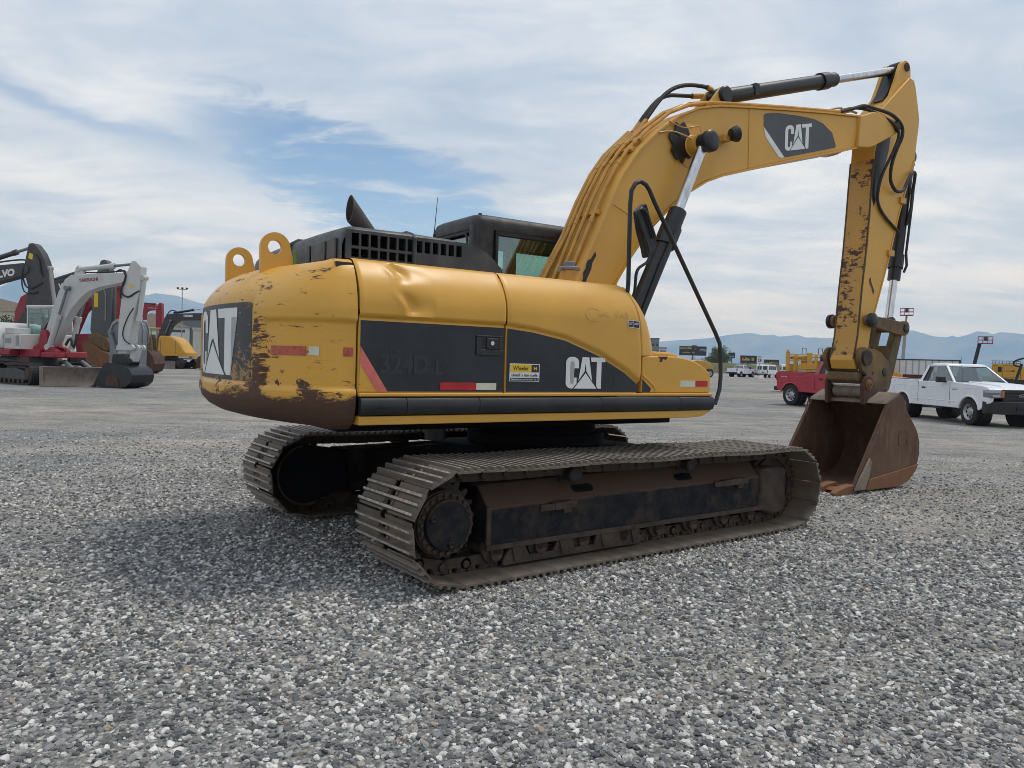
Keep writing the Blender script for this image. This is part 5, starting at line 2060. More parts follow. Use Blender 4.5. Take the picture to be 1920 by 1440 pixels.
# ---- bucket linkage and coupler
link = None
for s in (-1, 1):
    m = MB()
    P = arc(5.30, 2.265, 0.085, 0.9, 4.2, 8) + [(5.34, 2.19), (5.98, 2.10)] + arc(6.17, 2.20, 0.105, -1.9, 1.5, 8) + [(6.05, 2.285), (5.38, 2.335)]
    m.prism(P, s * 0.255 - 0.03, s * 0.255 + 0.03)
    o = m.build('side_link', 'linkage_paint', EX, bevel=0.01)
    m = MB()
    m.lathe([(0.10, 0.285), (0.10, 0.33), (0.08, 0.345), (0.035, 0.35)], (5.30, 0, 2.265), (0, s, 0), 18)
    m.lathe([(0.062, 0.285), (0.062, 0.30), (0.03, 0.305)], (6.17, 0, 2.20), (0, s, 0), 16)
    m.build('link_pin', 'grease', o)
m = MB()
m.cyl((6.17, -0.29, 2.20), (6.17, 0.29, 2.20), 0.06, n=16)
m.prism([(6.10, 2.26), (6.26, 2.22), (6.06, 1.60), (5.98, 1.42), (5.80, 1.45), (5.86, 1.62)], -0.21, -0.11)
m.prism([(6.10, 2.26), (6.26, 2.22), (6.06, 1.60), (5.98, 1.42), (5.80, 1.45), (5.86, 1.62)], 0.11, 0.21)
m.prism([(6.0, 1.95), (6.14, 1.90), (6.0, 1.50), (5.90, 1.52)], -0.11, 0.11)
m.build('power_link', 'linkage_paint', EX, bevel=0.012)
m = MB()
m.cyl((5.24, -0.31, 1.755), (5.24, 0.29, 1.755), 0.105, n=22)
stb = m.build('stick_boss', 'mud_steel', stick)
cp = None
for s in (-1, 1):
    m = MB()
    P = arc(5.22, 1.765, 0.135, 0.9, 3.9, 10) + [(5.16, 1.60), (5.28, 1.52), (5.40, 1.44), (5.52, 1.33), (5.60, 1.27), (5.72, 1.25), (5.83, 1.33), (5.88, 1.46), (5.86, 1.60), (5.78, 1.72), (5.62, 1.83), (5.45, 1.88), (5.30, 1.885)]
    m.prism(P, s * 0.25 - 0.028, s * 0.25 + 0.028)
    o = m.build('coupler_plate', 'linkage_paint', EX, bevel=0.012)
    m = MB()
    m.lathe([(0.062, 0.275), (0.062, 0.29), (0.04, 0.295)], (5.24, 0, 1.765), (0, s, 0), 18)
    m.lathe([(0.058, 0.275), (0.058, 0.287), (0.03, 0.291)], (5.70, 0, 1.57), (0, s, 0), 18)
    m.lathe([(0.022, 0.275), (0.022, 0.281)], (5.42, 0, 1.555), (0, s, 0), 10)
    m.lathe([(0.022, 0.275), (0.022, 0.281)], (5.72, 0, 1.32), (0, s, 0), 10)
    m.build('coupler_pin', 'grease', o)
m = MB()
m.prism([(5.12, 1.56), (5.12, 1.45), (5.25, 1.40), (5.50, 1.34), (5.65, 1.28), (5.75, 1.40), (5.55, 1.52), (5.35, 1.58)], -0.221, 0.221)
m.build('coupler_block', 'linkage_paint', EX, bevel=0.02)

# ---- bucket
BK = [(5.30, 1.165), (5.44, 1.235), (5.56, 1.275), (5.66, 1.255), (5.73, 1.16), (5.80, 1.03), (5.93, 0.90), (6.05, 0.77), (6.12, 0.62), (6.13, 0.46), (6.08, 0.29), (5.95, 0.14), (5.76, 0.055), (5.50, 0.03), (5.10, 0.03), (4.66, 0.04)]
HB = 0.55
m = MB()
vs, fs = [], []
for i, (u, z) in enumerate(BK):
    a = Vector(BK[max(0, i - 1)])
    b = Vector(BK[min(len(BK) - 1, i + 1)])
    t = (b - a).normalized()
    n_ = Vector((t.y, -t.x))
    vs += [(u, -HB, z), (u, HB, z), (u + n_.x * 0.03, HB, z + n_.y * 0.03), (u + n_.x * 0.03, -HB, z + n_.y * 0.03)]
for i in range(len(BK) - 1):
    for j in range(4):
        fs.append((i * 4 + j, i * 4 + (j + 1) % 4, (i + 1) * 4 + (j + 1) % 4, (i + 1) * 4 + j))
fs += [(0, 1, 2, 3), tuple((len(BK) - 1) * 4 + k for k in (3, 2, 1, 0))]
m.add(vs, fs)
bucket = m.build('bucket', 'rust_bucket', EX, fixn=True, ang=35)
for s in (-1, 1):
    m = MB()
    P = BK + [(4.60, 0.12), (4.66, 0.22), (4.88, 0.55), (5.10, 0.88), (5.22, 1.06)]
    m.prism(P, s * HB, s * (HB + 0.028))
    m.build('bucket_side', 'rust_bucket', bucket, bevel=0.006)
    m = MB()
    y = s * (HB + 0.028)
    m.prism([(5.26, 1.17), (5.19, 1.0), (4.62, 0.16), (4.56, 0.06), (4.72, 0.06), (4.80, 0.20), (4.86, 0.42), (5.20, 0.95)], y, y + s * 0.022)
    m.build('cutting_edge', 'rust_bucket', bucket, bevel=0.005)
    m = MB()
    m.prism([(4.56, 0.05), (4.80, 0.05), (4.88, 0.24), (4.92, 0.40), (4.87, 0.46), (4.64, 0.17)], y + s * 0.022, y + s * 0.05)
    m.build('side_cutter', 'rust_pale', bucket, bevel=0.01)
    m = MB()
    m.prism([(4.86, 0.035), (5.6, 0.035), (5.86, 0.10), (6.02, 0.22), (6.09, 0.32), (5.5, 0.24), (5.05, 0.19), (4.93, 0.17)], y, y + s * 0.018)
    m.build('wear_plate', 'rust_orange', bucket, bevel=0.006)
    m = MB()
    for p, q in (((5.60, 0.60), (5.80, 0.60)), ((5.80, 0.60), (5.80, 0.79)), ((5.80, 0.79), (5.60, 0.79)), ((5.60, 0.79), (5.60, 0.60))):
        m.bar((p[0], y + s * 0.002, p[1]), (q[0], y + s * 0.002, q[1]), 0.010, 0.012)
    m.build('cast_badge', 'rust_bucket', bucket)
    # ears
    m = MB()
    P = arc(5.30, 1.395, 0.125, 0.4, 3.5, 10) + [(5.20, 1.12), (5.36, 1.12), (5.62, 1.25), (5.52, 1.30)]
    m.prism(P, s * 0.27 - 0.025, s * 0.27 + 0.025)
    o = m.build('bucket_ear', 'rust_dark', bucket, bevel=0.012)
    m = MB()
    m.lathe([(0.075, 0.293), (0.075, 0.310), (0.045, 0.315), (0.045, 0.327), (0.018, 0.329), (0.018, 0.315)], (5.30, 0, 1.395), (0, s, 0), 20)
    m.build('pin_collar', 'rust_orange', bucket)
m = MB()
m.cyl((5.30, -0.26, 1.395), (5.30, 0.26, 1.395), 0.052, n=20)
m.build('bucket_pin', 'chrome', bucket)
m = MB()
m.lathe([(0.05, -0.235), (0.085, -0.21), (0.085, 0.21), (0.05, 0.235)], (5.33, 0, 1.30), (0, 1, 0), 20)
m.build('coupler_hook', 'rust_pale', bucket)
m = MB()
m.prism([(5.27, 1.150), (5.30, 1.190), (5.56, 1.300), (5.57, 1.272)], -HB - 0.03, HB + 0.03)
m.build('top_plate', 'rust_pale', bucket)
m = MB()
m.prism([(4.40, 0.035), (4.70, 0.022), (4.72, 0.06), (4.45, 0.07)], -HB - 0.02, HB + 0.02)
m.build('bucket_lip', 'rust_orange', bucket, bevel=0.006)
for i in range(5):
    y = -HB + 0.02 + (2 * HB - 0.04) * i / 4
    m = MB()
    m.loft([[(4.62, y - 0.065, 0.0), (4.62, y + 0.065, 0.0), (4.62, y + 0.065, 0.125), (4.62, y - 0.065, 0.125)],
            [(4.46, y - 0.055, 0.0), (4.46, y + 0.055, 0.0), (4.46, y + 0.055, 0.11), (4.46, y - 0.055, 0.11)],
            [(4.30, y - 0.045, 0.005), (4.30, y + 0.045, 0.005), (4.30, y + 0.045, 0.07), (4.30, y - 0.045, 0.07)],
            [(4.22, y - 0.035, 0.012), (4.22, y + 0.035, 0.012), (4.22, y + 0.035, 0.035), (4.22, y - 0.035, 0.035)]])
    m.build('bucket_tooth', 'rust_orange', bucket, bevel=0.014, seg=3, fixn=True)

# ------------------------------------------------------------------ other machines in the yard


def stadium(L, r, z0, n=10):
    """closed outline of a track seen from the side, as (x, z)"""
    return [(L / 2 + r * cos(a), z0 + r * sin(a)) for a in [-pi / 2 + pi * i / n for i in range(n + 1)]] + [(-L / 2 + r * cos(a), z0 + r * sin(a)) for a in [pi / 2 + pi * i / n for i in range(n + 1)]]


def bg_tracks(T, gauge, L, r, w, yaw, ctr=(0, 0)):
    """two crawler tracks with frames, rollers and sprocket, turned by yaw under the machine"""
    for s in (-1, 1):
        yc = s * gauge / 2
        out = stadium(L, r, r, 12)
        inn = stadium(L, r - 0.07, r, 12)
        m = MB()
        n = len(out)
        vs, fs = [], []
        for y in (yc - w / 2, yc + w / 2):
            vs += [(x, y, z) for x, z in out] + [(x, y, z) for x, z in inn]
        for i in range(n):
            j = (i + 1) % n
            fs += [(i, j, 2 * n + j, 2 * n + i), (n + j, n + i, 3 * n + i, 3 * n + j), (j, i, n + i, n + j), (2 * n + i, 2 * n + j, 3 * n + j, 3 * n + i)]
        m.add(vs, fs)
        # cleats across the belt
        per = [Vector(p) for p in out]
        for i in range(n):
            a, b = per[i], per[(i + 1) % n]
            k = max(1, int((b - a).length / 0.16))
            d = (b - a).normalized()
            nn = Vector((d.y, -d.x))
            for q in range(k):
                c = a.lerp(b, (q + 0.5) / k) - nn * 0.01
                m.bar((c.x, yc - w / 2 - 0.004, c.y), (c.x, yc + w / 2 + 0.004, c.y), 0.05, 0.06, (nn.x, 0, nn.y))
        o = m.build('track', 'rubber', T, smooth=False, fixn=True)
        o.rotation_euler = (0, 0, yaw)
        o.location = (ctr[0], ctr[1], 0)
        m = MB()
        m.prism([(-L / 2 + 0.15, r * 0.45), (L / 2 - 0.15, r * 0.45), (L / 2 - 0.15, r * 1.2), (0.4, r * 1.5), (-L / 2 + 0.3, r * 1.4)], yc - w * 0.32, yc + w * 0.36)
        fr = m.build('track_frame', 'machine_grey', T, bevel=0.02)
        fr.rotation_euler = (0, 0, yaw)
        fr.location = (ctr[0], ctr[1], 0)
        for x in [(-L / 2 + 0.45) + (L - 0.9) * i / 5 for i in range(6)]:
            m = MB()
            m.cyl((x, yc - w * 0.35, r * 0.32), (x, yc + w * 0.40, r * 0.32), 0.10, n=12)
            m.build('roller', 'mud_steel', fr)
        for x in (-L / 2, L / 2):
            m = MB()
            m.lathe([(r - 0.10, -w * 0.2), (r - 0.10, w * 0.2), (r * 0.5, w * 0.42), (r * 0.2, w * 0.44)], (x, yc, r), (0, s, 0), 20)
            m.build('sprocket', 'mud_steel', fr)
    m = MB()
    m.box(-0.8, 0.8, -gauge / 2, gauge / 2, r * 0.9, r * 1.7)
    m.cyl((0, 0, r * 1.6), (0, 0, r * 2.7), 0.55, n=24)
    o = m.build('carbody', 'machine_grey', T, bevel=0.02)
    o.rotation_euler = (0, 0, yaw)
    o.location = (ctr[0], ctr[1], 0)


def bg_cyl(T, p0, p1, f, rb, rr, y, mat, rodmat='chrome', name='cylinder'):
    a, b = Vector((p0[0], y, p0[1])), Vector((p1[0], y, p1[1]))
    c = a.lerp(b, f)
    m = MB()
    m.cyl(a, c, rb, n=14)
    d = (b - a).normalized()
    m.cyl(c - d * rb * 1.6, c + d * 0.02, rb * 1.2, n=14)
    m.cyl((a.x, y - rb * 1.3, a.z), (a.x, y + rb * 1.3, a.z), rb * 1.1, n=12)
    o = m.build(name, mat, T)
    m = MB()
    m.cyl(c, b, rr, n=12)
    m.cyl((b.x, y - rb, b.z), (b.x, y + rb, b.z), rr * 1.8, n=12)
    m.build('cylinder_rod', rodmat, o)
    return o


def bg_arm(T, name, prof, w, mat, y=0.0, bev=0.02):
    m = MB()
    m.prism(prof, y - w / 2, y + w / 2)
    return m.build(name, mat, T, bevel=bev)


def bg_bucket(T, prof, w, mat, y=0.0, teeth=4, tip=None, sidemat=None):
    """prof: outline; the first and last points are the two ends of the open mouth"""
    m = MB()
    vs, fs = [], []
    cxm = sum(p[0] for p in prof) / len(prof)
    czm = sum(p[1] for p in prof) / len(prof)
    for i, (u, z) in enumerate(prof):
        d = Vector((cxm - u, czm - z)).normalized() * 0.05
        vs += [(u, y - w / 2, z), (u, y + w / 2, z), (u + d.x, y + w / 2, z + d.y), (u + d.x, y - w / 2, z + d.y)]
    for i in range(len(prof) - 1):
        for j in range(4):
            fs.append((i * 4 + j, i * 4 + (j + 1) % 4, (i + 1) * 4 + (j + 1) % 4, (i + 1) * 4 + j))
    fs += [(0, 1, 2, 3), tuple((len(prof) - 1) * 4 + k for k in (3, 2, 1, 0))]
    m.add(vs, fs)
    o = m.build('bucket', mat, T, fixn=True, ang=35)
    for s in (-1, 1):
        m = MB()
        m.prism(prof, y + s * w / 2, y + s * (w / 2 + 0.035))
        m.build('bucket_side', sidemat or mat, o)
    if tip:
        for i in range(teeth):
            yy = y - w / 2 + 0.05 + (w - 0.1) * i / (teeth - 1)
            m = MB()
            q, e = Vector(tip[0]), Vector(tip[1])
            n_ = Vector((-(e - q).y, (e - q).x)).normalized() * 0.05
            m.add([(q.x - n_.x, yy - 0.05, q.y - n_.y), (q.x - n_.x, yy + 0.05, q.y - n_.y), (q.x + n_.x, yy + 0.05, q.y + n_.y), (q.x + n_.x, yy - 0.05, q.y + n_.y), (e.x, yy - 0.03, e.y), (e.x, yy + 0.03, e.y)],
                  [(0, 3, 2, 1), (0, 1, 5, 4), (2, 3, 4, 5), (0, 4, 3), (1, 2, 5)])
            m.build('bucket_tooth', mat, o, fixn=True)
    return o


def bg_cab(T, x0, x1, y0, y1, z0, z1, frame, glass='cab_glass', roof=None, slope=0.15):
    """hollow cab: lower box, four posts, roof, panes, seat"""
    zm = z0 + (z1 - z0) * 0.36
    m = MB()
    m.box(x0, x1, y0, y1, z0, zm)
    cab = m.build('cab', frame, T, bevel=0.03)
    P = 0.07
    for nm, xa, ya in (('a', x0, y0), ('b', x0, y1 - P), ('c', x1 - P, y0), ('d', x1 - P, y1 - P)):
        m = MB()
        dx = -slope if nm in 'cd' else 0.0
        m.loft([[(xa, ya, zm), (xa + P, ya, zm), (xa + P, ya + P, zm), (xa, ya + P, zm)], [(xa + dx, ya, z1 - 0.05), (xa + P + dx, ya, z1 - 0.05), (xa + P + dx, ya + P, z1 - 0.05), (xa + dx, ya + P, z1 - 0.05)]])
        m.build('cab_post', frame, cab, fixn=True)
    m = MB()
    m.box(x0 - 0.03, x1 - slope + 0.03, y0 - 0.03, y1 + 0.03, z1 - 0.08, z1 + 0.06)
    m.build('cab_roof', roof or frame, cab, bevel=0.05, seg=3)
    e = 0.02
    for quad in ([(x0 + P, y0 + e, zm), (x1 - P, y0 + e, zm), (x1 - P - slope, y0 + e, z1 - 0.08), (x0 + P, y0 + e, z1 - 0.08)],
                 [(x0 + P, y1 - e, zm), (x1 - P, y1 - e, zm), (x1 - P - slope, y1 - e, z1 - 0.08), (x0 + P, y1 - e, z1 - 0.08)],
                 [(x0 + e, y0 + P, zm), (x0 + e, y1 - P, zm), (x0 + e, y1 - P, z1 - 0.08), (x0 + e, y0 + P, z1 - 0.08)],
                 [(x1 - e, y0 + P, zm), (x1 - e, y1 - P, zm), (x1 - e - slope, y1 - P, z1 - 0.08), (x1 - e - slope, y0 + P, z1 - 0.08)]):
        m = MB()
        m.add(quad, [(0, 1, 2, 3)])
        m.build('window_pane', glass, cab, smooth=False)
    m = MB()
    xm, ym = (x0 + x1) / 2, (y0 + y1) / 2
    m.box(xm - 0.25, xm + 0.3, ym - 0.25, ym + 0.25, zm - 0.1, zm + 0.08)
    m.box(xm - 0.30, xm - 0.15, ym - 0.25, ym + 0.25, zm, zm + 0.75)
    m.build('seat', 'seat_grey', cab, bevel=0.04)
    return cab


def hose(T, pts, r, mat='rubber', name='hose'):
    m = MB()
    m.tube(pts, r, 6, 3)
    return m.build(name, mat, T)


def plane_letters(T, s, mat, x0, x1, z0, z1, y, slope=0.0, bold=0.02):
    return letters('lettering', s, mat, T, lambda a, b: (x0 + a * (x1 - x0), y, z0 + b * (z1 - z0) + a * (x1 - x0) * slope), bold)


# ---- white and red excavator with a dozer blade
def white_excavator():
    T = thing('white_excavator', 'white excavator with red base, dozer blade and black bucket on the gravel', 'excavator', (-20.5, 33.4, 0), -0.3)
    bg_tracks(T, 2.2, 2.75, 0.46, 0.56, -0.25, (0.0, 0.1))
    m = MB()
    body = [(-2.75, 1.47), (-0.86, 1.47), (-0.86, 1.72), (-0.95, 2.1), (-1.10, 2.40), (-1.30, 2.57), (-1.55, 2.62), (-2.2, 2.63), (-2.6, 2.60), (-2.9, 2.5), (-2.98, 2.2), (-2.95, 1.7)]
    m.prism(body, -1.18, 1.18)
    b = m.build('body', 'machine_white', T, bevel=0.10, seg=3)
    m = MB()
    m.prism([(-2.6, 1.475), (-0.90, 1.475), (-0.92, 1.70), (-1.4, 1.82), (-2.0, 1.95), (-2.6, 1.98)], -1.186, -1.175)
    m.build('grey_band', 'machine_body_grey', b, smooth=False)
    m = MB()
    m.bar((-1.78, -1.188, 1.5), (-1.70, -1.16, 2.58), 0.006, 0.02)
    m.build('door_seam', 'machine_grey', b)
    m = MB()
    m.box(-0.86, 0.05, -1.05, -0.15, 1.47, 2.12)
    m.box(-0.88, -0.35, -1.0, -0.2, 2.12, 2.38)
    tk = m.build('tank_box', 'machine_white', T, bevel=0.03)
    m = MB()
    m.box(-0.80, -0.45, -1.056, -1.045, 1.72, 1.93)
    m.build('grille', 'machine_body_grey', tk)
    m = MB()
    m.box(-0.20, -0.02, -1.056, -1.045, 1.62, 2.05)
    m.build('grille', 'machine_body_grey', tk)
    m = MB()
    m.box(-2.85, -0.35, -1.22, 1.2, 1.22, 1.46)
    m.box(-0.35, 0.75, -0.75, 1.1, 1.16, 1.48)
    m.build('base_frame', 'machine_red', T, bevel=0.03)
    m = MB()
    m.prism([(0.2, 1.2), (1.35, 1.15), (1.45, 1.45), (1.15, 1.62), (0.95, 1.6), (0.88, 2.2), (0.75, 2.35), (0.55, 2.30), (0.45, 1.75), (0.15, 1.6)], -0.55, -0.30)
    m.prism([(0.2, 1.2), (1.35, 1.15), (1.45, 1.45), (1.15, 1.62), (0.95, 1.6), (0.88, 2.2), (0.75, 2.35), (0.55, 2.30), (0.45, 1.75), (0.15, 1.6)], 0.0, 0.25)
    m.box(0.3, 1.55, -0.7, 0.6, 1.15, 1.38)
    m.box(0.9, 1.6, -0.2, 0.9, 1.15, 1.42)
    m.build('boom_foot', 'machine_red', T, bevel=0.04)
    bg_cab(T, -0.95, 0.62, 0.10, 1.10, 1.48, 3.36, 'machine_white', 'cab_glass', slope=0.12)
    m = MB()
    m.box(-0.92, 0.45, 0.085, 0.10, 2.1, 3.28)
    m.box(-0.86, 0.39, 0.08, 0.105, 2.16, 3.22)
    # rails on the roof and the railing above the engine
    m = MB()
    for x in (-0.95, -1.25):
        pass
    m.tube([(-1.02, -1.20, 1.3), (-1.12, -1.18, 2.6), (-1.25, -1.15, 3.60), (-1.32, -1.15, 3.68), (-2.8, -1.15, 3.70)], 0.025, 6)
    m.tube([(-1.18, -1.16, 3.12), (-2.8, -1.16, 3.12)], 0.02, 6)
    m.tube([(-1.75, -1.16, 3.68), (-1.42, -1.16, 2.60)], 0.025, 6)
    m.tube([(-2.6, -1.16, 3.70), (-2.6, -1.16, 2.60)], 0.025, 6)
    m.build('handrail', 'wall_white', T)
    boom = [(0.45, 1.75), (0.61, 2.24), (1.32, 3.97), (1.67, 4.49), (1.98, 4.67), (3.04, 4.71), (4.62, 4.74), (4.85, 4.61), (4.80, 4.42), (4.63, 4.32), (3.52, 4.15), (2.95, 3.98), (2.60, 3.77), (2.25, 3.45), (2.00, 3.20), (1.40, 2.35), (1.18, 1.86), (0.9, 1.6)]
    bm = bg_arm(T, 'boom', boom, 0.42, 'machine_white', -0.15)
    plane_letters(bm, 'TAKEUCHI', 'machine_red', 2.42, 3.42, 4.36, 4.50, -0.372, 0.06, 0.03)
    st = [(5.11, 5.22), (5.30, 5.22), (5.57, 4.98), (5.53, 4.15), (5.20, 2.87), (4.90, 1.38), (4.43, 1.37), (4.47, 2.66), (4.64, 3.97), (4.66, 4.45), (4.90, 4.83)]
    sk = bg_arm(T, 'stick', st, 0.34, 'machine_white', -0.15)
    m = MB()
    m.prism([(5.02, 4.12), (5.16, 4.10), (5.16, 4.26), (5.02, 4.28)], -0.325, -0.322)
    m.build('warning_label', 'sticker_yellow', sk, smooth=False)
    m = MB()
    m.prism([(2.02, 4.68), (2.10, 4.98), (2.22, 5.10), (2.34, 4.98), (2.55, 4.70)], -0.24, -0.06)
    m.build('cylinder_lug', 'machine_white', bm, bevel=0.02)
    bg_cyl(T, (2.26, 4.93), (5.14, 5.12), 0.62, 0.10, 0.055, -0.15, 'machine_white', 'steel_grey', 'stick_cylinder')
    bg_cyl(T, (0.98, 1.60), (1.93, 4.10), 0.55, 0.11, 0.055, -0.48, 'machine_white', 'steel_grey', 'boom_cylinder')
    bg_cyl(T, (1.35, 1.45), (2.05, 4.10), 0.55, 0.11, 0.055, 0.30, 'machine_white', 'steel_grey', 'boom_cylinder')
    bg_cyl(T, (5.60, 4.55), (5.22, 1.72), 0.62, 0.10, 0.05, -0.15, 'machine_white', 'chrome', 'bucket_cylinder')
    hose(T, [(4.3, -0.30, 4.78), (4.6, -0.34, 4.86), (4.85, -0.36, 4.60), (4.66, -0.37, 4.1), (4.70, -0.36, 3.85), (5.0, -0.36, 3.75), (5.3, -0.34, 3.9), (5.5, -0.30, 4.0)], 0.035)
    hose(T, [(4.4, -0.20, 4.82), (4.78, -0.3, 4.80), (4.80, -0.36, 4.4), (4.60, -0.37, 4.0), (4.62, -0.36, 3.7)], 0.035)
    hose(T, [(0.55, 0.0, 2.6), (0.95, -0.05, 3.35), (1.45, -0.05, 4.35), (1.9, -0.05, 4.78), (3.0, -0.1, 4.78), (4.3, -0.15, 4.82)], 0.03)
    hose(T, [(0.05, 0.0, 2.2), (0.35, 0.0, 2.6), (0.62, 0.0, 2.9), (0.72, 0.0, 3.2)], 0.05)
    hose(T, [(1.3, 0.05, 1.7), (1.55, 0.05, 2.0), (1.75, 0.05, 1.6), (1.9, 0.05, 2.2)], 0.05)
    hose(T, [(5.25, -0.34, 3.3), (4.95, -0.34, 2.9), (4.72, -0.35, 2.3), (4.85, -0.35, 1.95), (5.2, -0.33, 1.78)], 0.02)
    # links and hitch
    m = MB()
    m.prism([(4.42, 1.55), (4.48, 1.78), (5.28, 1.78), (5.40, 1.66), (5.28, 1.56)], -0.40, -0.33)
    m.prism([(4.42, 1.55), (4.48, 1.78), (5.28, 1.78), (5.40, 1.66), (5.28, 1.56)], 0.03, 0.10)
    m.build('side_link', 'machine_white', T)
    m = MB()
    m.prism([(5.15, 1.62), (5.42, 1.62), (5.20, 1.02), (4.95, 0.98)], -0.30, 0.0)
    for k in range(3):
        m.cyl((5.30, -0.52 + k * 0.30, 1.68), (5.30, -0.40 + k * 0.30, 1.68), 0.12, n=14)
    m.build('bucket_link', 'machine_white', T)
    m = MB()
    m.prism([(4.25, 1.40), (4.85, 1.42), (5.25, 1.10), (5.15, 0.92), (4.2, 1.0)], -0.40, 0.10)
    m.build('hitch', 'black_steel', T, bevel=0.04)
    bk = bg_bucket(T, [(3.62, 0.06), (4.15, 0.95), (4.35, 1.06), (4.75, 1.0), (5.15, 0.96), (5.48, 0.80), (5.62, 0.55), (5.55, 0.28), (5.30, 0.08), (4.85, 0.0), (4.2, 0.0)], 1.15, 'black_steel', -0.15, 5, ((3.68, 0.06), (3.36, 0.02)), 'dark_rail')
    m = MB()
    m.prism([(4.3, 0.10), (5.0, 0.10), (4.9, 0.42), (4.6, 0.55), (4.35, 0.45)], -0.78, -0.762)
    m.build('wear_patch', 'rust_dark', bk)
    for s in (-0.42, 0.10):
        m = MB()
        m.prism([(4.45, 1.0), (4.75, 1.18), (5.02, 1.10), (5.30, 0.70), (4.9, 0.72)], s, s + 0.06)
        m.build('bucket_ear', 'black_steel', bk)
    # dozer blade with its two push arms and rams
    B = []
    sec = lambda y: [(2.18, y, 0.02), (2.30, y, 0.03), (2.20, y, 0.30), (2.24, y, 0.62), (2.32, y, 0.80), (2.22, y, 0.82), (2.10, y, 0.60), (2.08, y, 0.30)]
    m = MB()
    m.loft([sec(-1.52), sec(1.72)])
    bl = m.build('dozer_blade', 'blade_worn', T, fixn=True)
    m = MB()
    m.box(2.0, 2.36, -1.545, -1.52, 0.02, 0.83)
    m.box(2.0, 2.36, 1.72, 1.745, 0.02, 0.83)
    m.build('blade_end', 'blade_worn', bl)
    for y in (-0.55, 0.75):
        m = MB()
        m.bar((0.2, y, 0.55), (2.1, y, 0.35), 0.18, 0.2)
        m.build('push_arm', 'machine_grey', bl)
    for y in (-0.15, 0.55):
        m = MB()
        m.cyl((0.6, y, 1.0), (1.6, y, 0.72), 0.09, n=12)
        m.cyl((1.6, y, 0.72), (2.1, y, 0.60), 0.05, n=12)
        m.build('blade_ram', 'steel_grey', bl)
    for o in [bl]:
        o.rotation_euler = (0, 0, -0.42)
        o.location = (0.85, 0.35, -0.005)
    return T


white_excavator()


def grey_excavator(loc, yaw, label, boom, stick, cyl, bucket, tip, logo, sticker, stickmat, base):
    T = thing('grey_excavator', label, 'excavator', (loc[0], loc[1], 0), yaw)
    bx = base[0]
    bg_tracks(T, 2.6, 3.4, 0.50, 0.75, 0.0, (bx, 0))
    m = MB()
    m.prism([(bx - 3.1, 1.25), (bx - 0.2, 1.25), (bx - 0.2, 2.35), (bx - 2.6, 2.45), (bx - 3.1, 2.2)], -1.45, 1.45)
    b = m.build('body', 'deere_yellow', T, bevel=0.10, seg=3)
    m = MB()
    m.box(bx - 0.2, bx + 1.4, -1.4, -0.45, 1.25, 1.9)
    m.build('tool_box', 'deere_yellow', T, bevel=0.05)
    bg_cab(T, bx - 0.2, bx + 1.5, 0.45, 1.4, 1.3, 3.1, 'machine_grey')
    bm = bg_arm(T, 'boom', boom, 0.62, 'machine_grey')
    sk = bg_arm(T, 'stick', stick, 0.48, stickmat)
    bg_cyl(T, cyl[0], cyl[1], cyl[2], 0.15, 0.09, 0.0, 'machine_grey', 'steel_grey', 'stick_cylinder')
    bg_cyl(T, (bx + 0.9, 1.4), (base[1], base[2]), 0.55, 0.13, 0.07, -0.5, 'machine_grey', 'steel_grey', 'boom_cylinder')
    bg_cyl(T, (bx + 0.9, 1.4), (base[1], base[2]), 0.55, 0.13, 0.07, 0.5, 'machine_grey', 'steel_grey', 'boom_cylinder')
    bg_bucket(T, bucket, 1.4, 'rust_orange' if stickmat != 'machine_grey' else 'rust_dark', 0.0, 5, tip)
    if logo:
        plane_letters(bm, 'VOLVO', 'print_white', *logo)
    m = MB()
    x0, x1, z0, z1, sh = sticker
    m.add([(x0, -0.243, z0), (x1, -0.243, z0 + sh), (x1 - sh * 0.6, -0.243, z1 + sh), (x0 - sh * 0.6, -0.243, z1)], [(0, 1, 2, 3)])
    m.build('warning_label', 'sticker_yellow', sk, smooth=False)
    return T, bm, sk


# the one whose arm rises behind the white machine's cab
T, bm, sk = grey_excavator((-26.5, 46.5), -0.25, 'dark grey excavator arm with yellow label towering behind the white excavator cab',
                           [(-11.6, 1.9), (-11.2, 3.2), (-9.6, 5.75), (-9.0, 6.15), (-7.35, 6.35), (-5.69, 6.55), (-3.61, 6.70), (-3.2, 6.50), (-3.2, 6.15), (-3.60, 5.95), (-5.68, 5.49), (-7.34, 5.02), (-8.4, 4.5), (-9.6, 3.0), (-10.6, 1.7)],
                           [(-3.26, 7.88), (-3.0, 7.92), (-2.78, 7.81), (-2.33, 7.32), (-2.05, 6.8), (-1.88, 6.21), (-1.80, 5.6), (-1.60, 4.4), (-1.50, 3.27), (-1.9, 1.6), (-2.5, 1.5), (-3.0, 2.6), (-3.45, 4.2), (-3.27, 5.20), (-3.56, 6.08), (-3.57, 6.67), (-3.41, 7.32)],
                           ((-8.6, 6.35), (-3.25, 7.70), 0.78), [(-3.6, 0.05), (-3.2, 1.3), (-2.6, 1.5), (-1.9, 1.3), (-1.6, 0.8), (-1.8, 0.3), (-2.4, 0.03)], ((-3.55, 0.08), (-3.95, 0.02)),
                           (-6.45, -4.22, 5.65, 6.12, -0.325, 0.12, 0.06), (-3.28, -2.98, 7.00, 7.33, -0.10), 'machine_grey', (-11.5, -8.9, 4.9))
bg_cyl(T, (-1.95, 6.4), (-1.25, 2.6), 0.85, 0.14, 0.08, 0.0, 'machine_body_grey', 'steel_grey', 'bucket_cylinder')
hose(T, [(-3.5, -0.28, 6.6), (-3.62, -0.30, 5.9), (-3.4, -0.28, 5.3), (-3.0, -0.26, 5.15), (-2.5, -0.26, 5.35), (-2.2, -0.25, 5.5)], 0.05)
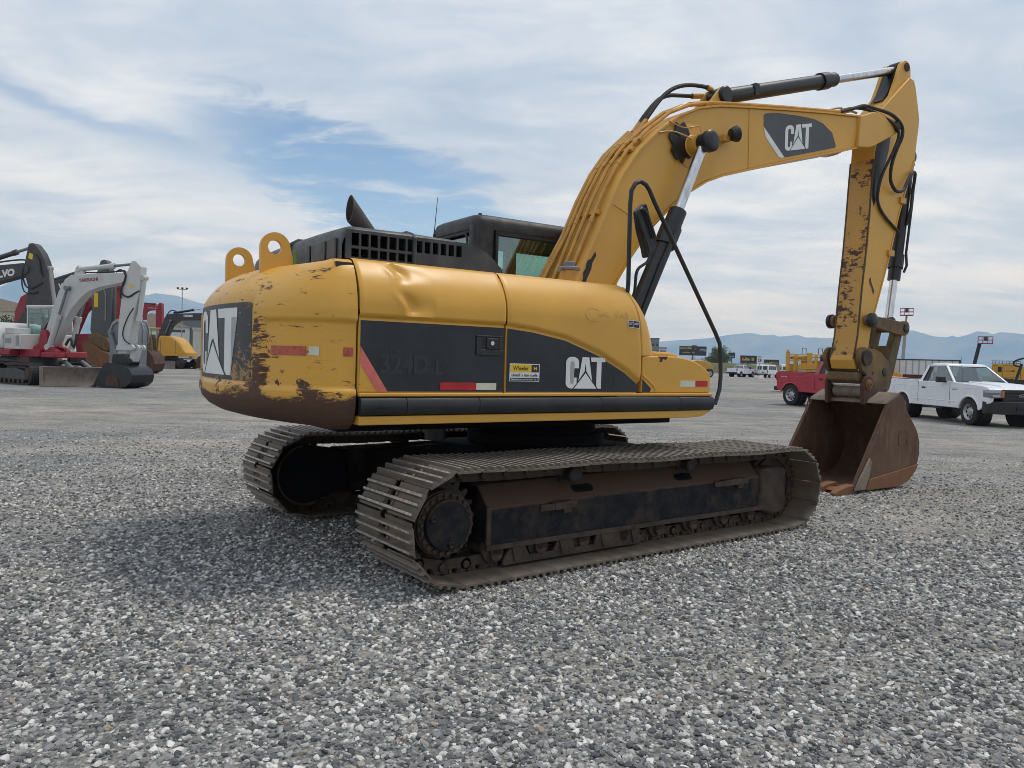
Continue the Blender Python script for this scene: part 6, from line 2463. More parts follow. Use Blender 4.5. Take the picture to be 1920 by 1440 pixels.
hose(T, [(-3.6, -0.34, 6.3), (-3.66, -0.34, 5.6), (-3.45, -0.34, 4.95), (-2.9, -0.3, 4.85), (-2.5, -0.27, 4.95)], 0.04)
hose(T, [(-2.75, -0.26, 7.2), (-2.45, -0.28, 6.9), (-2.3, -0.28, 6.2), (-2.15, -0.26, 5.9)], 0.05)
hose(T, [(-8.0, -0.1, 6.42), (-6.4, -0.1, 6.66), (-5.0, -0.1, 6.85), (-3.9, -0.1, 6.92), (-3.5, -0.15, 6.85)], 0.05)
# the one with the orange bucket
T, bm, sk = grey_excavator((-29.5, 55), -0.25, 'grey excavator with yellow label on its stick and a rusty orange bucket', [(-7.6, 1.9), (-7.2, 3.2), (-5.6, 5.7), (-5.1, 6.1), (-4.28, 6.30), (-3.25, 6.57), (-0.47, 6.88), (0.43, 7.0), (0.62, 6.8), (0.60, 6.5), (-0.46, 6.01), (-2.76, 5.54), (-4.27, 5.1), (-5.2, 4.2), (-6.4, 2.0)],
                           [(-0.02, 7.45), (0.12, 7.85), (0.40, 7.92), (0.60, 7.83), (0.84, 7.45), (1.08, 5.94), (1.05, 3.74), (0.85, 2.1), (-0.35, 2.0), (-0.70, 2.9), (-0.55, 5.0), (-0.50, 5.90), (-0.24, 6.88)],
                           ((-4.6, 6.35), (0.2, 7.62), 0.62), [(-0.95, 1.95), (-0.55, 2.15), (-0.2, 1.9), (0.5, 1.5), (1.3, 1.3), (1.62, 0.9), (1.60, 0.25), (0.9, 0.02), (0.1, 0.05), (-0.5, 0.5)], ((-0.9, 1.95), (-1.3, 2.0)),
                           (-3.45, -1.4, 5.80, 6.2, -0.325, 0.12, 0.06), (-0.40, -0.05, 4.55, 5.55, 0.0), 'machine_grey_green', (-7.2, -4.9, 4.6))
bg_cyl(T, (0.95, 6.2), (1.15, 2.6), 0.8, 0.14, 0.08, 0.0, 'machine_grey', 'chrome', 'bucket_cylinder')
m = MB()
m.prism([(-0.75, 2.6), (0.0, 2.75), (1.0, 2.3), (1.25, 1.75), (0.9, 1.4), (0.1, 1.7), (-0.7, 1.9)], -0.42, 0.42)
m.build('coupler', 'linkage_paint', T, bevel=0.05)
hose(T, [(-0.3, -0.3, 5.75), (0.3, -0.28, 5.85), (0.55, -0.27, 5.6), (0.6, -0.27, 5.0), (0.6, -0.27, 3.6)], 0.04, 'machine_body_grey')

# grey thumb bucket standing on its own
T = thing('loose_bucket', 'dark grey ribbed excavator bucket standing mouth down beside the orange bucket', 'bucket', (-22.2, 44.2, 0), -0.35)
m = MB()
P = [(-0.75, 0.0), (-0.72, 1.6), (-0.66, 2.6), (-0.45, 3.05), (-0.1, 3.25), (0.45, 3.28), (0.85, 3.1), (1.0, 2.7), (0.95, 2.0), (0.9, 0.0)]
m.prism(P, -0.55, 0.55)
b = m.build('shell', 'steel_grey', T, bevel=0.04)
for y in (-0.6, -0.2, 0.2, 0.6):
    m = MB()
    m.prism([(p[0] * 1.05, p[1] * 1.02) for p in P[2:9]] + [(p[0] * 0.95, p[1] * 0.97) for p in reversed(P[2:9])], y - 0.03, y + 0.03)
    m.build('rib', 'machine_body_grey', b)
m = MB()
m.prism([(-0.65, 2.5), (-0.4, 2.45), (0.1, 1.2), (0.15, 0.1), (-0.25, 0.1), (-0.3, 1.2)], -0.75, -0.60)
m.cyl((-0.5, -0.78, 2.55), (-0.5, 0.6, 2.55), 0.14, n=14)
m.build('hinge_arm', 'steel_grey', T, bevel=0.02)


# ---- red excavator behind
def red_excavator():
    T = thing('red_excavator', 'dull red excavator with dark cab behind the grey machines', 'excavator', (-38.5, 72.0, 0), -0.2)
    bg_tracks(T, 2.6, 3.6, 0.5, 0.7, 0.0, (0, 0))
    m = MB()
    m.prism([(-1.6, 1.2), (2.6, 1.2), (2.6, 2.2), (0.2, 3.0), (-1.4, 2.9), (-1.7, 2.2)], -1.4, 1.4)
    m.build('body', 'machine_red_dull', T, bevel=0.1, seg=3)
    bg_cab(T, 0.0, 1.6, 0.3, 1.3, 1.3, 5.35 * 0.98, 'machine_grey')
    bm = bg_arm(T, 'boom', [(-3.6, 2.3), (-3.25, 4.35), (-1.9, 6.02), (0.2, 7.0), (2.2, 7.66), (2.8, 7.18), (2.2, 6.82), (0.2, 5.8), (-0.9, 4.9), (-2.0, 2.6)], 0.7, 'machine_red_dull', -1.0)
    bg_arm(T, 'stick', [(2.2, 8.4), (2.6, 8.5), (2.95, 8.0), (3.0, 6.4), (2.6, 2.2), (2.0, 2.2), (1.95, 6.4)], 0.5, 'machine_red_dull', -1.0)
    bg_cyl(T, (-1.5, 7.0), (2.3, 8.3), 0.6, 0.16, 0.09, -1.0, 'machine_red_dull', 'steel_grey', 'stick_cylinder')
    bg_cyl(T, (-2.2, 1.7), (-0.5, 5.9), 0.6, 0.16, 0.09, -1.5, 'machine_red_dull', 'steel_grey', 'boom_cylinder')
    strokes('lettering', 9, 'machine_body_grey', bm, lambda a, b: (-0.6 + a * 2.1, -1.36, 6.05 + b * 0.4 + a * 0.7), 8)
    bg_bucket(T, [(1.5, 0.1), (1.8, 1.6), (2.4, 2.0), (3.0, 1.5), (3.2, 0.9), (2.9, 0.3), (2.2, 0.05)], 1.4, 'rust_dark', -1.0, 4, ((1.55, 0.15), (1.2, 0.05)))
    return T


red_excavator()
T = thing('red_excavator', 'dark red excavator with folded arm standing behind the white railing', 'excavator', (-43.5, 67.8, 0), -0.2)
bg_tracks(T, 2.4, 3.2, 0.48, 0.6, 0.0, (0, 0))
m = MB()
m.prism([(-1.5, 1.2), (2.0, 1.2), (2.0, 2.6), (0.4, 3.2), (-1.5, 3.0)], -1.3, 1.3)
m.build('body', 'machine_red_dull', T, bevel=0.1, seg=3)
bg_cab(T, -0.6, 0.9, 0.2, 1.2, 1.3, 3.8, 'machine_grey')
bg_arm(T, 'boom', [(0.2, 2.0), (0.3, 4.6), (0.9, 5.9), (1.6, 6.25), (3.4, 6.0), (3.4, 5.5), (1.8, 5.2), (1.3, 4.0), (1.0, 2.0)], 0.6, 'machine_red_dull', -0.6)
bg_arm(T, 'stick', [(3.2, 6.3), (3.5, 6.3), (3.7, 5.6), (3.4, 1.2), (3.0, 1.2), (3.1, 5.6)], 0.45, 'machine_red_dull', -0.6)
bg_bucket(T, [(2.4, 0.1), (2.6, 1.0), (3.1, 1.4), (3.6, 1.0), (3.7, 0.5), (3.3, 0.05)], 1.0, 'rust_dark', -0.6)


# ---- bright red small excavator
def mini():
    T = thing('small_red_excavator', 'bright red excavator with square bent boom behind the yellow one', 'excavator', (-37.6, 80.0, 0), -0.05)
    bg_tracks(T, 2.2, 2.8, 0.45, 0.5, 0.0, (-0.6, 0))
    m = MB()
    m.prism([(-2.2, 1.1), (0.9, 1.1), (0.9, 2.3), (-2.0, 2.4)], -1.1, 1.1)
    m.build('body', 'machine_red', T, bevel=0.1)
    bg_cab(T, -1.2, 0.3, 0.1, 1.0, 1.2, 3.2, 'machine_red')
    m_ = bg_arm(T, 'boom', [(-1.05, 1.5), (-0.92, 3.61), (-0.93, 5.83), (-0.70, 6.30), (-0.4, 6.36), (1.0, 6.22), (1.12, 6.0), (1.0, 5.80), (-0.22, 5.68), (-0.45, 5.45), (-0.52, 5.2), (-0.42, 3.63), (-0.2, 1.5)], 0.5, 'machine_red', -0.3)
    bg_arm(T, 'stick', [(0.85, 6.35), (1.05, 6.55), (1.28, 6.45), (1.34, 5.6), (1.30, 4.06), (1.2, 2.2), (0.75, 2.2), (0.66, 4.04), (0.62, 5.6)], 0.4, 'machine_red', -0.3)
    bg_cyl(T, (-0.55, 6.42), (1.03, 6.35), 0.65, 0.09, 0.045, -0.3, 'machine_grey', 'chrome', 'stick_cylinder')
    bg_cyl(T, (-0.15, 1.4), (-0.35, 4.6), 0.5, 0.12, 0.06, -0.65, 'machine_red', 'chrome', 'boom_cylinder')
    strokes('lettering', 9, 'print_white', m_, lambda a, b: (-0.15 + a * 0.9, -0.556, 5.93 + b * 0.14 - a * 0.05), 9)
    bg_bucket(T, [(0.4, 0.2), (0.5, 1.6), (0.95, 2.1), (1.4, 1.6), (1.5, 0.9), (1.1, 0.15)], 0.9, 'rust_dark', -0.3)
    return T


mini()


# ---- yellow and black excavator with blade
def yellow_excavator(name, label, loc, yaw, full=True):
    T = thing(name, label, 'excavator', (loc[0], loc[1], 0), yaw)
    bg_tracks(T, 2.1, 2.9, 0.46, 0.5, -0.15, (1.5, 0.0))
    m = MB()
    body = [(0.72, 1.25), (3.30, 1.25), (3.32, 1.45), (3.0, 1.75), (2.75, 2.15), (2.45, 2.50), (2.05, 2.78), (1.5, 2.93), (0.95, 2.92), (0.80, 2.75)]
    m.prism(body, -1.12, 1.12)
    b = m.build('body', 'deere_yellow', T, bevel=0.07, seg=3)
    m = MB()
    m.box(0.6, 3.35, -1.15, 1.15, 1.12, 1.28)
    m.build('base_frame', 'deere_yellow', T, bevel=0.03)
    m = MB()
    for x in (1.0, 2.35):
        m.bar((x, -1.125, 1.3), (x, -1.125, 2.55), 0.01, 0.03)
    m.build('door_seam', 'roof_dark', b)
    bg_cab(T, -1.0, 0.62, -0.2, 0.95, 1.4, 3.6, 'machine_grey', 'cab_glass', 'deere_yellow', 0.2)
    bm = bg_arm(T, 'boom', [(-0.05, 1.55), (0.36, 2.43), (1.17, 4.63), (1.57, 4.93), (4.04, 5.04), (4.9, 5.06), (5.0, 4.6), (4.05, 4.41), (2.75, 4.35), (2.32, 4.22), (1.88, 3.83), (1.5, 3.0), (0.97, 1.72), (0.6, 1.4)], 0.42, 'machine_grey', -0.55)
    plane_letters(bm, 'DEERE', 'print_white', 2.9, 3.75, 4.66, 4.86, -0.775, 0.02, 0.05)
    bg_arm(T, 'stick', [(4.8, 5.7), (5.1, 5.7), (5.3, 4.8), (5.0, 1.2), (4.55, 1.2), (4.6, 4.8)], 0.35, 'machine_grey', -0.55)
    bg_cyl(T, (2.0, 5.02), (4.95, 5.55), 0.58, 0.10, 0.05, -0.55, 'black_steel', 'chrome', 'stick_cylinder')
    bg_cyl(T, (0.5, 1.35), (1.75, 4.3), 0.6, 0.10, 0.05, -0.85, 'machine_grey', 'steel_grey', 'boom_cylinder')
    hose(T, [(1.0, -0.5, 4.4), (1.35, -0.5, 5.0), (1.7, -0.5, 5.25), (2.1, -0.5, 5.15)], 0.05)
    bg_bucket(T, [(4.2, 0.1), (4.3, 1.0), (4.8, 1.4), (5.3, 1.0), (5.35, 0.5), (4.9, 0.05)], 0.9, 'rust_dark', -0.55)
    m = MB()
    m.prism([(0.0, 0.02), (0.12, 0.02), (0.02, 0.35), (0.10, 0.70), (0.0, 0.70), (-0.10, 0.35)], -1.25, 1.25)
    bl = m.build('dozer_blade', 'blade_worn', T)
    bl.rotation_euler = (0, 0, -1.25)
    bl.location = (1.38, -1.9, 0)
    m = MB()
    m.bar((0.9, -0.3, 0.55), (1.2, -1.8, 0.35), 0.16, 0.16)
    m.bar((1.9, -0.3, 0.55), (1.6, -1.8, 0.35), 0.16, 0.16)
    m.build('push_arm', 'machine_grey', T)
    return T


yellow_excavator('yellow_excavator', 'yellow excavator with black boom and small grey blade beyond the white one', (-32.5, 70), -0.05)
yellow_excavator('yellow_excavator', 'yellow excavator with dark boom standing past the one with the grey blade', (-31.0, 79), 0.1)

# dark small bucket near the white machine's bucket, hung on the red one
T = thing('loose_bucket', 'brown rusty bucket lying behind the black bucket of the white excavator', 'bucket', (-25.0, 52.8, 0), -0.2)
bg_bucket(T, [(-0.6, 1.35), (-0.2, 1.75), (0.35, 1.6), (0.75, 1.15), (0.85, 0.65), (0.65, 0.2), (0.2, 0.0), (-0.3, 0.1), (-0.6, 0.5)], 1.1, 'rust_dark', 0, 4, ((-0.6, 1.35), (-0.8, 1.6)))
m = MB()
m.prism([(-0.25, 1.7), (-0.1, 2.6), (0.25, 2.7), (0.4, 2.3), (0.45, 1.5)], -0.3, -0.2)
m.prism([(-0.25, 1.7), (-0.1, 2.6), (0.25, 2.7), (0.4, 2.3), (0.45, 1.5)], 0.2, 0.3)
m.build('coupler', 'linkage_paint', T)

# ------------------------------------------------------------------ vehicles


def wheel(T, x, y, s, r=0.40, w=0.27, name='wheel', rim='rim_silver'):
    m = MB()
    m.lathe([(r * 0.60, -w / 2), (r * 0.86, -w / 2), (r * 0.97, -w * 0.42), (r, -w * 0.28), (r, w * 0.28), (r * 0.97, w * 0.42), (r * 0.86, w / 2), (r * 0.60, w / 2)], (x, y, r), (0, s, 0), 28, False)
    t = m.build('wheel', 'tyre', T)
    m = MB()
    m.lathe([(r * 0.63, w * 0.36), (r * 0.60, w * 0.46), (r * 0.54, w * 0.40), (r * 0.46, w * 0.22), (r * 0.34, w * 0.20), (r * 0.26, w * 0.34), (r * 0.16, w * 0.36), (r * 0.14, w * 0.42), (0.001, w * 0.43)], (x, y, r), (0, s, 0), 24, False)
    m.build('rim', rim, t)
    m = MB()
    for i in range(8):
        a = 2 * pi * i / 8
        c = Vector((x + r * 0.42 * cos(a), y + s * w * 0.20, r + r * 0.42 * sin(a)))
        m.cyl(c, c + Vector((0, s * 0.016, 0)), r * 0.095, n=8)
    m.build('rim_holes', 'bumper_black', t)
    return t


def pickup(name, label, loc, yaw, paint, lift=0.0, grille='ford', parts=True, group=None, arch=True, rear=-1.65):
    """regular-cab pickup, x forward; nose at +2.9, tail at -2.9"""
    T = thing(name, label, 'pickup truck', (loc[0], loc[1], 0), yaw, group)
    dz = lift
    R = 0.415 + lift * 0.4
    fx, rx = 1.93, rear
    ra = R + 0.085

    def archp(cx, a0, a1):
        return [(cx + ra * cos(a), R + ra * 0.98 * sin(a)) for a in [a0 + (a1 - a0) * i / 10 for i in range(11)]]
    zb = 0.50 + dz
    k = math.asin(min(0.95, (zb - R) / ra))
    # lower body side profile (rocker, arches, bumpers), full length
    side = [(-2.86, zb + 0.06)] + [p for p in archp(rx, pi - k, k)] + [p for p in archp(fx, pi - k, k)] + [(2.62, zb + 0.12), (2.83, zb + 0.22), (2.88, 1.0 + dz), (2.85, 1.13 + dz), (2.72, 1.20 + dz), (2.4, 1.235 + dz), (1.05, 1.315 + dz), (-0.72, 1.30 + dz), (-0.74, 1.335 + dz), (-2.86, 1.345 + dz), (-2.90, 1.20 + dz)]
    m = MB()
    # body built as outer skins with a narrower middle, so that the bed stays open
    for s in (-1, 1):
        m.prism(side, s * 0.84, s * 0.985)
    sk = m.build('body_side', paint, T, bevel=0.05, seg=4)
    m = MB()
    m.prism([(0.95, 1.31 + dz), (2.4, 1.235 + dz), (2.72, 1.20 + dz), (2.84, 1.13 + dz), (2.84, 1.05 + dz), (0.95, 1.05 + dz)], -0.85, 0.85)
    m.build('hood', paint, T, bevel=0.03, seg=3)
    m = MB()
    m.prism([(1.0, 1.345 + dz), (2.5, 1.262 + dz), (2.62, 1.20 + dz), (1.0, 1.27 + dz)], -0.45, 0.45)
    m.build('hood_bulge', paint, T, bevel=0.02)
    m = MB()
    m.box(-0.72, 1.0, -0.84, 0.84, 0.55 + dz, 1.27 + dz)
    m.build('cab_floor', 'bumper_black', T)
    m = MB()
    m.box(-2.80, -0.76, -0.84, 0.84, 0.78 + dz, 0.84 + dz)
    m.box(-2.86, -0.72, -0.84, -0.80, 0.84 + dz, 1.35 + dz)
    m.box(-2.86, -0.72, 0.80, 0.84, 0.84 + dz, 1.35 + dz)
    m.box(-0.80, -0.72, -0.80, 0.80, 0.84 + dz, 1.36 + dz)
    m.build('bed_liner', 'bumper_black', T)
    m = MB()
    for s in (-1, 1):
        m.box(-2.85, -0.76, s * 0.90 - 0.07, s * 0.90 + 0.07, 1.343 + dz, 1.358 + dz)
    m.build('bed_rail', 'bumper_black', T)
    m = MB()
    m.box(-2.915, -2.845, -0.83, 0.83, 0.72 + dz, 1.345 + dz)
    tg = m.build('tailgate', paint, T, bevel=0.02)
    m = MB()
    m.box(-2.925, -2.915, -0.10, 0.10, 1.14 + dz, 1.22 + dz)
    m.build('tailgate_handle', 'bumper_black', tg)
    # cab shell: roof and posts
    zt = 1.88 + dz
    zb2 = 1.285 + dz
    m = MB()
    roof = [[(x, y, z) for x, y in rrect(-0.62 + i, 0.36 - i * 1.2, -0.72 + i, 0.72 - i, 0.12)] for z, i in ((zt - 0.07, 0.0), (zt - 0.02, 0.02), (zt + 0.015, 0.08), (zt + 0.025, 0.2))]
    m.loft(roof)
    m.build('roof', paint, T, ang=50)
    for s in (-1, 1):
        for nm, xa, xb, w_ in (('front_post', 1.06, 0.30, 0.07), ('rear_post', -0.68, -0.58, 0.20)):
            m = MB()
            ya, yb_ = s * 0.92, s * 0.70
            m.loft([[(xa - w_ / 2, ya, zb2), (xa + w_ / 2, ya, zb2), (xa + w_ / 2, ya - s * 0.07, zb2), (xa - w_ / 2, ya - s * 0.07, zb2)],
                    [(xb - w_ / 2, yb_, zt - 0.05), (xb + w_ / 2, yb_, zt - 0.05), (xb + w_ / 2, yb_ - s * 0.07, zt - 0.05), (xb - w_ / 2, yb_ - s * 0.07, zt - 0.05)]])
            m.build(nm, paint, T, fixn=True, bevel=0.01)
        m = MB()
        m.bar((0.30, s * 0.705, zt - 0.06), (-0.58, s * 0.705, zt - 0.06), 0.06, 0.07)
        m.build('roof_rail', paint, T)
        # side glass with its dark surround
        m = MB()
        m.add([(-0.57, s * 0.915, zb2 + 0.0), (1.03, s * 0.915, zb2), (0.32, s * 0.712, zt - 0.085), (-0.50, s * 0.712, zt - 0.085)], [(0, 1, 2, 3)])
        m.build('side_window', 'truck_glass', T, smooth=False)
        m = MB()
        q = [(-0.57, s * 0.922, zb2 + 0.01), (1.03, s * 0.922, zb2 + 0.01), (0.32, s * 0.719, zt - 0.085), (-0.50, s * 0.719, zt - 0.085)]
        for i in range(4):
            m.bar(q[i], q[(i + 1) % 4], 0.012, 0.04, (0, s, 0.3))
        m.add([(-0.57, s * 0.925, zb2 + 0.01), (-0.34, s * 0.925, zb2 + 0.01), (-0.30, s * 0.722, zt - 0.09), (-0.50, s * 0.722, zt - 0.09)], [(0, 1, 2, 3)])
        m.build('window_seal', 'bumper_black', T)
        # door seams and handle, sill, mirror
        m = MB()
        for x in (-0.74, 0.98):
            m.bar((x, s * 0.987, 0.60 + dz), (x, s * 0.987, 1.30 + dz), 0.005, 0.014)
        m.build('door_seam', 'bumper_black', sk)
        m = MB()
        m.tube([(-0.95, s * 0.982, 0.70 + dz), (1.25, s * 0.982, 0.70 + dz)], 0.016, 6)
        m.tube([(-2.7, s * 0.981, 1.14 + dz), (2.3, s * 0.981, 1.14 + dz)], 0.012, 6)
        m.build('body_crease', paint, sk)
        m = MB()
        m.box(-0.52, -0.32, s * 0.985, s * 1.005, 1.06 + dz, 1.11 + dz)
        m.build('door_handle', 'bumper_black', sk, bevel=0.01)
        m = MB()
        m.box(0.62, 0.82, s * 1.02, s * 1.26, 1.28 + dz, 1.28 + dz + (0.19 if lift == 0 else 0.32))
        m.bar((0.80, s * 0.93, 1.28 + dz), (0.74, s * 1.05, 1.34 + dz), 0.06, 0.06)
        m.build('mirror', 'bumper_black', T, bevel=0.03)
        m = MB()
        m.box(2.56, 2.896, s * 0.62, s * 0.989, 0.88 + dz, 1.12 + dz)
        hl = m.build('headlight', 'steel_grey', T, bevel=0.02)
        m = MB()
        m.box(2.62, 2.906, s * 0.68, s * 0.994, 1.03 + dz, 1.10 + dz)
        m.box(2.80, 2.908, s * 0.68, s * 0.92, 0.90 + dz, 0.97 + dz)
        m.build('lamp_lens', 'lamp_clear', hl, bevel=0.01)
        m = MB()
        m.box(2.80, 2.905, s * 0.56, s * 0.64, 0.90 + dz, 1.10 + dz)
        m.build('indicator', 'lamp_amber', hl)
        m = MB()
        m.box(-2.92, -2.80, s * 0.86, s * 0.99, 0.95 + dz, 1.30 + dz)
        m.build('tail_light', 'lamp_red', T, bevel=0.015)
        if arch:
            for cx in (fx, rx):
                m = MB()
                pts = archp(cx, pi - k, k)
                m.tube([(x, s * 0.985, z) for x, z in pts], 0.035, 6)
                m.build('wheel_arch', paint, sk)
        for cx in (fx, rx):
            m = MB()
            m.cyl((cx, s * 0.55, R), (cx, s * 0.845, R), ra * 0.99, n=20)
            m.build('wheel_well', 'bumper_black', T)
    m = MB()
    m.add([(1.08, -0.88, zb2 + 0.01), (1.08, 0.88, zb2 + 0.01), (0.34, 0.68, zt - 0.075), (0.34, -0.68, zt - 0.075)], [(0, 1, 2, 3)])
    m.build('windscreen', 'truck_glass', T, smooth=False)
    m = MB()
    for q in ([(1.10, -0.85, zb2 + 0.02), (1.08, 0.0, zb2 + 0.07)], [(1.10, -0.05, zb2 + 0.02), (1.06, 0.75, zb2 + 0.09)]):
        m.tube(q, 0.012, 5)
    m.bar((1.12, -0.88, zb2 + 0.005), (1.12, 0.88, zb2 + 0.005), 0.05, 0.02)
    m.build('wiper', 'bumper_black', T)
    m = MB()
    m.add([(-0.69, -0.85, zb2), (-0.69, 0.85, zb2), (-0.60, 0.68, zt - 0.08), (-0.60, -0.68, zt - 0.08)], [(0, 1, 2, 3)])
    m.build('rear_window', 'truck_glass', T, smooth=False)
    m = MB()
    for y in (-0.42, 0.42):
        m.box(-0.35, 0.2, y - 0.26, y + 0.26, 1.1 + dz, 1.28 + dz)
        m.box(-0.45, -0.28, y - 0.26, y + 0.26, 1.1 + dz, 1.62 + dz)
        m.box(-0.44, -0.32, y - 0.13, y + 0.13, 1.62 + dz, 1.78 + dz)
    m.box(0.55, 1.0, -0.82, 0.82, 1.15 + dz, 1.30 + dz)
    m.build('seats', 'seat_grey', T, bevel=0.03)
    # front
    m = MB()
    m.box(2.70, 2.895, -0.60, 0.60, 0.76 + dz, 1.14 + dz)
    g = m.build('grille', 'bumper_black', T, bevel=0.03)
    for z in (0.86, 0.96, 1.06):
        m = MB()
        m.box(2.893, 2.912, -0.56, 0.56, z + dz - 0.022, z + dz + 0.022)
        m.build('grille_bar', 'bumper_black', g, bevel=0.008)
    m = MB()
    m.add([(2.918, 0.13 * cos(2 * pi * i / 20), 0.96 + dz + 0.055 * sin(2 * pi * i / 20)) for i in range(20)], [tuple(range(20))])
    m.build('badge', 'lamp_clear' if grille == 'ford' else 'print_gold', g, smooth=False)
    if grille == 'ford':
        m = MB()
        m.add([(2.921, 0.115 * cos(2 * pi * i / 20), 0.96 + dz + 0.043 * sin(2 * pi * i / 20)) for i in range(20)], [tuple(range(20))])
        m.build('badge_field', 'navy_paint', g, smooth=False)
        letters('lettering', 'Ford', 'lamp_clear', g, lambda a, b: (2.924, -0.08 + a * 0.16, 0.935 + dz + b * 0.05), 0.02)
    m = MB()
    m.loft([[(2.55, -1.0, z), (2.80, -0.98, z), (2.93, -0.7, z), (2.97, 0, z), (2.93, 0.7, z), (2.80, 0.98, z), (2.55, 1.0, z)] for z in (0.40 + dz, 0.78 + dz)])
    bp_ = m.build('front_bumper', 'bumper_black', T, bevel=0.03, fixn=True)
    m = MB()
    m.box(2.965, 2.985, -0.22, 0.22, 0.52 + dz, 0.64 + dz)
    m.build('plate_recess', 'tyre', bp_)
    m = MB()
    m.box(-3.08, -2.88, -0.95, 0.95, 0.52 + dz, 0.70 + dz)
    m.build('rear_bumper', 'bumper_black', T, bevel=0.03)
    m = MB()
    m.box(-2.6, 2.5, -0.5, -0.38, 0.42 + dz, 0.60 + dz)
    m.box(-2.6, 2.5, 0.38, 0.5, 0.42 + dz, 0.60 + dz)
    m.cyl((rx, -0.8, R), (rx, 0.8, R), 0.07, n=10)
    m.cyl((fx, -0.8, R), (fx, 0.8, R), 0.06, n=10)
    m.box(-0.6, 0.5, -0.9, -0.75, 0.42 + dz, 0.55 + dz)
    m.build('chassis', 'bumper_black', T)
    for s in (-1, 1):
        for cx in (fx, rx):
            wheel(T, cx, s * 0.86, s, R)
    return T


P1 = pickup('pickup_truck', 'clean white pickup truck with black grille and bumper parked past the rusty bucket', (14.9, 25.55), -pi / 2 + 0.06, 'white_paint')
strokes('lettering', 6, 'bumper_black', P1, lambda a, b: (1.36 - a * 0.26, -0.988, 1.06 + b * 0.045), 2)
m = MB()
m.tube([(1.3, -0.80, 1.28), (1.25, -0.82, 2.1)], 0.006, 5)
m.build('aerial', 'bumper_black', P1)
P2 = pickup('pickup_truck', 'red pickup truck with tall black mirror and open bed behind the rusty bucket', (13.75, 31.6), -1.13, 'red_paint', 0.10, 'chevy', rear=-2.05)
letters('lettering', '4X4', 'print_white', P2, lambda a, b: (-2.62 + a * 0.34, -0.990, 1.20 + b * 0.055), 0.03)
P3 = pickup('pickup_truck', 'distant white pickup truck with tinted rear window parked by the grass bank', (36.8, 123.5), 0.75, 'white_paint', 0.05, 'chevy', arch=False)


def van(label, loc, yaw, hi=0.0):
    T = thing('van', label, 'van', (loc[0], loc[1], 0), yaw, None)
    prof = [(-2.75, 0.5), (2.45, 0.5), (2.55, 0.75), (2.5, 1.1), (1.75, 1.25), (1.1, 1.95 + hi), (0.8, 2.08 + hi), (-2.55, 2.10 + hi), (-2.72, 1.95 + hi), (-2.80, 1.2)]
    m = MB()
    m.prism(prof, -0.98, 0.98)
    b = m.build('body', 'white_paint', T, bevel=0.10, seg=3)
    for s in (-1, 1):
        for a, c_ in ((-2.55, -1.75), (-1.65, -0.75), (-0.65, 0.25), (0.35, 1.05)):
            m = MB()
            m.prism([(a, 1.30), (c_, 1.30), (c_ - (0.25 if a > 0.3 else 0), 1.85), (a, 1.85)], s * 0.984, s * 0.990)
            m.build('side_window', 'window_dark', b, smooth=False)
        for x in (-1.75, 1.6):
            wheel(T, x, s * 0.86, s, 0.37)
        m = MB()
        m.box(-2.83, -2.76, s * 0.82 - 0.06, s * 0.82 + 0.06, 0.85, 1.2)
        m.build('tail_light', 'lamp_red', b)
        m = MB()
        m.prism([(-2.825, 1.28), (-2.80, 1.28), (-2.75, 1.86), (-2.775, 1.86)], s * 0.12, s * 0.78)
        m.build('rear_window', 'window_dark', b)
    m = MB()
    m.box(-2.92, -2.75, -0.95, 0.95, 0.48, 0.66)
    m.box(-2.83, -2.80, -0.28, -0.02, 0.82, 0.95)
    m.build('bumper', 'bumper_black', T)
    m = MB()
    m.add([(1.80, -0.8, 1.30), (1.80, 0.8, 1.30), (1.20, 0.75, 1.92), (1.20, -0.75, 1.92)], [(0, 1, 2, 3)])
    m.build('windscreen', 'window_dark', b, smooth=False)
    return T


van('white passenger van with side windows parked behind the numbered sign', (41.2, 124.0), 0.95)
van('white high van with dark rear windows parked next to the passenger van', (46.2, 129.5), 1.30, 0.15)
T = thing('car', 'dark red car tucked between the white pickup and the van', 'car', (39.6, 127.5, 0), 0.9)
m = MB()
m.prism([(-2.1, 0.35), (2.1, 0.35), (2.15, 0.75), (1.2, 0.95), (0.5, 1.42), (-1.0, 1.45), (-1.7, 1.0), (-2.15, 0.95)], -0.85, 0.85)
b = m.build('body', 'car_red', T, bevel=0.08, seg=3)
m = MB()
m.prism([(0.45, 1.36), (1.05, 1.0), (-1.5, 1.02), (-0.95, 1.38)], -0.862, -0.855)
m.build('side_window', 'window_dark', b, smooth=False)
for s in (-1, 1):
    for x in (-1.3, 1.35):
        wheel(T, x, s * 0.78, s, 0.32)

# yellow equipment seen past the handrail, on big tyres
T = thing('yellow_loader', 'small yellow loader with dark tyres parked far off near the grass bank', 'loader', (25.9, 108, 0), 0.3)
m = MB()
m.prism([(-2.2, 0.8), (2.0, 0.8), (2.2, 1.5), (1.0, 2.3), (-0.6, 2.4), (-2.2, 1.9)], -0.9, 0.9)
m.build('body', 'equip_yellow', T, bevel=0.08)
for s in (-1, 1):
    for x in (-1.3, 1.4):
        wheel(T, x, s * 1.0, s, 0.62, 0.4)

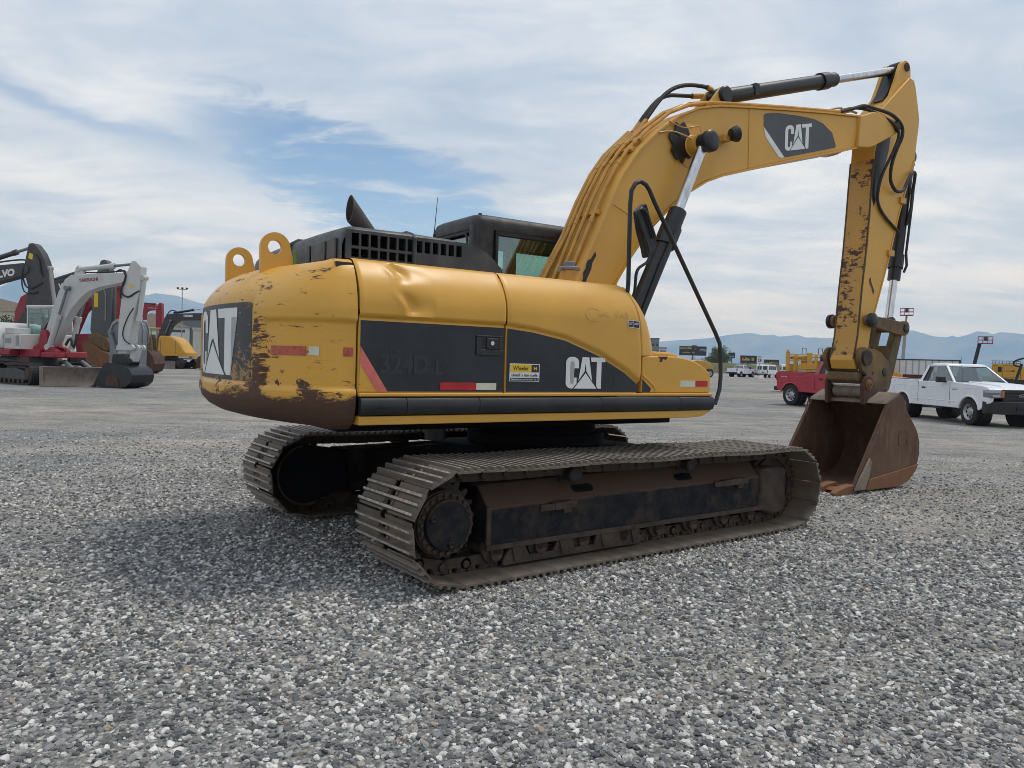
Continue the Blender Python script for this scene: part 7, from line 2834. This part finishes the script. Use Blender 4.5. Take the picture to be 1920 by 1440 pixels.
# drill rig with yellow masts behind the red pickup
T = thing('drill_rig', 'yellow drilling rig full of pipes and posts parked behind the red pickup', 'drill rig', (19.9, 51.3, 0), -0.35)
m = MB()
m.box(-2.0, 2.6, -0.9, 0.9, 0.75, 1.25)
m.build('chassis', 'bumper_black', T, bevel=0.03)
for s in (-1, 1):
    for x in (-1.3, 0.2, 1.8):
        wheel(T, x, s * 0.85, s, 0.45, 0.3)
for (x, w_, z0, z1, mt) in ((-1.45, 0.26, 1.2, 2.72, 'equip_yellow'), (-1.45, 0.12, 2.7, 2.85, 'equip_yellow'), (-0.95, 0.30, 1.25, 2.55, 'equip_yellow'), (-0.1, 0.34, 1.25, 2.65, 'equip_yellow'), (0.30, 0.2, 1.6, 2.5, 'equip_yellow'), (0.72, 0.16, 1.25, 2.7, 'equip_yellow'), (2.25, 0.3, 1.25, 2.65, 'equip_yellow')):
    m = MB()
    m.box(x - w_ / 2, x + w_ / 2, -0.75, -0.45, z0, z1)
    m.build('mast', mt, T, bevel=0.02)
m = MB()
m.box(-0.75, 0.35, -0.85, 0.5, 1.55, 1.95)
m.box(0.6, 2.2, -0.80, 0.6, 1.3, 1.7)
m.build('engine_box', 'equip_yellow', T, bevel=0.04)
for (a, b_, z0, z1) in ((-1.35, -1.0, 1.3, 1.9), (-0.62, -0.25, 1.95, 2.45), (0.1, 0.6, 1.7, 2.15), (0.9, 1.25, 1.7, 2.05), (1.5, 2.1, 1.7, 2.1), (-1.3, -0.5, 2.2, 2.42)):
    m = MB()
    m.box(a, b_, -0.55, 0.3, z0, z1)
    m.build('housing', 'equip_yellow', T, bevel=0.03)
for z in (2.1, 2.35, 2.52):
    m = MB()
    m.cyl((-1.4, -0.62, z), (2.3, -0.62, z + 0.03), 0.035, n=8)
    m.build('pipe', 'equip_yellow', T)
for i in range(7):
    m = MB()
    m.box(-0.98, -0.80, -0.86, -0.76, 1.32 + i * 0.16, 1.38 + i * 0.16)
    m.build('ladder_rung', 'equip_yellow', T)
m = MB()
m.cyl((0.55, -0.70, 2.32), (1.95, -0.70, 2.36), 0.21, n=18)
m.build('hose_reel', 'rubber', T)
for x in (0.95, 1.55):
    m = MB()
    m.cyl((x - 0.06, -0.70, 2.345), (x + 0.06, -0.70, 2.345), 0.218, n=18)
    m.build('reel_band', 'wall_cream', T)
for x in (-0.45, 0.55, 1.9):
    m = MB()
    m.tube([(x - 0.12, -0.5, 2.5), (x - 0.12, -0.5, 2.95), (x + 0.12, -0.5, 2.95), (x + 0.12, -0.5, 2.5)], 0.018, 6)
    m.build('grab_rail', 'machine_grey', T)
T = thing('yellow_lift_truck', 'yellow machine post standing between the excavator bucket and the white trailer', 'machine', (26.0, 53.2, 0), -0.4)
m = MB()
m.prism([(-0.9, 0.9), (0.9, 0.9), (0.9, 1.4), (0.35, 1.6), (0.25, 2.75), (-0.15, 2.75), (-0.25, 1.6), (-0.9, 1.4)], -0.5, 0.5)
m.build('body', 'equip_yellow', T, bevel=0.04)
for s in (-1, 1):
    for x in (-0.6, 0.6):
        wheel(T, x, s * 0.5, s, 0.45, 0.3)

# white sided trailer
T = thing('trailer', 'long trailer with white ribbed side panels on a dark red chassis', 'trailer', (28.6, 53.3, 0), -0.48)
m = MB()
m.box(-2.4, 2.0, -1.1, 1.1, 1.42, 2.40)
b = m.build('box', 'trailer_white', T)
for i in range(12):
    x = -2.38 + i * 0.396
    m = MB()
    m.box(x, x + 0.05, -1.135, -1.10, 1.42, 2.40)
    m.build('rib', 'pole_metal', b)
m = MB()
m.box(-2.45, 2.05, -1.15, 1.15, 2.40, 2.47)
m.box(1.98, 2.08, -1.16, 1.16, 1.40, 2.47)
m.build('top_rail', 'board_dark', b)
m = MB()
m.box(-2.6, 2.2, -1.05, 1.05, 1.12, 1.40)
m.box(-2.6, 2.2, -1.12, -1.05, 0.95, 1.20)
m.build('chassis', 'trailer_red', T, bevel=0.02)
for s in (-1, 1):
    for x in (-1.4, -0.3, 0.8):
        wheel(T, x, s * 0.85, s, 0.5, 0.3)


def basket(T, x, y, z, w=0.95, h=0.62):
    m = MB()
    m.box(x - w / 2, x + w / 2, y - 0.35, y + 0.35, z, z + 0.07)
    bk = m.build('basket', 'machine_red', T)
    m = MB()
    for zz in (0.33, h):
        for yy in (-0.35, 0.35):
            m.tube([(x - w / 2, y + yy, z + zz), (x + w / 2, y + yy, z + zz)], 0.022, 6)
        for xx in (-w / 2, w / 2):
            m.tube([(x + xx, y - 0.35, z + zz), (x + xx, y + 0.35, z + zz)], 0.022, 6)
    for xx in (-0.5, -0.17, 0.17, 0.5):
        for yy in (-0.35, 0.35):
            m.tube([(x + xx * w, y + yy, z), (x + xx * w, y + yy, z + h)], 0.02, 6)
    m.build('guard_rail', 'machine_red', bk)
    m = MB()
    m.box(x - 0.13, x + 0.13, y - 0.40, y - 0.30, z + 0.25, z + 0.62)
    m.build('control_box', 'machine_grey', bk)


T = thing('boom_lift', 'boom lift with a tall pale grey mast and red basket up high', 'boom lift', (33.9, 66.9, 0), -0.47)
m = MB()
m.bar((0.0, 0, 1.5), (0.12, 0, 5.2), 0.22, 0.26)
m.bar((0.12, 0, 5.1), (0.18, 0, 6.45), 0.13, 0.16)
m.build('mast', 'lift_grey', T)
m = MB()
m.box(-0.9, 0.9, -0.8, 0.8, 0.7, 1.6)
m.box(-0.12, 0.45, -0.3, 0.3, 2.45, 2.62)
m.build('turntable', 'lift_grey', T, bevel=0.05)
for s in (-1, 1):
    for x in (-0.9, 0.9):
        wheel(T, x, s * 0.85, s, 0.45, 0.3)
basket(T, 0.18, 0, 6.45, 1.0)
T = thing('boom_lift', 'boom lift with a slanting black boom and red basket far beyond the pickups', 'boom lift', (38.6, 64.3, 0), -0.52)
m = MB()
m.bar((-0.15, 0, 1.5), (0.32, 0, 4.1), 0.26, 0.28)
m.build('mast', 'board_dark', T)
m = MB()
m.box(-1.0, 0.6, -0.8, 0.8, 0.7, 1.6)
m.box(-0.5, 0.4, -0.3, 0.3, 2.20, 2.33)
m.build('turntable', 'wall_white', T, bevel=0.05)
for s in (-1, 1):
    for x in (-0.9, 0.9):
        wheel(T, x, s * 0.85, s, 0.45, 0.3)
basket(T, 0.72, 0, 4.08, 1.05, 0.60)
T = thing('conveyor', 'white folded conveyor arm poking up behind the white pickup cab', 'conveyor', (27.3, 49.0, 0), -0.5)
m = MB()
m.bar((-0.3, 0, 1.5), (0.35, 0, 2.30), 0.3, 0.12)
m.box(-0.5, 0.5, -0.3, 0.3, 0.3, 1.6)
m.box(-0.6, 0.6, -0.4, 0.4, 0.0, 0.3)
m.build('frame', 'wall_white', T)

# yellow generator house with roof railing, and the black handler in front of it
T = thing('generator', 'yellow generator house with roof railing on a trailer', 'generator', (33.5, 51.2, 0), -0.56)
m = MB()
m.box(-1.35, 0.25, -0.9, 0.9, 1.28, 2.28)
m.box(0.27, 1.9, -0.85, 0.85, 1.28, 2.12)
b = m.build('housing', 'equip_yellow', T, bevel=0.02)
m = MB()
m.box(-1.0, -0.78, -0.912, -0.895, 1.75, 2.1)
m.build('panel', 'navy_paint', b)
for a, c_ in ((-1.28, -1.05), (-0.72, 0.18)):
    m = MB()
    for p, q in (((a, 1.40), (c_, 1.40)), ((c_, 1.40), (c_, 2.18)), ((c_, 2.18), (a, 2.18)), ((a, 2.18), (a, 1.40))):
        m.bar((p[0], -0.905, p[1]), (q[0], -0.905, q[1]), 0.012, 0.018)
    m.build('door_frame', 'linkage_paint', b)
strokes('lettering', 8, 'board_dark', b, lambda a, c_: (-0.65 + a * 0.6, -0.91, 1.78 + c_ * 0.13), 7)
strokes('lettering', 8, 'board_dark', b, lambda a, c_: (0.55 + a * 0.9, -0.86, 1.68 + c_ * 0.18), 8)
m = MB()
for z in (2.34, 2.48):
    m.tube([(-1.35, -0.88, z), (0.25, -0.88, z)], 0.018, 6)
for i in range(9):
    x = -1.33 + i * 0.195
    m.tube([(x, -0.88, 2.28), (x, -0.88, 2.48)], 0.014, 6)
m.build('roof_railing', 'board_dark', T)
m = MB()
m.box(-1.5, 2.1, -0.9, 0.9, 0.85, 1.26)
m.build('chassis', 'bumper_black', T, bevel=0.03)
for s in (-1, 1):
    for x in (-0.9, 0.6, 1.5):
        wheel(T, x, s * 0.8, s, 0.45, 0.3)
T = thing('handler', 'black machine with a looped guard bar before the yellow generator house', 'machine', (28.8, 43.2, 0), -0.6)
m = MB()
m.box(-0.9, 1.2, -0.7, 0.7, 0.5, 1.05)
m.build('chassis', 'linkage_paint', T, bevel=0.04)
m = MB()
m.bar((-0.5, -0.4, 0.9), (-0.15, -0.4, 2.2), 0.14, 0.14)
m.bar((0.6, -0.4, 0.9), (0.5, -0.4, 2.0), 0.14, 0.14)
m.build('post', 'bumper_black', T)
m = MB()
m.tube([(-0.2, -0.4, 2.05), (-0.5, -0.4, 2.12), (-0.52, -0.4, 2.30), (-0.3, -0.4, 2.45), (0.1, -0.4, 2.55), (0.5, -0.4, 2.5)], 0.05, 8, 3)
m.build('guard_bar', 'bumper_black', T)
for s in (-1, 1):
    for x in (-0.5, 0.8):
        wheel(T, x, s * 0.7, s, 0.42, 0.3)

# ------------------------------------------------------------------ signs, billboards, buildings, poles
T = thing('speed_sign', 'small white sign with number 29 on a pole in a white base', 'sign', (33.95, 105.7, 0), -0.31)
m = MB()
m.cyl((0, 0, 0.2), (0.0, 0, 3.15), 0.04, n=8)
m.build('post', 'pole_metal', T)
m = MB()
m.lathe([(0.75, 0.0), (0.70, 0.12), (0.35, 0.42), (0.15, 0.5)], (0, 0, 0), (0, 0, 1), 18)
m.build('base', 'concrete', T)
m = MB()
m.box(-0.38, 0.38, -0.07, -0.045, 2.25, 3.2)
s_ = m.build('plate', 'print_white', T)
letters('lettering', '29', 'board_dark', s_, lambda a, b: (-0.26 + a * 0.52, -0.074, 2.36 + b * 0.40), 0.04)
letters('lettering', 'SPEED', 'board_back', s_, lambda a, b: (-0.30 + a * 0.60, -0.074, 3.02 + b * 0.12), 0.02)
letters('lettering', 'LIMIT', 'board_back', s_, lambda a, b: (-0.26 + a * 0.52, -0.074, 2.86 + b * 0.12), 0.02)


def billboard(label, cx, cy, w, z0, z1, yaw, mat, words, frame=True):
    T = thing('billboard', label, 'billboard', (cx, cy, 0), yaw)
    m = MB()
    m.box(-w / 2, w / 2, -0.15, 0.15, z0, z1)
    b = m.build('panel', mat, T)
    m = MB()
    m.cyl((0, 0.4, 0), (0, 0.4, z1 - 0.2), 0.25, n=10)
    m.box(-w / 2, w / 2, 0.15, 0.3, z0 - 0.25, z0)
    m.build('support', 'board_back', T)
    for (s, mt, x0, x1, a, c_) in words:
        fn_ = lambda u, v, x0=x0, x1=x1, a=a, c_=c_: (x0 + u * (x1 - x0), -0.17, a + v * (c_ - a))
        if isinstance(s, str):
            letters('lettering', s, mt, b, fn_, 0.03)
        else:
            strokes('lettering', s, mt, b, fn_, s)
    return T


b = billboard('dark billboard reading NOW OPEN in gold letters with a crest on top', 59.2, 253.1, 8.7, 5.2, 8.0, -0.23, 'board_dark',
              [('NOW OPEN', 'print_gold', -4.0, -0.4, 7.0, 7.6), (9, 'print_gold', -3.4, 0.6, 5.7, 6.2), (5, 'print_white', 2.3, 3.8, 6.9, 7.25), (7, 'print_white', 2.0, 4.2, 6.4, 6.8)])
m = MB()
m.prism([(-0.55, 7.9), (1.35, 7.9), (1.2, 8.35), (-0.4, 8.35)], -0.15, 0.15)
m.prism([(0.45, 7.55), (1.2, 7.4), (0.8, 6.6), (0.5, 6.6)], -0.165, -0.155)
m.build('crest', 'rust_cap', b)
billboard('grey billboard with two lines of white print beside the green tree', 85.8, 318.7, 4.6, 4.8, 7.2, -0.26, 'board_back', [(9, 'print_white', -1.9, 1.9, 5.8, 6.4), (7, 'print_white', -1.7, 1.2, 5.1, 5.6)])
billboard('small black billboard rising above the green tree', 90.4, 317.4, 2.6, 5.4, 7.5, -0.27, 'board_dark', [(6, 'print_white', -1.0, 1.0, 5.7, 6.3)])
b = billboard('wide dark billboard with a slanting yellow script', 67.4, 219.9, 4.6, 2.9, 4.95, -0.30, 'board_dark', [(9, 'print_yellow', -1.7, 1.6, 3.5, 4.4)])
m = MB()
m.prism([(-2.28, 2.95), (-1.9, 2.95), (-2.1, 4.6), (-2.28, 4.9)], -0.165, -0.155)
m.build('pink_corner', 'print_pink', b)
billboard('low dark billboard with yellow capitals beyond the vans', 73.4, 218.0, 4.0, 2.4, 3.95, -0.32, 'board_dark', [(10, 'print_yellow', -1.2, 1.7, 2.9, 3.4)])


def building(label, cx, cy, yaw, w, d, h, wall, roof, wins, gable=0.0):
    T = thing('building', label, 'building', (cx, cy, 0), yaw)
    m = MB()
    m.box(-w / 2, w / 2, -d / 2, d / 2, 0, h)
    b = m.build('wall', wall, T)
    m = MB()
    if gable:
        m.prism([(-w / 2 - 0.4, h), (w / 2 + 0.4, h), (0, h + gable)], -d / 2 - 0.4, d / 2 + 0.4)
    else:
        m.box(-w / 2 - 0.2, w / 2 + 0.2, -d / 2 - 0.2, d / 2 + 0.2, h, h + 0.5)
    m.build('roof', roof, T)
    for (x0, x1, z0, z1) in wins:
        m = MB()
        m.box(x0, x1, -d / 2 - 0.04, -d / 2 + 0.02, z0, z1)
        m.build('window', 'window_dark', b)
    return T


building('grey multistorey building with rows of small windows beyond the billboards', 70.5, 396, -0.18, 9, 12, 14.6, 'wall_grey', 'roof_dark', [(x, x + 1.2, z, z + 1.3) for x in (-3.4, -1.2, 1.0, 2.9) for z in (4, 7.5, 11)])
building('small white building with red roof line next to the grey multistorey', 76.9, 394, -0.2, 3.6, 5, 10.0, 'wall_white', 'rust_cap', [(x, x + 0.6, z, z + 0.9) for x in (-1.3, -0.3, 0.7) for z in (6.2, 8.2)])
building('long tan roofed shed behind the white railing', -113, 168, 0.58, 22, 14, 9.0, 'wall_cream', 'roof_tan', [(x, x + 1.5, 3, 5) for x in (-8, -3, 2, 7)], 2.8)
building('pale warehouse with dark band behind the red excavator', -86, 183, 0.44, 16, 12, 7.2, 'wall_white', 'roof_tan', [(-7, 7, 6.0, 6.6), (-5, -3, 1, 3.5), (2, 4, 1, 3.5)], 3.0)
building('grey flat warehouse behind the black boom of the yellow excavator', -76, 190, 0.40, 14, 12, 9.2, 'wall_grey', 'roof_dark', [(x, x + 1.2, 4, 6) for x in (-5, -2, 1, 4)])
building('round white tank house behind the yellow excavators', -68, 175, 0.38, 9, 8, 6.4, 'wall_cream', 'concrete', [(-2, 0, 2, 4)])

T = thing('light_pole', 'tall thin lamp pole with three heads against the mountain', 'light pole', (-51.5, 119.4, 0), 0.4)
m = MB()
m.cyl((0, 0, 0), (0, 0, 11.2), 0.10, 0.06, n=10)
m.box(-0.62, 0.62, -0.04, 0.04, 11.12, 11.22)
m.build('post', 'pole_metal', T)
for x in (-0.6, 0.0, 0.6):
    m = MB()
    m.lathe([(0.10, 0.0), (0.20, 0.18), (0.16, 0.26)], (x, 0, 11.2), (0.5 * x, -0.35, 0.9), 12)
    m.build('lamp_head', 'machine_grey', T)
T = thing('light_pole', 'thin dark pole standing beyond the vans near the yellow rig', 'pole', (83.5, 205.0, 0))
m = MB()
m.cyl((0, 0, 0), (0, 0, 5.2), 0.14, n=8)
m.box(-0.5, 0.5, -0.06, 0.06, 5.0, 5.15)
m.build('post', 'board_dark', T)

# person in a high visibility vest, mostly hidden behind the white pickup's bonnet
T = thing('person', 'person in white and lime high visibility vest beyond the white pickup bonnet', 'person', (20.15, 28.8, 0), 2.4)


def person(T):
    me = bpy.data.meshes.new('body')
    V = [(0, 0, 0.92), (0, 0, 1.15), (0, 0, 1.40), (0, 0.02, 1.50), (0, 0.02, 1.66),
         (0.10, 0, 0.88), (0.12, 0.01, 0.50), (0.12, -0.01, 0.09), (0.13, 0.13, 0.05), (-0.10, 0, 0.88), (-0.12, 0.01, 0.50), (-0.12, -0.01, 0.09), (-0.13, 0.13, 0.05),
         (0.20, 0, 1.42), (0.26, -0.02, 1.14), (0.25, 0.08, 0.90), (0.24, 0.11, 0.82), (-0.20, 0, 1.42), (-0.26, -0.02, 1.14), (-0.25, 0.08, 0.90), (-0.24, 0.11, 0.82)]
    Ed = [(0, 1), (1, 2), (2, 3), (3, 4), (0, 5), (5, 6), (6, 7), (7, 8), (0, 9), (9, 10), (10, 11), (11, 12), (2, 13), (13, 14), (14, 15), (15, 16), (2, 17), (17, 18), (18, 19), (19, 20)]
    Rr = [0.15, 0.14, 0.15, 0.055, 0.10, 0.10, 0.07, 0.05, 0.045, 0.10, 0.07, 0.05, 0.045, 0.07, 0.05, 0.038, 0.035, 0.07, 0.05, 0.038, 0.035]
    me.from_pydata(V, Ed, [])
    o = bpy.data.objects.new('body', me)
    C.objects.link(o)
    o.parent = T
    sk = o.modifiers.new('skin', 'SKIN')
    for i, v in enumerate(me.skin_vertices[0].data):
        v.radius = (Rr[i], Rr[i])
    me.skin_vertices[0].data[0].use_root = True
    ss = o.modifiers.new('sub', 'SUBSURF')
    ss.levels = ss.render_levels = 1
    me.materials.append(MATS['navy_paint'])
    m = MB()
    m.lathe([(0.155, 0.95), (0.185, 1.0), (0.19, 1.25), (0.20, 1.40), (0.13, 1.48), (0.07, 1.50)], (0, 0, 0), (0, 0, 1), 16)
    m.build('vest', 'hivis', T)
    m = MB()
    m.lathe([(0.195, 1.34), (0.212, 1.36), (0.205, 1.43), (0.15, 1.49)], (0, 0, 0), (0, 0, 1), 16)
    m.build('reflective_band', 'print_white', T)
    m = MB()
    m.lathe([(0.13, 1.70), (0.125, 1.76), (0.08, 1.82), (0.01, 1.84)], (0, 0.02, 0), (0, 0, 1), 16)
    m.build('hard_hat', 'print_white', T)


person(T)

# ------------------------------------------------------------------ grass bank, trees and shrubs
m = MB()


def bank(a, b):
    x = 20 + 90 * a
    y0 = 165 + 14 * sin(a * 3)
    t = b
    z = 2.5 * smooth01(t * 2) * (1 + 0.25 * mnoise.noise((x * 0.2, t * 3, 0))) if t < 0.7 else 2.5 * (1 - (t - 0.7) / 0.3)
    return (x, y0 + 14 * t + 4 * mnoise.noise((x * 0.1, 1, 1)), max(-0.05, z * (0.4 + 0.6 * min(1, min(a, 1 - a) * 8)) - 0.02))


m.grid(bank, 60, 14)
o = m.build('grass_bank', 'dry_grass', smooth=True)
o['kind'] = 'structure'


def leaves(m, c, rx, rz, n, size, seed):
    rnd = random.Random(seed)
    clumps = []
    for _ in range(max(6, n // 60)):
        a, u = rnd.uniform(0, 2 * pi), rnd.uniform(-1, 1)
        r = rnd.uniform(0.35, 0.95)
        clumps.append((c[0] + rx * r * sqrt(1 - u * u) * cos(a), c[1] + rx * r * sqrt(1 - u * u) * sin(a), c[2] + rz * r * u, rnd.uniform(0.22, 0.42)))
    for i in range(n):
        k = clumps[i % len(clumps)]
        d = Vector((rnd.gauss(0, 1), rnd.gauss(0, 1), rnd.gauss(0, 1))).normalized() * (rnd.random() ** 0.4)
        p = Vector((k[0] + d.x * k[3] * rx, k[1] + d.y * k[3] * rx, k[2] + d.z * k[3] * rz))
        q = Vector((rnd.gauss(0, 1), rnd.gauss(0, 1), rnd.gauss(0, 0.7))).normalized()
        s = q.orthogonal().normalized()
        t = q.cross(s)
        h = size * rnd.uniform(0.6, 1.3)
        m.add([p - s * h, p + t * h * 0.6, p + s * h, p - t * h * 0.6], [(0, 1, 2, 3)])


def tree(label, x, y, h, rx, mat='leaf_green', cat='tree', seed=1, n=900):
    T = thing('tree' if cat == 'tree' else 'shrub', label, cat, (x, y, 0))
    m = MB()
    m.tube([(0, 0, 0), (0.05, 0.02, h * 0.3), (0.0, 0.0, h * 0.6)], [0.12 * h / 5, 0.09 * h / 5, 0.05 * h / 5], 8)
    for k in range(5):
        a = k * 1.3 + seed
        m.tube([(0.03, 0, h * 0.28 + k * 0.05 * h), (cos(a) * rx * 0.5, sin(a) * rx * 0.5, h * (0.55 + 0.05 * k))], [0.05 * h / 5, 0.02 * h / 5], 6)
    m.build('trunk', 'bark', T)
    m = MB()
    leaves(m, (0, 0, h * 0.58), rx, h * 0.42, n, 0.10 * h / 4, seed)
    m.build('crown', mat, T, smooth=False)
    return T


G = 'shrubs along the grass bank'
tree('round green tree growing in front of the small black billboard', 52.6, 196.0, 6.6, 3.3, 'leaf_green', 'tree', 3, 4200)
tree('pale green shrub beside the round tree on the bank', 49.8, 190.0, 4.4, 3.6, 'leaf_green', 'shrub', 5, 2200)
for i, (x, y, h, r) in enumerate([(59, 192, 3.0, 3.2), (65, 194, 2.9, 3.4), (71, 196, 2.9, 3.4), (45, 186, 3.6, 3.0), (77, 198, 3.0, 3.6)]):
    t = tree('dull olive shrub below the billboards on the grass bank', x, y, h, r, 'leaf_dry' if i % 2 else 'leaf_green', 'shrub', 20 + i, 1900)
    t['group'] = G
for i, (x, y) in enumerate([(-93, 132), (-88.5, 134), (-84, 137), (-98, 130)]):
    t = tree('dark green tree in the row behind the white railing', x, y, 7.6 - 0.4 * (i % 2), 3.2, 'leaf_green', 'tree', 40 + i, 1800)
    t['group'] = 'trees behind the white railing'

haze()
